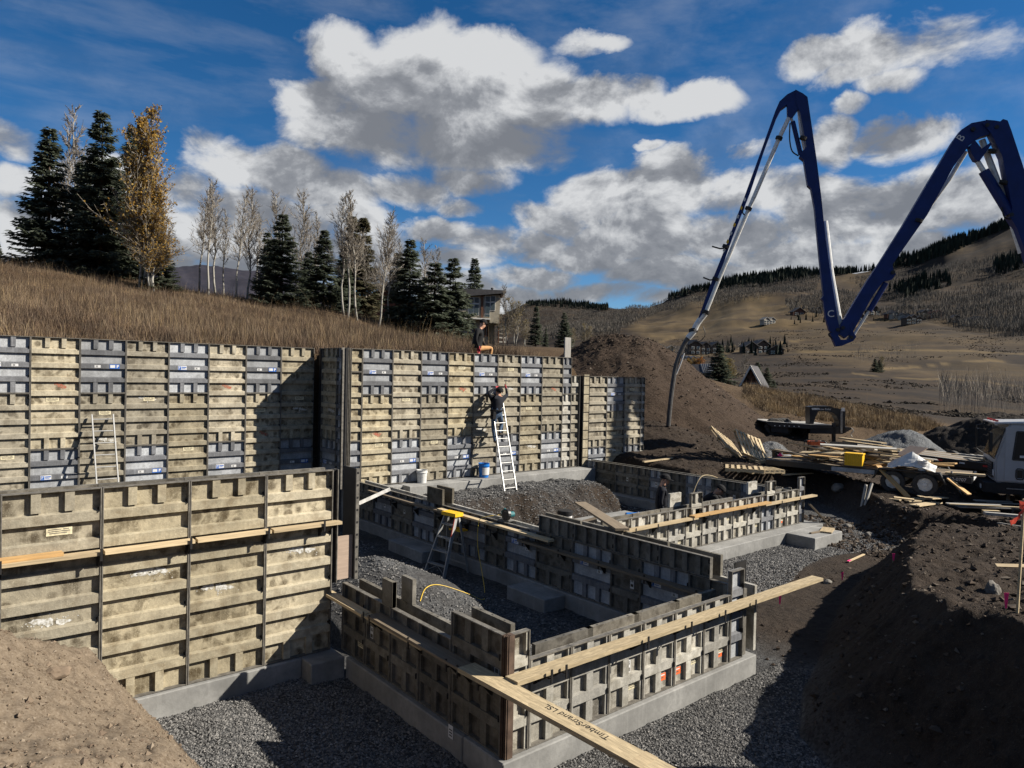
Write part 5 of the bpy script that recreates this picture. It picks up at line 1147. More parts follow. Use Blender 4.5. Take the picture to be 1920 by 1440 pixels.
for k in range(7): plate('warning_stripe', [(522-k*17, 588+k*42), (530-k*17, 598+k*42), (524-k*17, 612+k*42), (515-k*17, 605+k*42)], .005, 'label' if k % 2 == 0 else 'yellow', .105)
# letters on the joints
def letter(txt, x, y, size, off, turn):
    P0 = zp(x, y)+BN*off; xax = BN.cross(Vector((0, 0, 1))).normalized()*-1; xax = Vector((0, 0, 1)).cross(BN).normalized(); yax = Vector((0, 0, 1))
    mm = Matrix(((xax.x, yax.x, BN.x, P0.x), (xax.y, yax.y, BN.y, P0.y), (xax.z, yax.z, BN.z, P0.z), (0, 0, 0, 1))) @ Matrix.Rotation(R(turn), 4, 'Z')
    L, r_ = WLOC[tk.name]; pm = Matrix.Translation(L) @ Matrix.Rotation(r_, 4, 'Z')
    text_mesh('joint_letter', txt, size, M['label'], tk, pm.inverted() @ mm)
letter('B', 1597, 297, .36, .155, 55); letter('C', 951, 1172, .36, .155, 4)
# end hose
EL = [bp(1322, 588), bp(1308, 606), bp(1300, 622), bp(1290, 634)]
MB().tube(spline(EL), .12, 10).build('pipe_elbow', M['pipe'], tk)
for q in (EL[0], EL[2]): MB().cyl(q-Vector((0, 0, .02)), q+Vector((.02, .03, .10)), .17, n=12).build('pipe_clamp', M['dark_steel'], tk)
HS = [bp(1290, 634), bp(1283, 645), bp(1273, 668), bp(1266, 692), bp(1260, 730), bp(1256, 765), Vector((hp_.x, hp_.y, hp_.z+.02))]
MB().tube(spline(HS), [.09]*37, 10).build('end_hose', M['hose'], tk)
MB().tube(spline([bp(1283, 662), bp(1277, 680), bp(1268, 702)]), .03, 6).build('hose_strap', M['label'], tk)
MB().tube(spline([bp(1318, 612), bp(1322, 628), bp(1312, 640), bp(1300, 640)]), .015, 6).build('safety_cable', M['black'], tk)

# ------------------------------------------------------------------ trailers
def trailer_frame(label, c, u, name='trailer'):
    u = Vector((u.x, u.y, 0)).normalized(); return thing(name, label, 'trailer', c, math.atan2(u.y, u.x)), u, Vector((-u.y, u.x, 0))
# tandem-axle lumber trailer
uu = (rg*.80-fwh*.60).normalized(); wmid = on_ground(1703, 927, 12); side = Vector((uu.y, -uu.x, 0)); side = side if side.dot(fwh) < 0 else -side
c0 = wmid-side*1.0; c0.z = gz(wmid.x, wmid.y)
tl, u, v = trailer_frame('black tandem-axle trailer heaped with scrap lumber beside the pit edge', c0, uu); sv = 1 if v.dot(side) > 0 else -1
def T(x, y, z): return c0+u*x+v*(y*sv)+Vector((0, 0, z))
def tb(x0, x1, y0, y1, z0, z1, name, mat, parent=None):
    b = MB(); b.prism([T(x0, y0, z0), T(x1, y0, z0), T(x1, y1, z0), T(x0, y1, z0)], (0, 0, z1-z0)); return b.build(name, M[mat], parent or tl)
for k in range(9): tb(-4.2, 1.5, -.88+k*.197, -.69+k*.197, .62, .655, 'deck_plank', 'wood_dark')
for y in (-.95, .89): tb(-4.25, 1.55, y, y+.06, .48, .66, 'side_rail', 'black')
tb(-4.3, -4.24, -.95, .95, .48, .66, 'end_rail', 'black'); tb(1.55, 1.60, -.95, .95, .48, .66, 'end_rail', 'black'); tb(-5.8, -4.3, -.06, .06, .48, .6, 'tongue', 'black')
tb(-2.2, -.95, .952, .96, .49, .62, 'side_panel', 'grey')
for x in (-.42, .44):
    for s_ in (1, -1): wheel(T(x, 1.06*s_, .34), .34, .2, (v*sv*s_), tl)
for s_ in (1, -1):
    b = MB(); y0_, y1_ = sorted((.93*s_, 1.2*s_))
    b.prism([T(-.98, y0_, .40), T(-.80, y0_, .74), T(.82, y0_, .74), T(1.0, y0_, .40), T(.96, y0_, .40), T(.79, y0_, .70), T(-.77, y0_, .70), T(-.94, y0_, .40)], v*sv*(y1_-y0_)); b.build('fender', M['black'], tl)
tb(1.601, 1.61, -.8, .3, .50, .60, 'printed_panel', 'label'); 
o_ = text_mesh('printed_lettering', '712-0707', .13, M['label'], tl, Matrix.Translation((1.22, .965*sv, .57)) @ Matrix.Rotation(math.pi if sv > 0 else 0, 4, 'Z') @ Matrix.Rotation(math.pi/2, 4, 'X'))
rs = random.Random(21)
for i in range(46):
    L = rs.uniform(.7, 2.3); x = rs.uniform(-3.6, .3); y = rs.uniform(-.7, .75); lay = i/46; z = .70+lay*.62*(1-abs(x+1.7)/2.6)+rs.uniform(0, .06); a_ = rs.gauss(.1, .45); tz = rs.gauss(0, .10)
    d = (u*math.cos(a_)+v*sv*math.sin(a_)); p = T(x, y, max(z, .70)); dd = d*(L/2)+Vector((0, 0, tz*L/2))
    W_ = rs.choice([.09, .14, .19, .24]); K_ = rs.choice(['wood', 'wood', 'wood', 'wood_lsl', 'wood_orange', 'wood_grey', 'wood_dark'])
    lab_ = '%s %s scrap board, %s, %s of the lumber heap, %s layer' % ({.09: 'narrow', .14: 'medium', .19: 'wide', .24: 'broad'}[W_], {'wood': 'pale', 'wood_lsl': 'flecked', 'wood_orange': 'orange', 'wood_grey': 'grey', 'wood_dark': 'brown'}[K_], ('long' if L > 1.5 else 'short')+(' tilted' if abs(tz) > .09 else ' flat'), 'left end' if x < -2.5 else 'left half' if x < -1.4 else 'right half' if x < -.5 else 'right end', ['bottom', 'lower', 'upper', 'top'][min(3, int(lay*4))])
    board('scrap_board', lab_, p-dd, p+dd, W_, .038, K_, group='scrap boards on the lumber trailer', up=(rs.gauss(0, .12), rs.gauss(0, .12), 1))
p = T(-.25, .1, 1.05); board('plywood_offcut', 'square brown plywood offcut tilted on top of the lumber heap', p, p+Vector((.42, -.25, .30)), .75, .03, 'ply', 'plywood')
# ribbed yellow bin and white plastic on the trailer
q = T(-1.55, .86, .70); t = thing('bin', 'ribbed yellow plastic bin on the edge of the lumber trailer', 'bin', q)
MB().obox(q+Vector((0, 0, .19)), u*.26, v*.16, (0, 0, .18)).build('bin_body', M['yellow'], t)
for k in range(9): MB().obox(q+u*(-.24+.06*k)+v*sv*.165+Vector((0, 0, .19)), u*.012, v*.012, (0, 0, .17)).build('rib', M['yellow'], t)
MB().obox(q+Vector((0, 0, .385)), u*.28, v*.18, (0, 0, .018)).build('rim', M['yellow'], t)
q = T(.05, .75, .78); rs2 = random.Random(2); bmv = bmesh.new(); bmesh.ops.create_grid(bmv, x_segments=16, y_segments=16, size=.5)
for vv in bmv.verts:
    r2 = vv.co.xy.length; hgt = .50*max(0, 1-r2*1.6)**1.1+.06*mnoise.noise((vv.co.x*7, vv.co.y*7, 1)); w = q+u*vv.co.x*1.3+v*vv.co.y*.8; vv.co = w+Vector((0, 0, hgt))
me = bpy.data.meshes.new('plastic_sheet'); bmv.to_mesh(me); bmv.free(); me.materials.append(M['white']); tag(link(bpy.data.objects.new('plastic_sheet', me)), 'crumpled white plastic sheet heaped on the lumber trailer fender', 'sheet')
q = T(.35, .98, .75); bucket('white bucket standing on the lumber trailer fender', q, M['white'], .30, .14, lab=False)
def gboard(label, a, b_, w, t_=.035, mk='wood', group='boards strewn round the lumber trailer', lift=.02, name='scrap_board', la=0., lb_=0.):
    p, q = on_ground(*a), on_ground(*b_); return board(name, label, p+Vector((0, 0, lift+la)), q+Vector((0, 0, lift+lb_)), w, t_, mk, group=group)
p = T(-.85, 1.0, .78); q = on_ground(1702, 934, 12); board('leaning_plank', 'long pale board leaning from the lumber trailer to the ground before its wheels', p, q+Vector((0, 0, .03)), .2, .04, 'wood_orange', 'plank')
gboard('wide pale board on the ground before the trailer wheels', (1676, 938), (1738, 930), .28)
gboard('pale board crossing under the leaning board', (1676, 936), (1714, 941), .22, lift=.05)
gboard('flat pale board right of the leaning board', (1720, 937), (1768, 936), .36, lift=.04)
gboard('separate pale board lying nearest the pit edge', (1714, 952), (1758, 945), .26, lift=.05)
gboard('thin pale board end between the scattered boards', (1700, 942), (1728, 942), .15, lift=.03)
p = T(.95, .8, .72); board('scrap_board', 'pale boards end sticking out of the back of the lumber trailer', p, p+u*.95-v*sv*.2, .2, .06, 'wood', group='boards at the back of the lumber trailer')
p = T(.9, .5, .69); board('scrap_board', 'second pale board sticking out of the back of the lumber trailer', p, p+u*.95, .22, .05, 'wood', group='boards at the back of the lumber trailer')
p = T(1.02, 1.0, .58); board('scrap_board', 'reddish board slanting down behind the trailer wheels', p, p+u*.55+v*sv*.25-Vector((0, 0, .38)), .18, .04, 'wood_orange', group='boards at the back of the lumber trailer')
p = T(1.1, 1.0, .78); q = on_ground(1802, 931, 12); board('leaning_plank', 'thin dark pole with a bright edge leaning from the trailer to the ground at right', p, q, .05, .05, 'wood_grey', 'plank')
for (a, b_, lab) in (((1615, 948), (1623, 915), 'left of the two short grey stakes standing at the pit edge'), ((1621, 948), (1634, 923), 'right leaning one of the two short stakes at the pit edge')):
    p, q = on_ground(*a), on_ground(*a)+rg*(b_[0]-a[0])*.0155+Vector((0, 0, .62)); board('short_stake', lab, p-Vector((0, 0, .1)), q, .10, .05, 'wood_grey', 'stake', 'stakes at the pit edge', up=(0, -1, 0))

# long flatbed trailer
zd = 0.88; PL, PR = Vector(tuple(atZ(1569, 832, zd))), Vector(tuple(atZ(1852, 870, zd))); uu = (PR-PL).normalized(); Lf = (PR-PL).length+1.2
c0f = PL.copy(); c0f.z = gz(PL.x+uu.x*3, PL.y+uu.y*3)
tf, u2, v2 = trailer_frame('long black flatbed trailer with a weathered plank deck behind the lumber heap', c0f, uu); s2_ = 1 if v2.dot(fwh) > 0 else -1
def T2(x, y, z): return Vector((c0f.x, c0f.y, 0))+u2*x+v2*(y*s2_)+Vector((0, 0, z))
def tb2(x0, x1, y0, y1, z0, z1, name, mat):
    b = MB(); b.prism([T2(x0, y0, z0), T2(x1, y0, z0), T2(x1, y1, z0), T2(x0, y1, z0)], (0, 0, z1-z0)); return b.build(name, M[mat], tf)
for k in range(10): tb2(0, Lf, .07+k*.235, .295+k*.235, zd-.04, zd-.004+.003*(k % 2), 'deck_plank', 'wood_dark' if k % 3 else 'wood_grey')
tb2(0, Lf, 0, .06, zd-.26, zd+.01, 'side_rail', 'black'); tb2(0, Lf, 2.43, 2.49, zd-.26, zd+.01, 'side_rail', 'black'); tb2(-.06, -.001, 0, 2.49, zd-.26, zd+.01, 'end_rail', 'black')
for k in range(9): tb2(.5+k*Lf/9, .72+k*Lf/9, -.006, -.001, zd-.12, zd-.06, 'reflector', 'label' if k % 2 == 0 else 'red')
tb2(.3, Lf, .8, 1.0, zd-.5, zd-.27, 'frame_beam', 'black'); tb2(.3, Lf, 1.5, 1.7, zd-.5, zd-.27, 'frame_beam', 'black')
gz_f = c0f.z
for x in (3.0, 3.95):
    for y in (.18, 2.3): wheel(T2(x, y, gz_f+.38), .38, .24, (-v2*s2_) if y < 1 else (v2*s2_), tf)
rs3 = random.Random(5)
for i in range(9): p = T2(Lf-2.6+rs3.uniform(0, 1.8), rs3.uniform(.2, 1.2), zd+.05+.02*i); d = u2*rs3.uniform(.3, .6)+v2*rs3.uniform(-.25, .25); board('form_offcut', ['lowest', 'second', 'third', 'fourth', 'fifth', 'sixth', 'seventh', 'eighth', 'topmost'][i]+' layer scrap in the pile at the right end of the flatbed deck', p-d, p+d, .12, .04, rs3.choice(['wood_grey', 'wood', 'rust']), 'offcut', 'scraps on the flatbed deck')
for i in range(4): p = on_ground(1575+i*9, 842+i*3, 15); board('stacked_board', ['top', 'second', 'third', 'lowest'][i]+' long pale board in the stepped stack left of the lumber heap', p+Vector((0, 0, .2+.09*(3-i))), p+Vector((0, 0, .2+.09*(3-i)))+uu*2.4, .3, .05, 'wood', 'board', 'stack of boards left of the lumber heap')
p = on_ground(1556, 850, 15); board('dark_sheet', 'dark plywood sheet standing on edge beside the generator', p+Vector((0, 0, .25)), p+Vector((0, 0, .25))+rg*1.1-fwh*.2, .5, .03, 'wood_dark', 'plywood', up=(-.5, -.8, .25))
# gooseneck trailer
def gk(px, py, d=30.): return Vector(tuple(atD(px, py, d)))
gb = on_ground(1545, 833, 20); gb.z = gz(gb.x, gb.y)
gt = thing('gooseneck_trailer', 'black gooseneck trailer with an arched neck and script lettering before the brown meadow', 'trailer', gb)
D3 = (gb.x*FW[0]+gb.y*FW[1])
def G(px, py, off=0.): return gk(px, py, D3+off)
def gprism(name, pts, depth, mat='black', off=0.): b = MB(); b.prism([G(x, y, off) for x, y in pts], fwh*depth); return b.build(name, M[mat], gt)
gprism('neck_arch', [(1519,801),(1518,763),(1525,761.5),(1555,761.5),(1566,765),(1576,767),(1585,768),(1585,812),(1574,812),(1573,790),(1569,780),(1562,774),(1552,771.5),(1535,771),(1529,782),(1524,801)], .5)
gprism('neck_post', [(1576,770),(1580,770),(1580,812),(1576,812)], .1, 'steel', -.02)
gprism('light_block', [(1578,765),(1584,765),(1584,771),(1578,771)], .05, 'label', -.06)
gprism('front_beam', [(1519,801),(1592,801),(1600,803),(1580,814),(1519,813)], .35)
gprism('jack_leg', [(1562,793),(1567,793),(1567,834),(1562,834)], .15)
gprism('deck', [(1434,790.5),(1519,796.5),(1560,797.5),(1560,803),(1519,804),(1446,800)], 2.4, 'black', -.1)
gprism('deck_plank', [(1438,789.8),(1519,795.6),(1560,796.6),(1560,797.4),(1519,796.4),(1438,790.4)], 2.4, 'wood_grey', -.1)
for k in range(4):
    p = G(1450+k*6.5, 812, .3+.1*k); wheel(Vector((p.x, p.y, gz(p.x, p.y)+.40)), .40, .22, (-fwh+rg*.2).normalized(), gt)
gprism('axle_beam', [(1446,800),(1478,802),(1478,812),(1446,810)], .6)
for k in range(6): gprism('reflector', [(1452+k*9, 797.5+k*.3), (1454+k*9, 797.5+k*.3), (1454+k*9, 798.8+k*.3), (1452+k*9, 798.8+k*.3)], .01, 'label', -.12)
gprism('neck_stripe', [(1522,765),(1536,765),(1537,768.5),(1523,768.5)], .01, 'grey', -.012)
P0 = G(1547, 767.2, -.012); xa = rg; mm = Matrix(((xa.x, 0, -fwh.x, P0.x-gb.x), (xa.y, 0, -fwh.y, P0.y-gb.y), (0, 1, 0, P0.z-gb.z), (0, 0, 0, 1)))
text_mesh('script_lettering', 'Low Rider', .13, M['label'], gt, mm @ Matrix.Shear('XZ', 4, (0., 0.)) if False else mm)
MB().tube(spline([G(1596, 802), G(1600, 808), G(1595, 814), G(1598, 819)]), .02, 6).build('safety_chain', M['steel'], gt)
b = MB(); b.prism([gk(1444, 772, D3+7), gk(1520, 786, D3+6), gk(1620, 800, D3+5), gk(1650, 806, D3+5), gk(1620, 812, D3+5), gk(1560, 800, D3+6), gk(1500, 796, D3+6)], fwh*.3)
for q in range(len(b.v)): pass
tag(b.build('silt_fence', M['black']), 'black silt fence strip running along the brown meadow behind the gooseneck trailer', 'silt fence')
# generator
q = on_ground(1528, 857, 15); t = thing('generator', 'portable generator with an orange tank in a black tube frame', 'generator', q)
def gp(x, y, z): return q+rg*x+fwh*y+Vector((0, 0, z))
for y in (-.22, .22): MB().tube([gp(-.36, y, .06), gp(-.36, y, .60), gp(-.30, y, .66), gp(.30, y, .66), gp(.36, y, .60), gp(.36, y, .06), gp(-.36, y, .06)], .018, 6).build('frame_tube', M['black'], t)
for x in (-.36, .36): MB().cyl(gp(x, -.22, .4), gp(x, .22, .4), .014, n=6).build('cross_tube', M['black'], t)
MB().obox(gp(.02, 0, .57), rg*.27, fwh*.2, (0, 0, .075)).build('fuel_tank', M['orange'], t); MB().cyl(gp(.05, 0, .64), gp(.05, 0, .69), .05, n=12).build('fuel_cap', M['black'], t)
MB().obox(gp(-.1, 0, .27), rg*.18, fwh*.16, (0, 0, .17)).build('engine', M['dark_steel'], t); MB().cyl(gp(.06, 0, .26), gp(.32, 0, .26), .14, n=14).build('alternator', M['steel'], t)
MB().obox(gp(-.27, -.1, .30), rg*.05, fwh*.12, (0, 0, .10)).build('silencer', M['rust'], t)
for s_ in (-1, 1): MB().cyl(gp(-.3, .26*s_, .1), gp(-.3, .32*s_, .1), .1, n=12).build('wheel', M['rubber'], t)
q = on_ground(1456, 868, 15); b_ = bucket('black bucket with a red diamond label on a board by the gravel heap', q+Vector((0, 0, .06)), M['black'], .42, .18, lab=False)
MB().obox(q+Vector((0, 0, .28))-fwh*.185+rg*.05, rg*.05+Vector((0, 0, .05)), fwh*.004, -rg*.05+Vector((0, 0, .05))).build('diamond_label', M['pink'], b_)
# pallets
def pallet(label, c, ax, ay, group='wooden pallets on the dirt'):
    ax, ay = Vector(ax).normalized(), Vector(ay).normalized(); az = ax.cross(ay); c = Vector(tuple(c)); t = thing('pallet', label, 'pallet', c, 0, group)
    for k in (-.48, 0, .48): MB().obox(c+ay*k+az*.06, ax*.6, ay*.019, az*.045).build('stringer', M['wood'], t)
    for k in range(7): MB().obox(c+ax*(-.54+.18*k)+az*.112, ax*.05, ay*.51, az*.009).build('slat', M['wood'], t)
    for k in range(4): MB().obox(c+ax*(-.54+.36*k)+az*.006, ax*.05, ay*.51, az*.009).build('slat', M['wood'], t)
Z_ = Vector((0, 0, 1)); q = on_ground(1392, 862, 15); tl_ = (rg*.55+Z_*.62-fwh*.1).normalized()
pallet('right-hand pallet propped up steeply on the dirt', q+Z_*.42+rg*.25, rg*.75-Z_*.28+fwh*.3, (fwh*.5+Z_*.62-rg*.1))
q = on_ground(1362, 858, 15); pallet('left-hand pallet propped up behind another on the dirt', q+Z_*.42, rg*.7-Z_*.45+fwh*.4, (fwh*.5+Z_*.6-rg*.35))
q = on_ground(1435, 868, 15); pallet('pallet lying flat beside the gravel heap', q+Z_*.02, rg+fwh*.1, fwh-rg*.1)
q = on_ground(1425, 887, 15); pallet('pallet lying flat behind the far cell wall', q+Z_*.03, rg+fwh*.2, fwh-rg*.2)
q = on_ground(1395, 884, 15); pallet('weathered pallet lying flat left of the one behind the far cell', q+Z_*.0, rg-fwh*.3, fwh+rg*.3)
gboard('pale board beside the flat pallets behind the far cell', (1466, 893), (1522, 890), .2, group='boards behind the far cell')
gboard('long grey board left of the flat pallets behind the far cell', (1385, 879), (1440, 883), .16, mk='wood_dark', group='boards behind the far cell')
q = on_ground(1480, 868, 15); t = thing('tool_case', 'yellow case with a white lid by the gravel heap', 'case', q); MB().obox(q+Z_*.10, rg*.26, fwh*.18, Z_*.10).build('case_body', M['yellow'], t); MB().obox(q+Z_*.23, rg*.22, fwh*.17, Z_*.025).build('lid', M['white'], t)
for k, (x, y, lab) in enumerate(((1496, 871, 'white sack slumped beside the yellow case'), (1508, 874, 'smaller white sack between the yellow case and the lumber trailer'))):
    q = on_ground(x, y, 15); bmv = bmesh.new(); bmesh.ops.create_icosphere(bmv, subdivisions=2, radius=1)
    for vv in bmv.verts: c_ = vv.co.copy(); k_ = 1+.18*mnoise.noise(c_*2.2); vv.co = q+rg*c_.x*.30*k_+fwh*c_.y*.22*k_+Z_*(max(c_.z, -.4)*.16*k_+.06)
    me = bpy.data.meshes.new('sack'); bmv.to_mesh(me); bmv.free(); me.materials.append(M['white']); tag(link(bpy.data.objects.new('sack', me)), lab, 'sack', 'white sacks by the yellow case')
for i in range(3): gboard(['long white board between the sacks and the generator', 'second white board between the sacks and the generator', 'grey board between the sacks and the generator'][i], (1462+i*14, 861+i*2), (1520+i*10, 862+i*3), .16, mk=['wood_grey', 'wood_grey', 'wood_dark'][i], group='boards by the generator', lift=.05)

# ------------------------------------------------------------------ material stack, stakes and flags on the right bank
rs4 = random.Random(12)
for i in range(13):
    px = 1772+rs4.uniform(0, 80); py = 946+rs4.uniform(0, 14); p = on_ground(px, py, 8); L = rs4.uniform(.9, 2.0); d = rg*math.cos(rs4.gauss(-.05, .12))-fwh*(.18+rs4.gauss(0, .08)); d.normalize()
    W_ = rs4.choice([.10, .16, .22]); K_ = rs4.choice(['wood_grey', 'wood_grey', 'wood', 'wood_dark']); lab_ = '%s %s %s board, %s from the bottom, %s of the right bank stack' % ({.10: 'narrow', .16: 'medium', .22: 'wide'}[W_], {'wood_grey': 'whitish', 'wood': 'yellowish', 'wood_dark': 'brown'}[K_], 'long' if L > 1.4 else 'short', ['lowest', 'second', 'third', 'fourth', 'fifth'][i % 5], 'far left' if px < 1790 else 'left' if px < 1812 else 'middle' if px < 1832 else 'right')
    board('stacked_board', lab_, p+Z_*(.08+.03*(i % 5)), p+d*L+Z_*(.10+.03*(i % 5)), W_, .03, K_, 'board', 'board stack on the right bank')
p = on_ground(1842, 966, 8); board('timber_block', 'short thick pale timber block under the board stack on the right bank', p+Z_*.08, p+Z_*.08+rg*.52-fwh*.05, .14, .13, 'wood', 'timber block')
p = on_ground(1890, 945, 8); board('stacked_board', 'pale board slanting up at the far end of the stack on the right bank', p+Z_*.12, p+Z_*.28+rg*.35+fwh*.5, .12, .03, 'wood_grey', 'board')
p = on_ground(1846, 970, 8); board('stacked_board', 'long grey beam on the near side of the stack on the right bank', p+Z_*.1, p+Z_*.05+rg*1.6-fwh*.35, .14, .06, 'wood_grey', 'board')
p = on_ground(1820, 974, 8); board('maroon_sheet', 'dark red metal sheet lying before the board stack', p+Z_*.02, p+Z_*.02+rg*.75, .25, .012, 'rust', 'sheet')
p = on_ground(1908, 966, 8); pts = [p+rg*(.20*math.cos(a))+Z_*(.22*math.sin(a)) for a in np.linspace(0, math.pi, 12)]; tag(MB().tube(pts, .03, 8).build('drain_pipe', M['black']), 'black bent drain pipe behind the flagged stake', 'pipe')
for (a, b_, lab) in (((1872, 985), (1925, 996), 'pale strip of wood lying beyond the flagged stake'), ((1900, 980), (1930, 984), 'short pale strip of wood behind the flagged stake')): gboard(lab, a, b_, .06, .03, 'wood_grey', 'strips near the flagged stake', .05)
p = on_ground(1907, 1150, 5); t = thing('survey_stake', 'tall pale survey stake with red ribbon at the right edge', 'stake', p); tp_ = p+Z_*1.17+rg*.035
MB().beam(p-Z_*.1, tp_, .034, .022, tuple(-fwh+rg*.9)).build('stake', M['wood'], t)
rb = [tp_-Z_*.06-fwh*.02, tp_-Z_*.10-rg*.03-fwh*.03, tp_-Z_*.20-rg*.09-fwh*.03, tp_-Z_*.24-rg*.17-fwh*.05]
def ribbon(P_, w, name, mat, par):
    b = MB(); n = len(P_); vs = []
    for i, q in enumerate(P_): e = Z_*w*.5+rg*w*.15*((-1)**i); vs += [q-e, q+e, q+e-fwh*.004, q-e-fwh*.004]
    b.add(vs, [(i*4+k, i*4+(k+1) % 4, i*4+4+(k+1) % 4, i*4+4+k) for i in range(n-1) for k in range(4)]+[(0, 1, 2, 3), ((n-1)*4+3, (n-1)*4+2, (n-1)*4+1, (n-1)*4)]); return b.build(name, mat, par)
ribbon(spline(rb, 3), .05, 'ribbon', M['ribbon'], t); MB().obox(tp_-Z_*.07, rg*.032, fwh*.02, Z_*.032).build('ribbon_knot', M['ribbon'], t); ribbon([tp_-Z_*.05+rg*.01-fwh*.02, tp_-Z_*.03-rg*.07-fwh*.03], .035, 'ribbon', M['ribbon'], t); ribbon([tp_-Z_*.06+rg*.01-fwh*.02, tp_-Z_*.05+rg*.06-fwh*.03], .04, 'ribbon', M['ribbon'], t)
p2 = Vector(tuple(atD(1868, 1060, (p-Vector((0, 0, H))).dot(Vector(tuple(FW)))+.03))); board('batter_lath', 'pale horizontal lath behind the tall survey stake', p2, p2+rg*.75, .034, .016, 'wood', 'lath', up=tuple(-fwh+Z_*.8))
for (x, y, h_, lab) in ((1884, 1148, .13, 'pink pin flag at the foot of the tall survey stake'), (1461, 1135, .13, 'pink pin flag beside the end of the overhanging plank'), (1578, 1090, .13, 'pink pin flag beyond the end of the overhanging plank'), (1674, 1054, .10, 'pink pin flag at the foot of the dark bank')):
    p = on_ground(x, y, 5); t = thing('pin_flag', lab, 'flag', p, 0, 'pink pin flags'); MB().cyl(p-Z_*.03, p+Z_*(h_+.05), .004, n=5).build('wire', M['steel'], t)
    b = MB(); b.prism([p+Z_*.02, p+Z_*(h_+.05)-rg*.015, p+Z_*(h_+.05)+rg*.035, p+Z_*.02+rg*.02], -fwh*.004); b.build('tape', M['pink'], t)
p, q = on_ground(1590, 1056, 6), on_ground(1620, 1042, 6); o = board('loose_lath', 'loose wooden lath with a pink tip lying on the soil beyond the pit', p+Z_*.03, q+Z_*.03, .05, .02, 'wood', 'lath'); MB().box(-.02, .10, -.027, .027, .008, .013) if False else None
L_ = (q-p).length; b = MB(); b.box(-L_/2, -L_/2+.16, -.027, .027, .0105, .0125); b.build('painted_tip', M['pink'], o, world=False)
M['tan_stone'] = simple('tan_stone', (.15, .112, .078), .95, 0, .3, 9, .4)
def rock(label, p, s, seed, mk='stone'):
    bmv = bmesh.new(); bmesh.ops.create_icosphere(bmv, subdivisions=3, radius=1)
    for vv in bmv.verts: c_ = vv.co.copy(); k_ = 1+.35*mnoise.noise(c_*1.3+Vector((seed, 0, 0)))+.12*mnoise.noise(c_*4+Vector((seed, 3, 0))); vv.co = Vector((c_.x*s[0], c_.y*s[1], c_.z*s[2]))*k_+p
    me = bpy.data.meshes.new('rock'); bmv.to_mesh(me); bmv.free(); me.materials.append(M[mk]); return tag(link(bpy.data.objects.new('rock', me)), label, 'rock', 'rocks on the soil')
for (x, y, s, lab) in ((1862, 1112, (.13, .09, .12), 'angular pale rock on the right bank near the pink flag'), (1552, 1094, (.09, .08, .06), 'grey rock by the tip of the overhanging plank'), (1630, 1006, (.14, .11, .09), 'rock among rubble at the foot of the dark bank'), (1572, 918, (.25, .2, .16), 'boulder on the pit slope below the lumber trailer'), (1590, 990, (.12, .1, .09), 'rock beside the far footing pad on the gravel'), (102, 1268, (.12, .08, .06), 'tan rock half buried in the near left dirt bank')):
    p = on_ground(x, y, 2.5); rock(lab, p+Z_*s[2]*.2, s, x*.01, 'stone' if x > 300 else 'tan_stone')

# ------------------------------------------------------------------ trees
def tri_mesh(name, T_, mat):
    T_ = np.asarray(T_, np.float32).reshape(-1, 3); n = len(T_)//3; return np_mesh(name, T_, np.arange(n*3, dtype=np.int32).reshape(-1, 3), mat)
def quad_mesh(name, Q_, mat):
    Q_ = np.asarray(Q_, np.float32).reshape(-1, 3); n = len(Q_)//4; return np_mesh(name, Q_, np.arange(n*4, dtype=np.int32).reshape(-1, 4), mat)
def strips(P0, P1, W0, W1, rng):
    """thin triangular-section twigs from P0 to P1, as three quads each"""
    d = P1-P0; L = np.linalg.norm(d, axis=1, keepdims=True); d = d/np.maximum(L, 1e-6)
    a = np.cross(d, rng.normal(size=d.shape)); a /= np.maximum(np.linalg.norm(a, axis=1, keepdims=True), 1e-6); b = np.cross(d, a)
    out = []; A_ = [a*math.cos(t)+b*math.sin(t) for t in (0, 2.094, 4.189)]
    for k in range(3): u, w = A_[k], A_[(k+1) % 3]; out.append(np.stack([P0+u*W0, P0+w*W0, P1+w*W1, P1+u*W1], 1))
    return np.concatenate(out)
def spruce_mesh(seed, hw=.26, dense=1.0, ragged=.25):
    """unit-height spruce: whorls of drooping boughs carrying sprays of needles; returns trunk and crown meshes"""
    g = np.random.default_rng(seed); Q = []; nb_tot = 0
    lev = np.sort(g.uniform(.035, .985, int(100*dense))); 
    for t in lev:
        Rm = hw*(1-t)**.92*(.25+.75*min(1, t/.10+.55))+.005
        for k in range(g.integers(4, 7)):
            az = g.uniform(0, 2*math.pi); Rb = Rm*g.uniform(1-ragged*1.6, 1+ragged*.7); z0 = t+g.uniform(-.008, .008)
            ca, sa = math.cos(az), math.sin(az); n = max(4, int(Rb/.0105)); s = (np.arange(n)+g.uniform(.3, 1, n))/n; s = .10+.90*s
            drop = -.30*Rb*s+.20*Rb*s**3*1.2 + (.35*Rb*s if t > .8 else 0)
            P = np.stack([ca*Rb*s, sa*Rb*s, z0+drop], 1)
            for side in (-1, 1, 0):
                aa = az+side*g.uniform(.5, 1.0, n); ln = (.028+.030*(1-s)*(Rb/hw)+.008)*g.uniform(.7, 1.3, n)*(1.0 if side else .8)
                d = np.stack([np.cos(aa)*ln, np.sin(aa)*ln, -ln*g.uniform(.0, .55, n)], 1); w_ = np.stack([-np.sin(aa), np.cos(aa), g.uniform(-.8, .8, n)], 1)*(.0055*g.uniform(.7, 1.4, n))[:, None]
                Q.append(np.stack([P-w_*.5, P+d*.55-w_, P+d, P+d*.55+w_], 1))
    crown = quad_mesh('crown', np.concatenate(Q), M['spruce'])
    b = MB(); b.cyl((0, 0, -.02), (0, 0, .97), .017, .002, 7); tr = b.mesh('trunk', M['bark'])
    return tr, crown
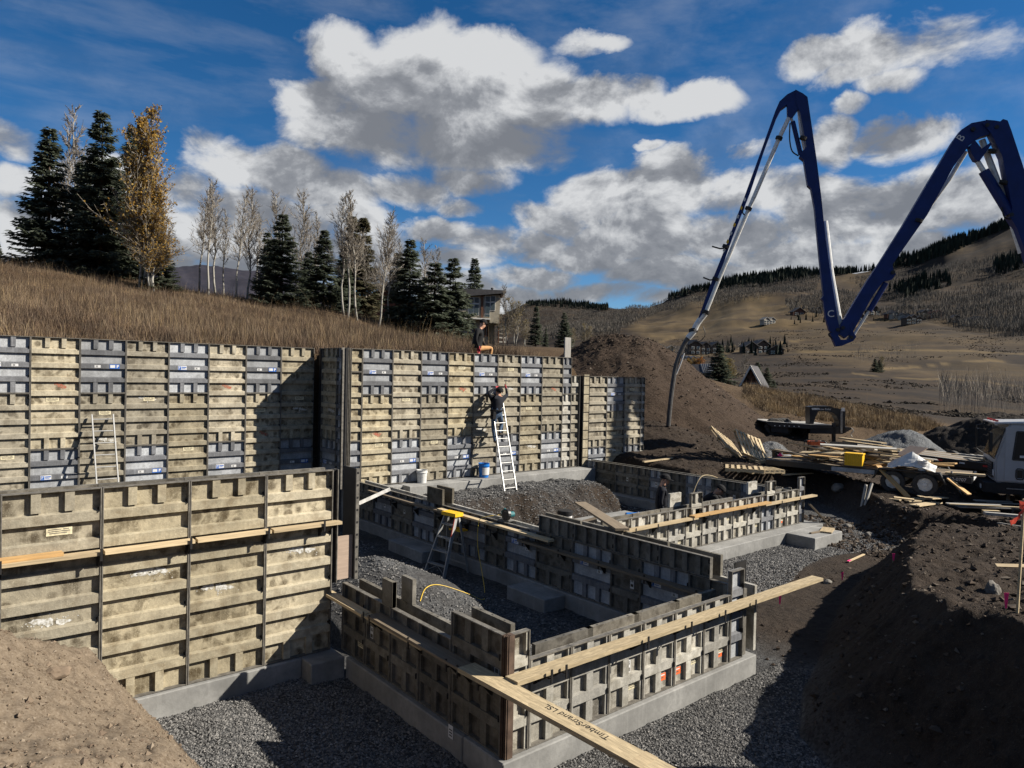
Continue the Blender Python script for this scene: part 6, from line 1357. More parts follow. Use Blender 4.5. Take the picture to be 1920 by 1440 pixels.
SPR = [spruce_mesh(1, .255), spruce_mesh(2, .29, .95), spruce_mesh(3, .22, .9, .35), spruce_mesh(4, .20, .85, .2)]
def place_tree(name, meshes, p, h, label, group, rot=0., wide=1., mats=None, cat='tree'):
    t = thing(name, label, cat, p, rot, group)
    for i, me in enumerate(meshes):
        o = inst(me.name.split('.')[0], me, t, scale=(h*wide, h*wide, h))
        if mats and mats.get(i): o.material_slots[0].link = 'OBJECT'; o.material_slots[0].material = mats[i]
    return t
def spot(px, py_base, d):
    p = atD(px, 700, d); return Vector((p[0], p[1], gz(p[0], p[1])-.05))
def tall(p, px, py_top): # height that puts the tip at row py_top
    d = (p-Vector((0, 0, H))).dot(Vector(tuple(FW))); return float(atD(px, py_top, d)[2]-p.z)
SP = [(88,235,43,0,1.02,'left-most tall dark spruce standing on the grass skyline'),(186,203,44,1,.92,'tallest broad dark spruce in the left clump'),(243,232,47,0,.80,'narrow dark spruce directly behind the golden aspen'),(-6,452,46,1,1.,'small spruce cut by the left edge'),
 (298,435,43,1,1.2,'low spruce at the right foot of the golden aspen'),(150,300,49,2,1.,'shaded spruce between the two tall left spruces'),(525,398,45,1,1.18,'broad dark spruce in the middle of the ridge with bare aspens behind'),(497,432,46.5,2,1.0,'narrow spruce left of the broad middle spruce'),
 (604,428,47,0,1.2,'dark spruce between the broad middle spruce and the white-stemmed aspens'),(655,402,52,3,1.1,'thin brownish spruce behind the white-stemmed aspens'),(676,405,52.5,3,1.15,'second thin brownish spruce behind the white-stemmed aspens'),(765,445,46,0,1.1,'dark spruce left of the house with a full skirt'),
 (742,470,48,2,1.15,'shorter spruce at the left of the skirted one'),(812,488,45,1,1.25,'blue-grey spruce in front of the house wall'),(846,478,46,1,1.1,'dark spruce touching the left edge of the house'),(790,520,49,2,1.2,'small spruce in the gap left of the blue-grey spruce'),
 (886,481,96,0,.92,'spruce rising behind the house roof'),(1003,573,78,3,1.1,'slim spruce right of the pale yellow aspens'),(1022,615,80,3,1.,'tiny spruce between the two slim right-hand spruces'),(1056,584,76,1,1.05,'dark pointed spruce left of the soil mound'),(640,470,50,2,1.3,'shaded spruce low behind the white-stemmed aspens'),(575,470,51,0,1.2,'spruce half hidden between two dark spruces')]
for i, (px, pt, d, k, w, lab) in enumerate(SP):
    p = spot(px, 0, d); h = tall(p, px, pt)
    place_tree('spruce_tree', SPR[k], p, h, lab, 'spruces on the ridge', i*1.7, w, {1: M['spruce_br']} if k == 3 and px < 700 else None)
def aspen_mesh(seed, n_br=46, spread=.16, start=.30, leaves=0, leafmat=None, lean=.03, fork=1):
    """unit-height bare aspen: white stem, upswept limbs, twigs; optional leaves"""
    g = np.random.default_rng(seed); A0 = []; A1 = []; W0 = []; W1 = []; tips = []
    b = MB(); stems = []
    for f in range(fork):
        pts = []; x = y = 0.; ax, ay = g.normal(0, lean, 2)+(np.array([math.cos(f*2.3), math.sin(f*2.3)])*.07 if fork > 1 else 0)
        hgt = 1.0 if f == 0 else g.uniform(.82, .97)
        for k in range(9): t = k/8; pts.append(Vector((ax*t+.010*math.sin(k*1.7+seed)+(.012*math.cos(f*2.3) if fork > 1 else 0), ay*t+.010*math.cos(k*1.3+seed)+(.012*math.sin(f*2.3) if fork > 1 else 0), t*hgt-.02*(k == 0))))
        b.tube(pts, [.0088*(1-.93*k/8)+.0008 for k in range(9)], 6); stems.append(pts)
    tr = b.mesh('trunk', M['aspen'], True)
    for pts in stems:
        for i in range(n_br):
            t = start+(1-start)*(i+g.random())/n_br*.985; k = min(7, int(t*8)); p = np.array(pts[k].lerp(pts[k+1], t*8-k)); az = g.uniform(0, 2*math.pi)
            L = spread*(1.05-t)**.6*g.uniform(.6, 1.15)*1.35; el = g.uniform(.75, 1.15)
            d = np.array([math.cos(az)*math.cos(el), math.sin(az)*math.cos(el), math.sin(el)]); prev = p
            for s_ in range(3):
                nxt = prev+(d+np.array([0, 0, .12*s_])+g.normal(0, .10, 3))*L/3; A0.append(prev); A1.append(nxt); w_ = .0028*(1-t*.55)*(1-s_*.27); W0.append(w_); W1.append(w_*.7)
                for q in range(g.integers(3, 5)):
                    td = d+g.normal(0, .48, 3); td[2] += .25; e = prev+(nxt-prev)*g.random(); e2 = e+td*L*g.uniform(.12, .34); A0.append(e); A1.append(e2); W0.append(.0014); W1.append(.0008); tips.append((e, e2))
                    for _ in range(3): td2 = td+g.normal(0, .5, 3); e3 = e+(e2-e)*g.uniform(.3, .9); A0.append(e3); A1.append(e3+td2*L*.14); W0.append(.0011); W1.append(.0007); tips.append((e3, e3+td2*L*.14))
                prev = nxt
    W0 = np.array(W0)[:, None]; W1 = np.array(W1)[:, None]
    br = quad_mesh('branches', strips(np.array(A0), np.array(A1), W0, W1, g), M['twig'])
    out = [tr, br]
    if leaves:
        T_ = np.array([a_+(b_-a_)*g.random() for a_, b_ in tips]); idx = g.integers(0, len(T_), leaves); P = T_[idx]+g.normal(0, .008, (leaves, 3)); a = g.normal(size=(leaves, 3)); a /= np.linalg.norm(a, axis=1, keepdims=True)
        c_ = np.cross(a, g.normal(size=(leaves, 3))); c_ /= np.linalg.norm(c_, axis=1, keepdims=True); s_ = (.0064*g.uniform(.7, 1.3, leaves))[:, None]
        out.append(quad_mesh('leaves', np.stack([P-a*s_, P+c_*s_*.8, P+a*s_, P-c_*s_*.8], 1), leafmat))
    return out
ASP = [aspen_mesh(11), aspen_mesh(12, 40, .13, .38), aspen_mesh(13, 52, .19, .25), aspen_mesh(14, 42, .15, .34, lean=.08)]
BA = [(136,200,50,1,'bare aspen showing behind the tall left spruces'),(115,230,51,3,'bare grey aspen twigs between the left-most spruces'),(386,338,43,1,'left-most tall bare aspen of the grey row'),(369,352,45,3,'thin bare aspen at the left end of the grey row'),(401,345,46,0,'bare aspen right beside the tallest of the grey row'),
 (415,395,48,1,'slender bare aspen low in the grey row'),(438,362,44,3,'bare aspen at the middle of the grey row'),(463,352,45,2,'bare dark-footed aspen at the right end of the grey row'),(478,400,48,1,'thin bare aspen right of the dark-footed one'),(517,362,56,0,'bare aspen behind the broad middle spruce'),(561,358,56,2,'spreading bare aspen behind the gap in the spruces'),(585,400,57,1,'faint bare aspen behind the middle spruces'),
 (652,358,44,1,'left white-stemmed aspen of the forked trio'),(641,372,44.6,0,'far left white-stemmed aspen of the forked trio'),(668,372,44.3,3,'right leaning white-stemmed aspen of the forked trio'),(708,402,43,2,'spreading bare aspen with a thick white stem'),(728,410,46,0,'bare aspen behind the thick white stem'),(742,450,48,1,'thin bare aspen left of the skirted spruce'),
 (796,450,58,0,'bare aspen rising above the shorter spruces'),(815,462,59,1,'thin bare aspen above the blue-grey spruce'),(690,440,52,2,'shaded bare aspen between the white stems'),(1392,655,148,2,'bare tree beside the steep-roofed cabin'),(1374,668,150,0,'thin bare tree left of the steep-roofed cabin'),(950,538,80,2,'grey bare aspen right of the house'),(932,550,86,0,'bare aspen touching the house deck')]
for i, (px, pt, d, k, lab) in enumerate(BA):
    p = spot(px, 0, d); place_tree('aspen_tree', ASP[k], p, tall(p, px, pt), lab, 'bare aspens', i*2.1, 1.0)
GA = aspen_mesh(31, 40, .19, .14, 8500, M['leaf_gold'], .05, 3); YA = aspen_mesh(32, 44, .22, .2, 1500, M['leaf_pale'], .04, 2)
p = spot(266, 0, 42.3); place_tree('aspen_tree', GA, p, tall(p, 270, 203), 'tall golden-leaved aspen beside the left spruce clump', 'autumn aspens', .6, .92)
p = spot(283, 0, 42.0); place_tree('aspen_tree', GA, p, tall(p, 285, 345), 'shorter golden aspen at the foot of the tall golden one', 'autumn aspens', 2.9, 1.25)
for (px, pt, d, lab) in ((966,560,80,'pale yellow aspen right of the house'),(945,585,84,'small yellow aspen by the house deck'),(982,600,82,'low yellow-leaved aspen between the house and the slim spruce'),(1098,608,78,'small yellow tree at the edge of the soil mound'),(1072,615,80,'yellowing shrub left of the soil mound')):
    p = spot(px, 0, d); place_tree('aspen_tree', YA, p, tall(p, px, pt), lab, 'autumn aspens', px*.1, 1.35)
for (px, pt, d, k, lab) in ((1348,645,140,1,'dark spruce left of the steep-roofed cabin'),(1438,688,138,1,'dark spruce at the right side of the steep-roofed cabin'),(1420,678,146,0,'dark spruce behind the ridge of the steep-roofed cabin'),(1452,712,140,1,'low dark spruce at the far right of the cabin'),(1640,672,235,0,'tiny dark tree alone on the pasture'),(1648,674,236,1,'second tiny dark tree alone on the pasture')):
    p = spot(px, 0, d); place_tree('spruce_tree', SPR[k], p, tall(p, px, pt), lab, 'spruces in the valley', px*.3, 1.5)
p = spot(1654, 0, 236); place_tree('aspen_tree', YA, p, tall(p, 1654, 668), 'tiny yellow tree beside two dark ones on the pasture', 'autumn trees in the valley', .4, 1.6, {2: M['leaf_pale']})
for (px, pt, d, lab, mt) in ((1290,672,235,'golden bush above the metal-roofed shed','leaf_gold'),(1302,671,236,'second golden bush above the metal-roofed shed','leaf_gold'),(1311,670,235,'orange bush above the metal-roofed shed','leaf_orange'),(1362,668,150,'olive-yellow tree right of the cabin spruce','leaf_pale')):
    p = spot(px, 0, d); place_tree('autumn_bush', GA, p, max(1.5, tall(p, px, pt)), lab, 'autumn trees in the valley', px*.2, 2.2, {2: M[mt]}, 'bush')

# ------------------------------------------------------------------ houses
M['stucco'] = simple('tan_stucco', (.31, .275, .21), .9, 0, .12, 3); M['trim_brown'] = simple('brown_timber', (.10, .045, .025), .8, 0, .3, 6); M['roofing'] = simple('dark_roofing', (.045, .043, .045), .7, 0, .3, 4); M['metal_roof'] = simple('grey_metal_roof', (.16, .165, .18), .45, .3, .15, 3)
M['lodge'] = simple('dark_lodge_siding', (.075, .055, .042), .9, 0, .35, 3); M['lodge_red'] = simple('red_brown_siding', (.105, .048, .035), .9, 0, .3, 3); M['lodge_grey'] = simple('pale_house_siding', (.26, .24, .21), .9, 0, .25, 3); M['pane'] = simple('window_pane', (.055, .075, .085), .12, 0, .2, 3, 0, .6); M['frame'] = simple('pale_window_frame', (.55, .53, .48), .7, 0, .1, 3)
hd = 84.0; c = atD(872, 640, hd); hx = (rg*.97+fwh*.24).normalized(); hy = Vector((-hx.y, hx.x, 0)); hz = gz(c[0], c[1])-.1
ht = thing('house', 'two-storey tan house with big windows and a sloping dark roof behind the spruces', 'house', (c[0], c[1], hz))
S_ = hd/F_PX*1.03
zg = float(atD(905, 642, hd)[2]); hb = Vector((c[0], c[1], zg))
def hp2(px, py, y=0.): return hb+hx*((px-872)*S_)+hy*y+Z_*((642-py)*S_)
def hbox(name, x0, x1, z0, z1, y0, y1, mat, par=None):
    b = MB(); b.prism([hp2(x0, z0, y0), hp2(x1, z0, y0), hp2(x1, z1, y0), hp2(x0, z1, y0)], hy*(y1-y0)); return b.build(name, M[mat], par or ht)
def hpoly(name, pts, y0, y1, mat, par=None):
    b = MB(); b.prism([hp2(x, z, y0) for x, z in pts], hy*(y1-y0)); return b.build(name, M[mat], par or ht)
hpoly('upper_wall', [(850,598),(917,598),(917,605.5),(935,605.5),(936.5,553),(850,562)], 0, 6, 'stucco')
hbox('lower_wall', 856, 917, 645, 598.2, .8, 6, 'stucco'); hbox('side_wall', 917, 932, 645, 606, 1.6, 6, 'stucco')
hpoly('roof', [(843,558),(944,547),(944.5,550.5),(843,563)], -.7, 6.6, 'roofing'); hpoly('roof_back', [(843,557.5),(850,545.5),(941,545),(944,547)], -.3, 6.4, 'roofing'); hbox('fascia', 936.5, 941, 558, 550, -.5, 6.3, 'trim_brown')
f_ = MB(); f_.cyl(hp2(927, 547, 2), hp2(927, 540, 2), .10, n=10); f_.cyl(hp2(927, 540, 2), hp2(927, 537.5, 2), .17, n=10); f_.build('flue_pipe', M['roofing'], ht)
for (x0, x1, zb, zt, lights) in ((876, 897, 593, 559.5, [(877.5,886,571,561),(887.5,896,570,560.5),(877.5,886,588,573),(887.5,896,588,573),(877.5,886,592,589),(887.5,896,592,589)]), (907, 927, 595, 555.5, [(908,916.5,567,557.5),(918,926,566,556.5),(908,916.5,588.5,568.5),(918,926,581.5,568.5),(908,916.5,594.5,590)])):
    fr_ = hpoly('window', [(x0, zb), (x1 if x0 < 900 else 917, zb), (x1 if x0 < 900 else 917, zb if x0 < 900 else 583), (x1, zb if x0 < 900 else 583), (x1, zt), (x0, zt+1)], -.06, -.004, 'frame')
    for q in lights: hbox('pane', q[0], q[1], q[2], q[3], -.085, -.062, 'pane', fr_)
hbox('timber_post', 900, 904, 598, 556, -.12, -.004, 'trim_brown'); hbox('ledge', 856, 917, 600, 597.5, -.4, .8, 'frame')
w_ = hbox('window', 879, 892, 628, 604, .72, .79, 'trim_brown'); hbox('pane', 881, 890, 626, 606, .70, .715, 'pane', w_)
for x0 in (910, 914.5): hbox('window', x0, x0+2.6, 630, 608, .72, .79, 'trim_brown')
for x in (934.5, 944, 951): hbox('deck_post', x, x+2.4, 642, 590, .4, .6, 'trim_brown')
hbox('deck_floor', 934, 955, 605.5, 603, .2, 3, 'trim_brown'); hbox('deck_rail', 934, 955, 591, 589, .2, .4, 'trim_brown')
for k in range(7): hbox('deck_slat', 936+k*2.7, 937.3+k*2.7, 603, 591, .25, .35, 'trim_brown')
for k in range(4): hbox('step', 937, 952, 640-k*8, 638-k*8, .9, 1.6, 'frame')
hb2 = spot(722, 0, 62); t = thing('house', 'dark brown house half hidden behind the white-stemmed aspens', 'house', hb2)
b = MB(); b.prism([hb2+rg*-2.2, hb2+rg*2.2, hb2+rg*2.2+Z_*2.6, hb2+Z_*3.6, hb2-rg*2.2+Z_*2.4], fwh*4); b.build('wall', M['lodge_red'], t)
b = MB(); b.prism([hb2-rg*2.6+Z_*2.3-fwh*.4, hb2+Z_*3.75-fwh*.4, hb2+rg*2.6+Z_*2.4-fwh*.4, hb2+rg*2.6+Z_*2.6-fwh*.4, hb2+Z_*3.95-fwh*.4, hb2-rg*2.6+Z_*2.5-fwh*.4], fwh*4.8); b.build('roof', M['roofing'], t)
MB().obox(hb2+rg*.8+Z_*1.2-fwh*.02, rg*.5, fwh*.02, Z_*.6).build('window', M['pane'], t)
# steep-roofed cabin in the valley
vd = ray(1405, 720); fwh_keep, rg_keep = fwh, rg; fwh = Vector((vd[0], vd[1], 0)).normalized(); rg = Vector((fwh.y, -fwh.x, 0)); fwh = (fwh*.98+rg*.12).normalized(); rg = Vector((fwh.y, -fwh.x, 0)); base = on_ground(1405, 729, 100); d = (base-Vector((0, 0, H))).dot(Vector(tuple(FW))); k = d/F_PX
t = thing('a_frame_cabin', 'steep-roofed brown cabin in the valley with pale barge boards', 'cabin', base)
def ap(px, py, y=0.): return base+rg*((px-1405)*k)+Z_*((728-py)*k)+fwh*y
b = MB(); b.prism([ap(1388, 728), ap(1426, 728), ap(1409, 690), ap(1405, 690)], fwh*7); b.build('wall', M['lodge'], t)
for (x0, x1) in ((1385, 1406.5), (1432.5, 1407.5)):
    b = MB(); b.prism([ap(x0, 729, -.6), ap(x1, 684, -.6), ap(x1+(2.2 if x0 < 1400 else -2.2), 685.5, -.6), ap(x0+(3.5 if x0 < 1400 else -3.5), 729, -.6)], fwh*8.4); b.build('roof_slope', M['roofing'], t)
    b = MB(); b.prism([ap(x0, 729, -.85), ap(x1, 684, -.85), ap(x1+(2.2 if x0 < 1400 else -2.2), 685.5, -.85), ap(x0+(3.2 if x0 < 1400 else -3.2), 729, -.85)], fwh*.24); b.build('barge_board', M['frame'], t)
b = MB(); b.prism([ap(1392, 716, -.3), ap(1420, 716, -.3), ap(1420, 713, -.3), ap(1392, 713, -.3)], fwh*.28); b.build('porch_beam', M['lodge_red'], t)
w_ = MB().prism([ap(1406, 728, -.2), ap(1420, 728, -.2), ap(1420, 717, -.2), ap(1406, 717, -.2)], fwh*.18).build('window', M['frame'], t); MB().prism([ap(1408, 726.5, -.3), ap(1418.5, 726.5, -.3), ap(1418.5, 718, -.3), ap(1408, 718, -.3)], fwh*.08).build('pane', M['pane'], w_)
for (xa, ya, xb, yb) in ((1408, 712, 1401, 703), (1408, 712, 1415, 703), (1408, 712, 1408, 696)): MB().beam(ap(xa, ya, -.2), ap(xb, yb, -.2), .3, .3).build('truss_member', M['trim_brown'], t)
# shed with a ribbed metal roof
base = on_ground(1312, 706, 90); d = (base-Vector((0, 0, H))).dot(Vector(tuple(FW))); k = d/F_PX
t = thing('shed', 'dark shed with a ribbed grey metal roof behind the soil mound', 'shed', base)
def ap(px, py, y=0.): return base+rg*((px-1312)*k)+Z_*((706-py)*k)+fwh*y
MB().prism([ap(1292, 712), ap(1332, 712), ap(1332, 698), ap(1292, 698)], fwh*5).build('wall', M['lodge'], t); MB().prism([ap(1308, 683, 3), ap(1334, 682, 3), ap(1338, 698, -.6), ap(1318, 700, -.6)], Z_*.15).build('metal_roof', M['metal_roof'], t)
for q in range(7): MB().beam(ap(1310+q*3.8, 682.8, 3)+Z_*.2, ap(1320+q*2.8, 699.2, -.6)+Z_*.2, .12, .12).build('roof_rib', M['steel'], t)
MB().prism([ap(1292, 684, 3), ap(1308, 683, 3), ap(1318, 700, -.6), ap(1300, 702, -.6)], Z_*.12).build('roof_slope', M['roofing'], t)
fwh, rg = fwh_keep, rg_keep
def lodge(px, py, wpx, label, wall='lodge', roof='roofing', hf=.45, gables=2, rot=.3, seed=0, rmin=300):
    base = on_ground(px, py, rmin); d = (base-Vector((0, 0, H))).dot(Vector(tuple(FW))); w = wpx*d/F_PX; h = w*hf; r = random.Random(seed); u = (rg*math.cos(rot)+fwh*math.sin(rot)); v = Vector((-u.y, u.x, 0))
    t = thing('lodge_house', label, 'house', base, 0, 'houses across the valley'); base = base-Z_*h*.15
    for g_ in range(gables):
        x0 = -w/2+g_*w/gables; x1 = x0+w/gables*1.02; hh = h*(.65+.35*r.random()); dep = w*.45; off = -v*r.uniform(0, w*.12); up = .32*(x1-x0)
        a, b_, m_ = base+u*x0+off, base+u*x1+off, base+u*(x0+x1)/2+off
        MB().prism([a, b_, b_+Z_*hh, m_+Z_*(hh+up), a+Z_*hh], v*dep).build('wall', M[wall], t)
        e = (x1-x0)*.10
        for s_ in (-1, 1):
            q0 = m_+Z_*(hh+up+.02*w)-v*e; q1 = (a if s_ < 0 else b_)+u*s_*e+Z_*(hh-.25*e)-v*e; MB().prism([q0, q1, q1+Z_*.035*w, q0+Z_*.035*w], v*(dep+2*e)).build('roof', M[roof], t)
        nw = 2
        for i in range(nw):
            for fl in range(2 if hh > h*.7 else 1):
                c_ = a+u*((x1-x0)*(i+.6)/(nw+.2))+Z_*(hh*(.3+.42*fl))-v*.03*w*.1; f_ = MB().obox(c_, u*(x1-x0)*.13, v*.02*w, Z_*hh*.13).build('window', M['frame'], t); MB().obox(c_-v*.022*w, u*(x1-x0)*.10, v*.004*w, Z_*hh*.10).build('pane', M['pane'], f_)
    if r.random() < .6: MB().obox(base+u*w*.2+v*w*.2+Z_*h*1.15, u*w*.03, v*w*.03, Z_*h*.22).build('chimney', M['lodge_grey'], t)
for i, a in enumerate([(1322,664,64,'long dark lodge on the hillside behind the pump hose','lodge','roofing',.32,3,.1),(1418,662,50,'dark lodge behind the bare tree in the valley','lodge','roofing',.40,2,.2),(1455,664,26,'small lodge with pale eaves beside the dark valley lodge','lodge','lodge_grey',.35,1,-.3),
  (1442,608,26,'house with a pale roof alone on the golden slope','lodge_grey','lodge_grey',.5,2,.35),(1498,591,24,'reddish house at the top of the golden slope','lodge_red','roofing',.4,1,.2),(1530,588,20,'dark house under the golden slope skyline beside the boom','lodge','roofing',.5,2,0.),(1608,604,34,'house half hidden behind the lower boom joint','lodge','lodge_grey',.4,2,.2),(1640,590,26,'dark house right of the boom joint','lodge','roofing',.45,1,.3),
  (1672,596,22,'dark house at the left end of the hillside cluster','lodge_red','roofing',.5,1,.2),(1683,597,22,'pale-gabled house in the hillside cluster','lodge_grey','roofing',.6,2,.2),(1697,600,20,'second pale house in the hillside cluster','lodge_grey','roofing',.6,2,0.),(1712,608,32,'lowest dark house with white windows in the hillside cluster','lodge','roofing',.5,3,.15),
  (1738,597,26,'dark timber house right of the hillside cluster','lodge','roofing',.6,2,.2),(1753,596,22,'red-brown house right of the dark timber house','lodge_red','lodge_red',.6,2,.1),(1826,610,30,'grey house among bare trees at the far right','lodge_grey','roofing',.5,2,.2),(1793,606,18,'small dark house at the left edge of the right-hand bare wood','lodge','roofing',.6,1,.2),(1862,608,20,'small grey house deepest in the right-hand bare wood','lodge_grey','roofing',.5,1,.1),
  (1236,656,16,'small pale outbuilding beside the soil mound','lodge_grey','lodge_grey',.5,1,.1),(1258,658,14,'small orange-walled outbuilding left of the pump hose','wood_orange','lodge_grey',.6,1,.1),(1290,678,30,'grey-roofed row of garages above the metal-roofed shed','lodge_grey','metal_roof',.3,3,.1)]):
    lodge(*a, seed=i)

# ------------------------------------------------------------------ woods on the far hills, grass, stones
def far_wood(name, label, polys, n, kind, rmin, rmax, hts, mat, gate=None, seed=5, thin=1.):
    g = np.random.default_rng(seed); nn = 900000 if n > 600 else 250000; az = g.uniform(-R(5) if n > 600 else R(5), R(40), nn); r = np.exp(g.uniform(math.log(rmin), math.log(rmax), nn)); x, y = r*np.cos(YAW-az), r*np.sin(YAW-az); z = far_h(x, y)
    px, py, d = proj(np.stack([x, y, z], -1)); ok = np.zeros(len(x), bool)
    for pl in polys: ok |= in_poly(px, py, pl)
    ok &= (fbm(x/45, y/45, seed, 3) > (-.25 if gate is None else gate)); i = np.where(ok)[0][:n]; x, y, z, r = x[i], y[i], z[i], r[i]; m_ = len(i); P = np.stack([x, y, z], -1); h = g.uniform(hts[0], hts[1], m_); out = []
    tc_ = -P/np.linalg.norm(P, axis=1, keepdims=True)
    if kind == 'conifer':
        for k in range(3):
            a = g.uniform(0, 6.28, m_); e = np.stack([np.cos(a), np.sin(a), 0*a], -1)*(h*.17)[:, None]; U = np.array([0, 0, 1.])
            for (zb, zt, ww) in ((.05, .62, 1.), (.38, 1.0, .62)): out.append(np.stack([P-e*ww+U*(h*zb)[:, None], P+e*ww+U*(h*zb)[:, None], P+U*(h*zt)[:, None]], 1))
    else:
        U = np.array([0, 0, 1.])
        for k in range(6):
            a = g.uniform(0, 6.28, m_); lean = np.stack([np.cos(a), np.sin(a), 0*a], -1); w = (h*thin*(.012 if k == 0 else .020))[:, None]; s_ = np.stack([-np.sin(a), np.cos(a), 0*a], -1)*w
            b0 = P+U*(h*(0 if k == 0 else g.uniform(.3, .6, m_)))[:, None]; t_ = P+U*h[:, None]*(.97 if k == 0 else g.uniform(.75, 1.0, m_)[:, None])+lean*(h*(.01 if k == 0 else g.uniform(.08, .17, m_)))[:, None]
            out.append(np.stack([b0-s_, b0+s_, t_], 1))
    return tag(link(bpy.data.objects.new(name, tri_mesh(name, np.concatenate(out), mat))), label, None, None, 'stuff')
AP = [[(1130,595),(1230,562),(1300,547),(1400,532),(1500,518),(1540,520),(1530,548),(1450,562),(1350,574),(1250,586),(1180,612),(1110,625)],[(1630,600),(1690,575),(1750,556),(1930,528),(1930,640),(1840,630),(1760,606),(1690,600)],[(1730,512),(1930,468),(1930,530),(1760,545)],[(1470,570),(1570,545),(1620,560),(1600,600),(1540,600),(1480,588)],
      [(1590,528),(1680,505),(1770,502),(1700,535),(1620,548)],[(985,572),(1130,577),(1190,592),(1160,630),(985,640)],[(1620,560),(1700,540),(1760,548),(1690,575)]]
far_wood('bare_wood', 'grey bare aspen woods on the far hillside', AP, 26000, 'aspen', 330, 2600, (7, 12), M['far_aspen'], None, 5)
far_wood('bare_wood', 'sparse bare trees on the near valley slope', [[(1620,645),(1730,650),(1710,685),(1600,682)],[(1760,715),(1930,712),(1930,778),(1760,775)],[(1160,640),(1420,640),(1460,660),(1250,668)],[(1430,605),(1560,592),(1560,606),(1430,625)]], 700, 'aspen', 70, 480, (3, 7), M['twig'], -.05, 15, .22)
CP = [[(1230,556),(1340,530),(1450,516),(1530,503),(1640,496),(1640,508),(1530,522),(1440,536),(1330,545),(1240,566)],[(1640,500),(1700,480),(1780,443),(1870,407),(1940,378),(1940,412),(1860,440),(1770,482),(1690,505)],[(1662,548),(1720,531),(1775,522),(1782,536),(1700,562)],[(985,560),(1060,562),(1140,574),(1140,584),(1050,578),(985,574)],[(1860,500),(1930,480),(1930,500),(1870,515)]]
far_wood('conifer_wood', 'scattered small conifers round the valley houses', [[(1470,590),(1670,588),(1670,606),(1480,610)],[(1330,650),(1480,640),(1480,668),(1330,668)],[(1780,590),(1880,592),(1880,612),(1780,612)]], 70, 'conifer', 250, 900, (4, 9), M['far_conifer'], -.6, 26)
far_wood('conifer_wood', 'dark conifer woods along the far ridges', CP, 5000, 'conifer', 400, 3200, (12, 20), M['far_conifer'], -.45, 6)
def grass_patch(label, sample, n, hmean, wmean, mat, seed, bunch=1):
    g = np.random.default_rng(seed); x, y = sample(g, n); z = ground(x, y); n = len(x); P = np.stack([x, y, z-.02], -1); a = g.uniform(0, 6.28, n); h = hmean*g.lognormal(0, .40, n)*np.clip(1+.9*fbm(x/1.7, y/1.7, seed+90, 3), .4, 1.8); w = wmean*g.uniform(.6, 1.4, n)
    s_ = np.stack([np.cos(a), np.sin(a), 0*a], -1)*w[:, None]; b_ = g.uniform(0, 6.28, n); ln = np.stack([np.cos(b_), np.sin(b_), 0*b_], -1)*(h*g.uniform(.05, .6, n))[:, None]; U = np.array([0, 0, 1.]); mid = P+U*(h*.6)[:, None]+ln*.35
    V = np.stack([P-s_, P+s_, mid+s_*.6, mid-s_*.6, P+U*h[:, None]+ln], 1).reshape(-1, 3); i0 = np.arange(n)*5
    F = np.concatenate([np.stack([i0, i0+1, i0+2], 1), np.stack([i0, i0+2, i0+3], 1), np.stack([i0+3, i0+2, i0+4], 1)])
    return tag(link(bpy.data.objects.new('meadow_grass', np_mesh('meadow_grass', V, F, mat))), label, None, None, 'stuff')
def smp_meadow(g, n):
    m_ = n*4; az = g.uniform(-R(42), R(9), m_); r = np.exp(g.uniform(math.log(19), math.log(60), m_)); x, y = r*np.cos(YAW-az), r*np.sin(YAW-az)
    ok = (meadow_w(x, y) > .9) & (y > np.where(x > 8.5, 17.8, 18.8)) & (fbm(x/3., y/3., 81, 3) > g.uniform(-.9, .25, m_)); return x[ok][:n], y[ok][:n]
grass_patch('dry brown grass covering the slope above the formwork', smp_meadow, 260000, .20, .0048, M['grass'], 3)
grass_patch('taller tan grass stalks on the slope above the formwork', smp_meadow, 20000, .42, .0035, M['grass_gold'], 4)
def smp_berm(g, n):
    m_ = n*3; az = g.uniform(R(14), R(41), m_); r = np.exp(g.uniform(math.log(33), math.log(75), m_)); x, y = r*np.cos(YAW-az), r*np.sin(YAW-az)
    z = ground(x, y); px, py, d = proj(np.stack([x, y, z], -1)); ok = in_poly(px, py, [(1395,722),(1480,735),(1560,748),(1640,768),(1740,790),(1770,805),(1700,812),(1600,800),(1500,780),(1430,770),(1390,745)]); return x[ok][:n], y[ok][:n]
grass_patch('golden grass strip behind the trailers', smp_berm, 100000, .20, .007, M['grass_gold'], 5)
def stones(name, label, x, y, size, mat, seed, sink=.3, zoff=None):
    g = np.random.default_rng(seed); n = len(x); z = ground(x, y) if zoff is None else zoff
    size = np.minimum(size, 3.2*np.median(size))
    base = np.array([[1,0,0],[0,1,0],[-1,0,0],[0,-1,0],[.1,.05,.8],[0,0,-.8]]); V = base[None]*g.uniform(.65, 1.25, (n, 6, 1))+g.normal(0, .16, (n, 6, 3)); a = g.uniform(0, 6.28, n); ca, sa = np.cos(a), np.sin(a)
    V = np.stack([V[..., 0]*ca[:, None]-V[..., 1]*sa[:, None], V[..., 0]*sa[:, None]+V[..., 1]*ca[:, None], V[..., 2]*g.uniform(.5, 1, n)[:, None]], -1)*size[:, None, None]+np.stack([x, y, z+size*sink], -1)[:, None]
    f = np.array([[0,1,4],[1,2,4],[2,3,4],[3,0,4],[1,0,5],[2,1,5],[3,2,5],[0,3,5]]); F = (np.arange(n)[:, None, None]*6+f[None]).reshape(-1, 3)
    return tag(link(bpy.data.objects.new(name, np_mesh(name, V.reshape(-1, 3), F, mat))), label, None, None, 'stuff')
g = np.random.default_rng(77)
def rnd(n, x0, x1, y0, y1): return g.uniform(x0, x1, n), g.uniform(y0, y1, n)
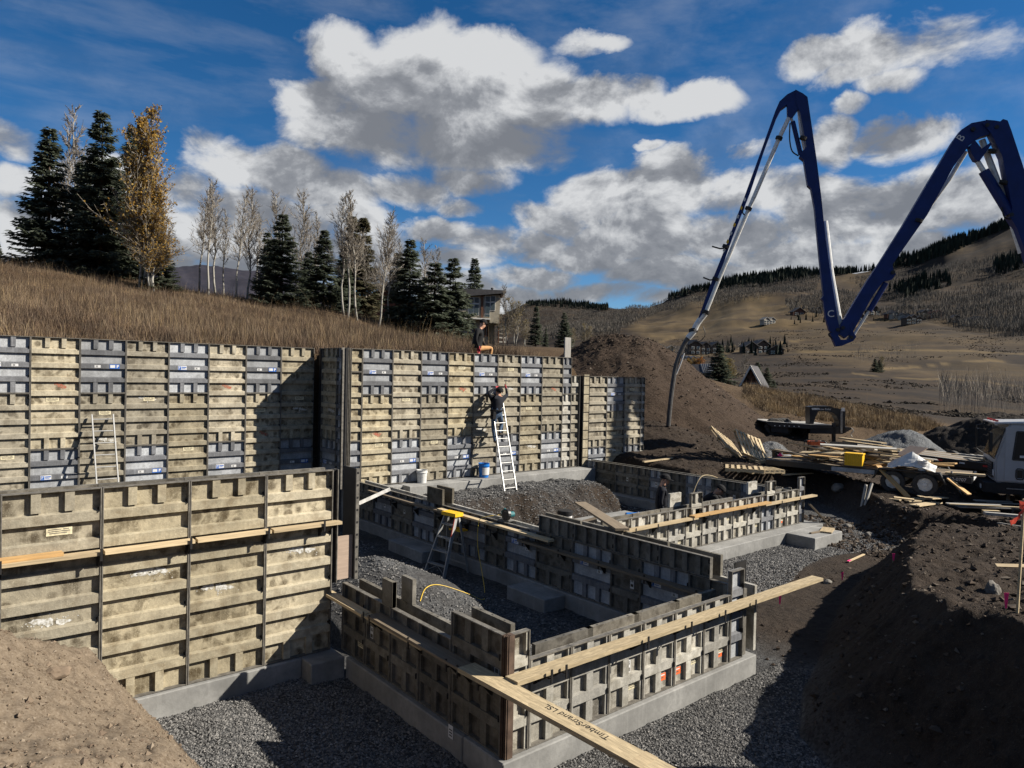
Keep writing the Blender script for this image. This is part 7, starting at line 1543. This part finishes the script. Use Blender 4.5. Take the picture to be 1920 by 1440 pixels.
x, y = rnd(115000, 1.8, 9.6, 3.0, 8.8); d = poly_sd(x, y, PIT); ok = (d == 0) & ~((x > 4.4) & (y > 5.24)) & ((x < 4.35) | (y < 5.22)) & (fbm(x*.8, y*.8, 91, 3) > -.25) & ~((x > 7.9) & (y < 5.0) & (g.random(len(x)) < .6))
stones('gravel', 'crushed grey gravel in front of the near walls', x[ok][:52000], y[ok][:52000], g.uniform(.007, .020, ok.sum())[:52000], M['gravel'], 1)
x, y = rnd(34000, 4.9, 17.2, 5.8, 16.2); ok = (fbm(x*.8, y*.8, 92, 3) > -.2) & ((x < 8.1) | (x > 9.25)) & ~((x > 13.3) & (x < 16) & (y > 12.7) & (y < 13.8)) & ~((x > 9.2) & (y < 9.95)) & ~((x > 8.6) & (y < 5.9))
stones('gravel', 'crushed grey gravel on the floor of the cells', x[ok], y[ok], g.uniform(.012, .030, ok.sum()), M['gravel'], 2)
x, y = rnd(30000, 9.2, 19.5, 6.6, 9.0); ok = (poly_sd(x, y, PIT) < .2) & (y > 7.4+.35*np.sin(x*.9)+(x < 12)*.2) & ~((x > 16.4) & (x < 17.9) & (y > 8.2))
stones('gravel', 'crushed grey gravel along the far cell footing', x[ok], y[ok], g.uniform(.012, .028, ok.sum()), M['gravel'], 3)
x, y = rnd(9000, 6.5, 24, 1.0, 14); dd = poly_sd(x, y, PIT); ok = (((dd > .1) & (dd < 6)) | ((x > 9.2) & (y < 7.4) & (dd == 0))) & (fbm(x*.7, y*.7, 93, 3) > -.1)
stones('soil_clods', 'dark clods and stones on the right bank and pit slope', x[ok], y[ok], .012*g.lognormal(0, .7, ok.sum()), M['clods'], 4)
x, y = rnd(1500, 17.0, 20.5, 7.0, 10.5); ok = poly_sd(x, y, PIT) < .9
stones('rubble', 'rubble and broken rock at the foot of the far bank', x[ok], y[ok], .035*g.lognormal(0, .5, ok.sum()), M['clods'], 5)
x, y = rnd(16000, -1, 3.2, 2.6, 9.0); ok = (poly_sd(x, y, PIT) > .02)
stones('soil_clods', 'pale clods on the near left dirt bank', x[ok], y[ok], .005*g.lognormal(0, .7, ok.sum()), M['clods_pale'], 6)
x, y = rnd(5000, 18.2, 34, 9, 20); ok = poly_sd(x, y, PIT) > .2
stones('soil_clods', 'clods on the trampled soil round the trailers', x[ok], y[ok], .022*g.lognormal(0, .6, ok.sum()), M['clods'], 7)
mx_, my_, mz_ = (q.ravel() for q in MXYZ); ii = g.integers(0, len(mx_), 9000); ok = mz_[ii] > 1.6
stones('soil_clods', 'stones and clods on the dark soil mound', mx_[ii][ok]+g.normal(0, .06, ok.sum()), my_[ii][ok]+g.normal(0, .06, ok.sum()), .026*g.lognormal(0, .65, ok.sum()), M['clods'], 8, .2, mz_[ii][ok])
x, y = rnd(5000, 9.8, 17, 13.6, 16.2); stones('gravel', 'loose stones on the bench under the ladder footing', x, y, g.uniform(.012, .035, 5000), M['gravel'], 9)

gS = np.random.default_rng(123); nS = 60000; azS = gS.uniform(R(5), R(40), nS); rS = np.exp(gS.uniform(math.log(75), math.log(700), nS)); xS, yS = rS*np.cos(YAW-azS), rS*np.sin(YAW-azS)
okS = (fbm(xS/38, yS/16, 131, 4) > .12) & (fbm(xS/9, yS/9, 133, 2) > -.2); xS, yS, rS = xS[okS][:16000], yS[okS][:16000], rS[okS][:16000]
stones('sagebrush', 'low dark sagebrush scattered over the valley pasture', xS, yS, .10*gS.lognormal(0, .45, len(xS))*(1+rS/220), island('sagebrush', [(.016, .013, .010), (.026, .020, .014), (.021, .016, .012), (.034, .027, .018)]), 12, .3)

x, y = rnd(2600, -1, 3.0, 3.2, 9.0); ok = poly_sd(x, y, PIT) > .05
stones('soil_clods', 'larger crumbs of pale soil on the near left dirt bank', x[ok], y[ok], .014*g.lognormal(0, .5, ok.sum()), M['clods_pale'], 16, .15)
x, y = rnd(6000, 7, 22, 1.5, 9.5); ok = poly_sd(x, y, PIT) > .1
stones('soil_clods', 'larger clods on the right bank', x[ok], y[ok], .022*g.lognormal(0, .6, ok.sum()), M['clods'], 17, .2)
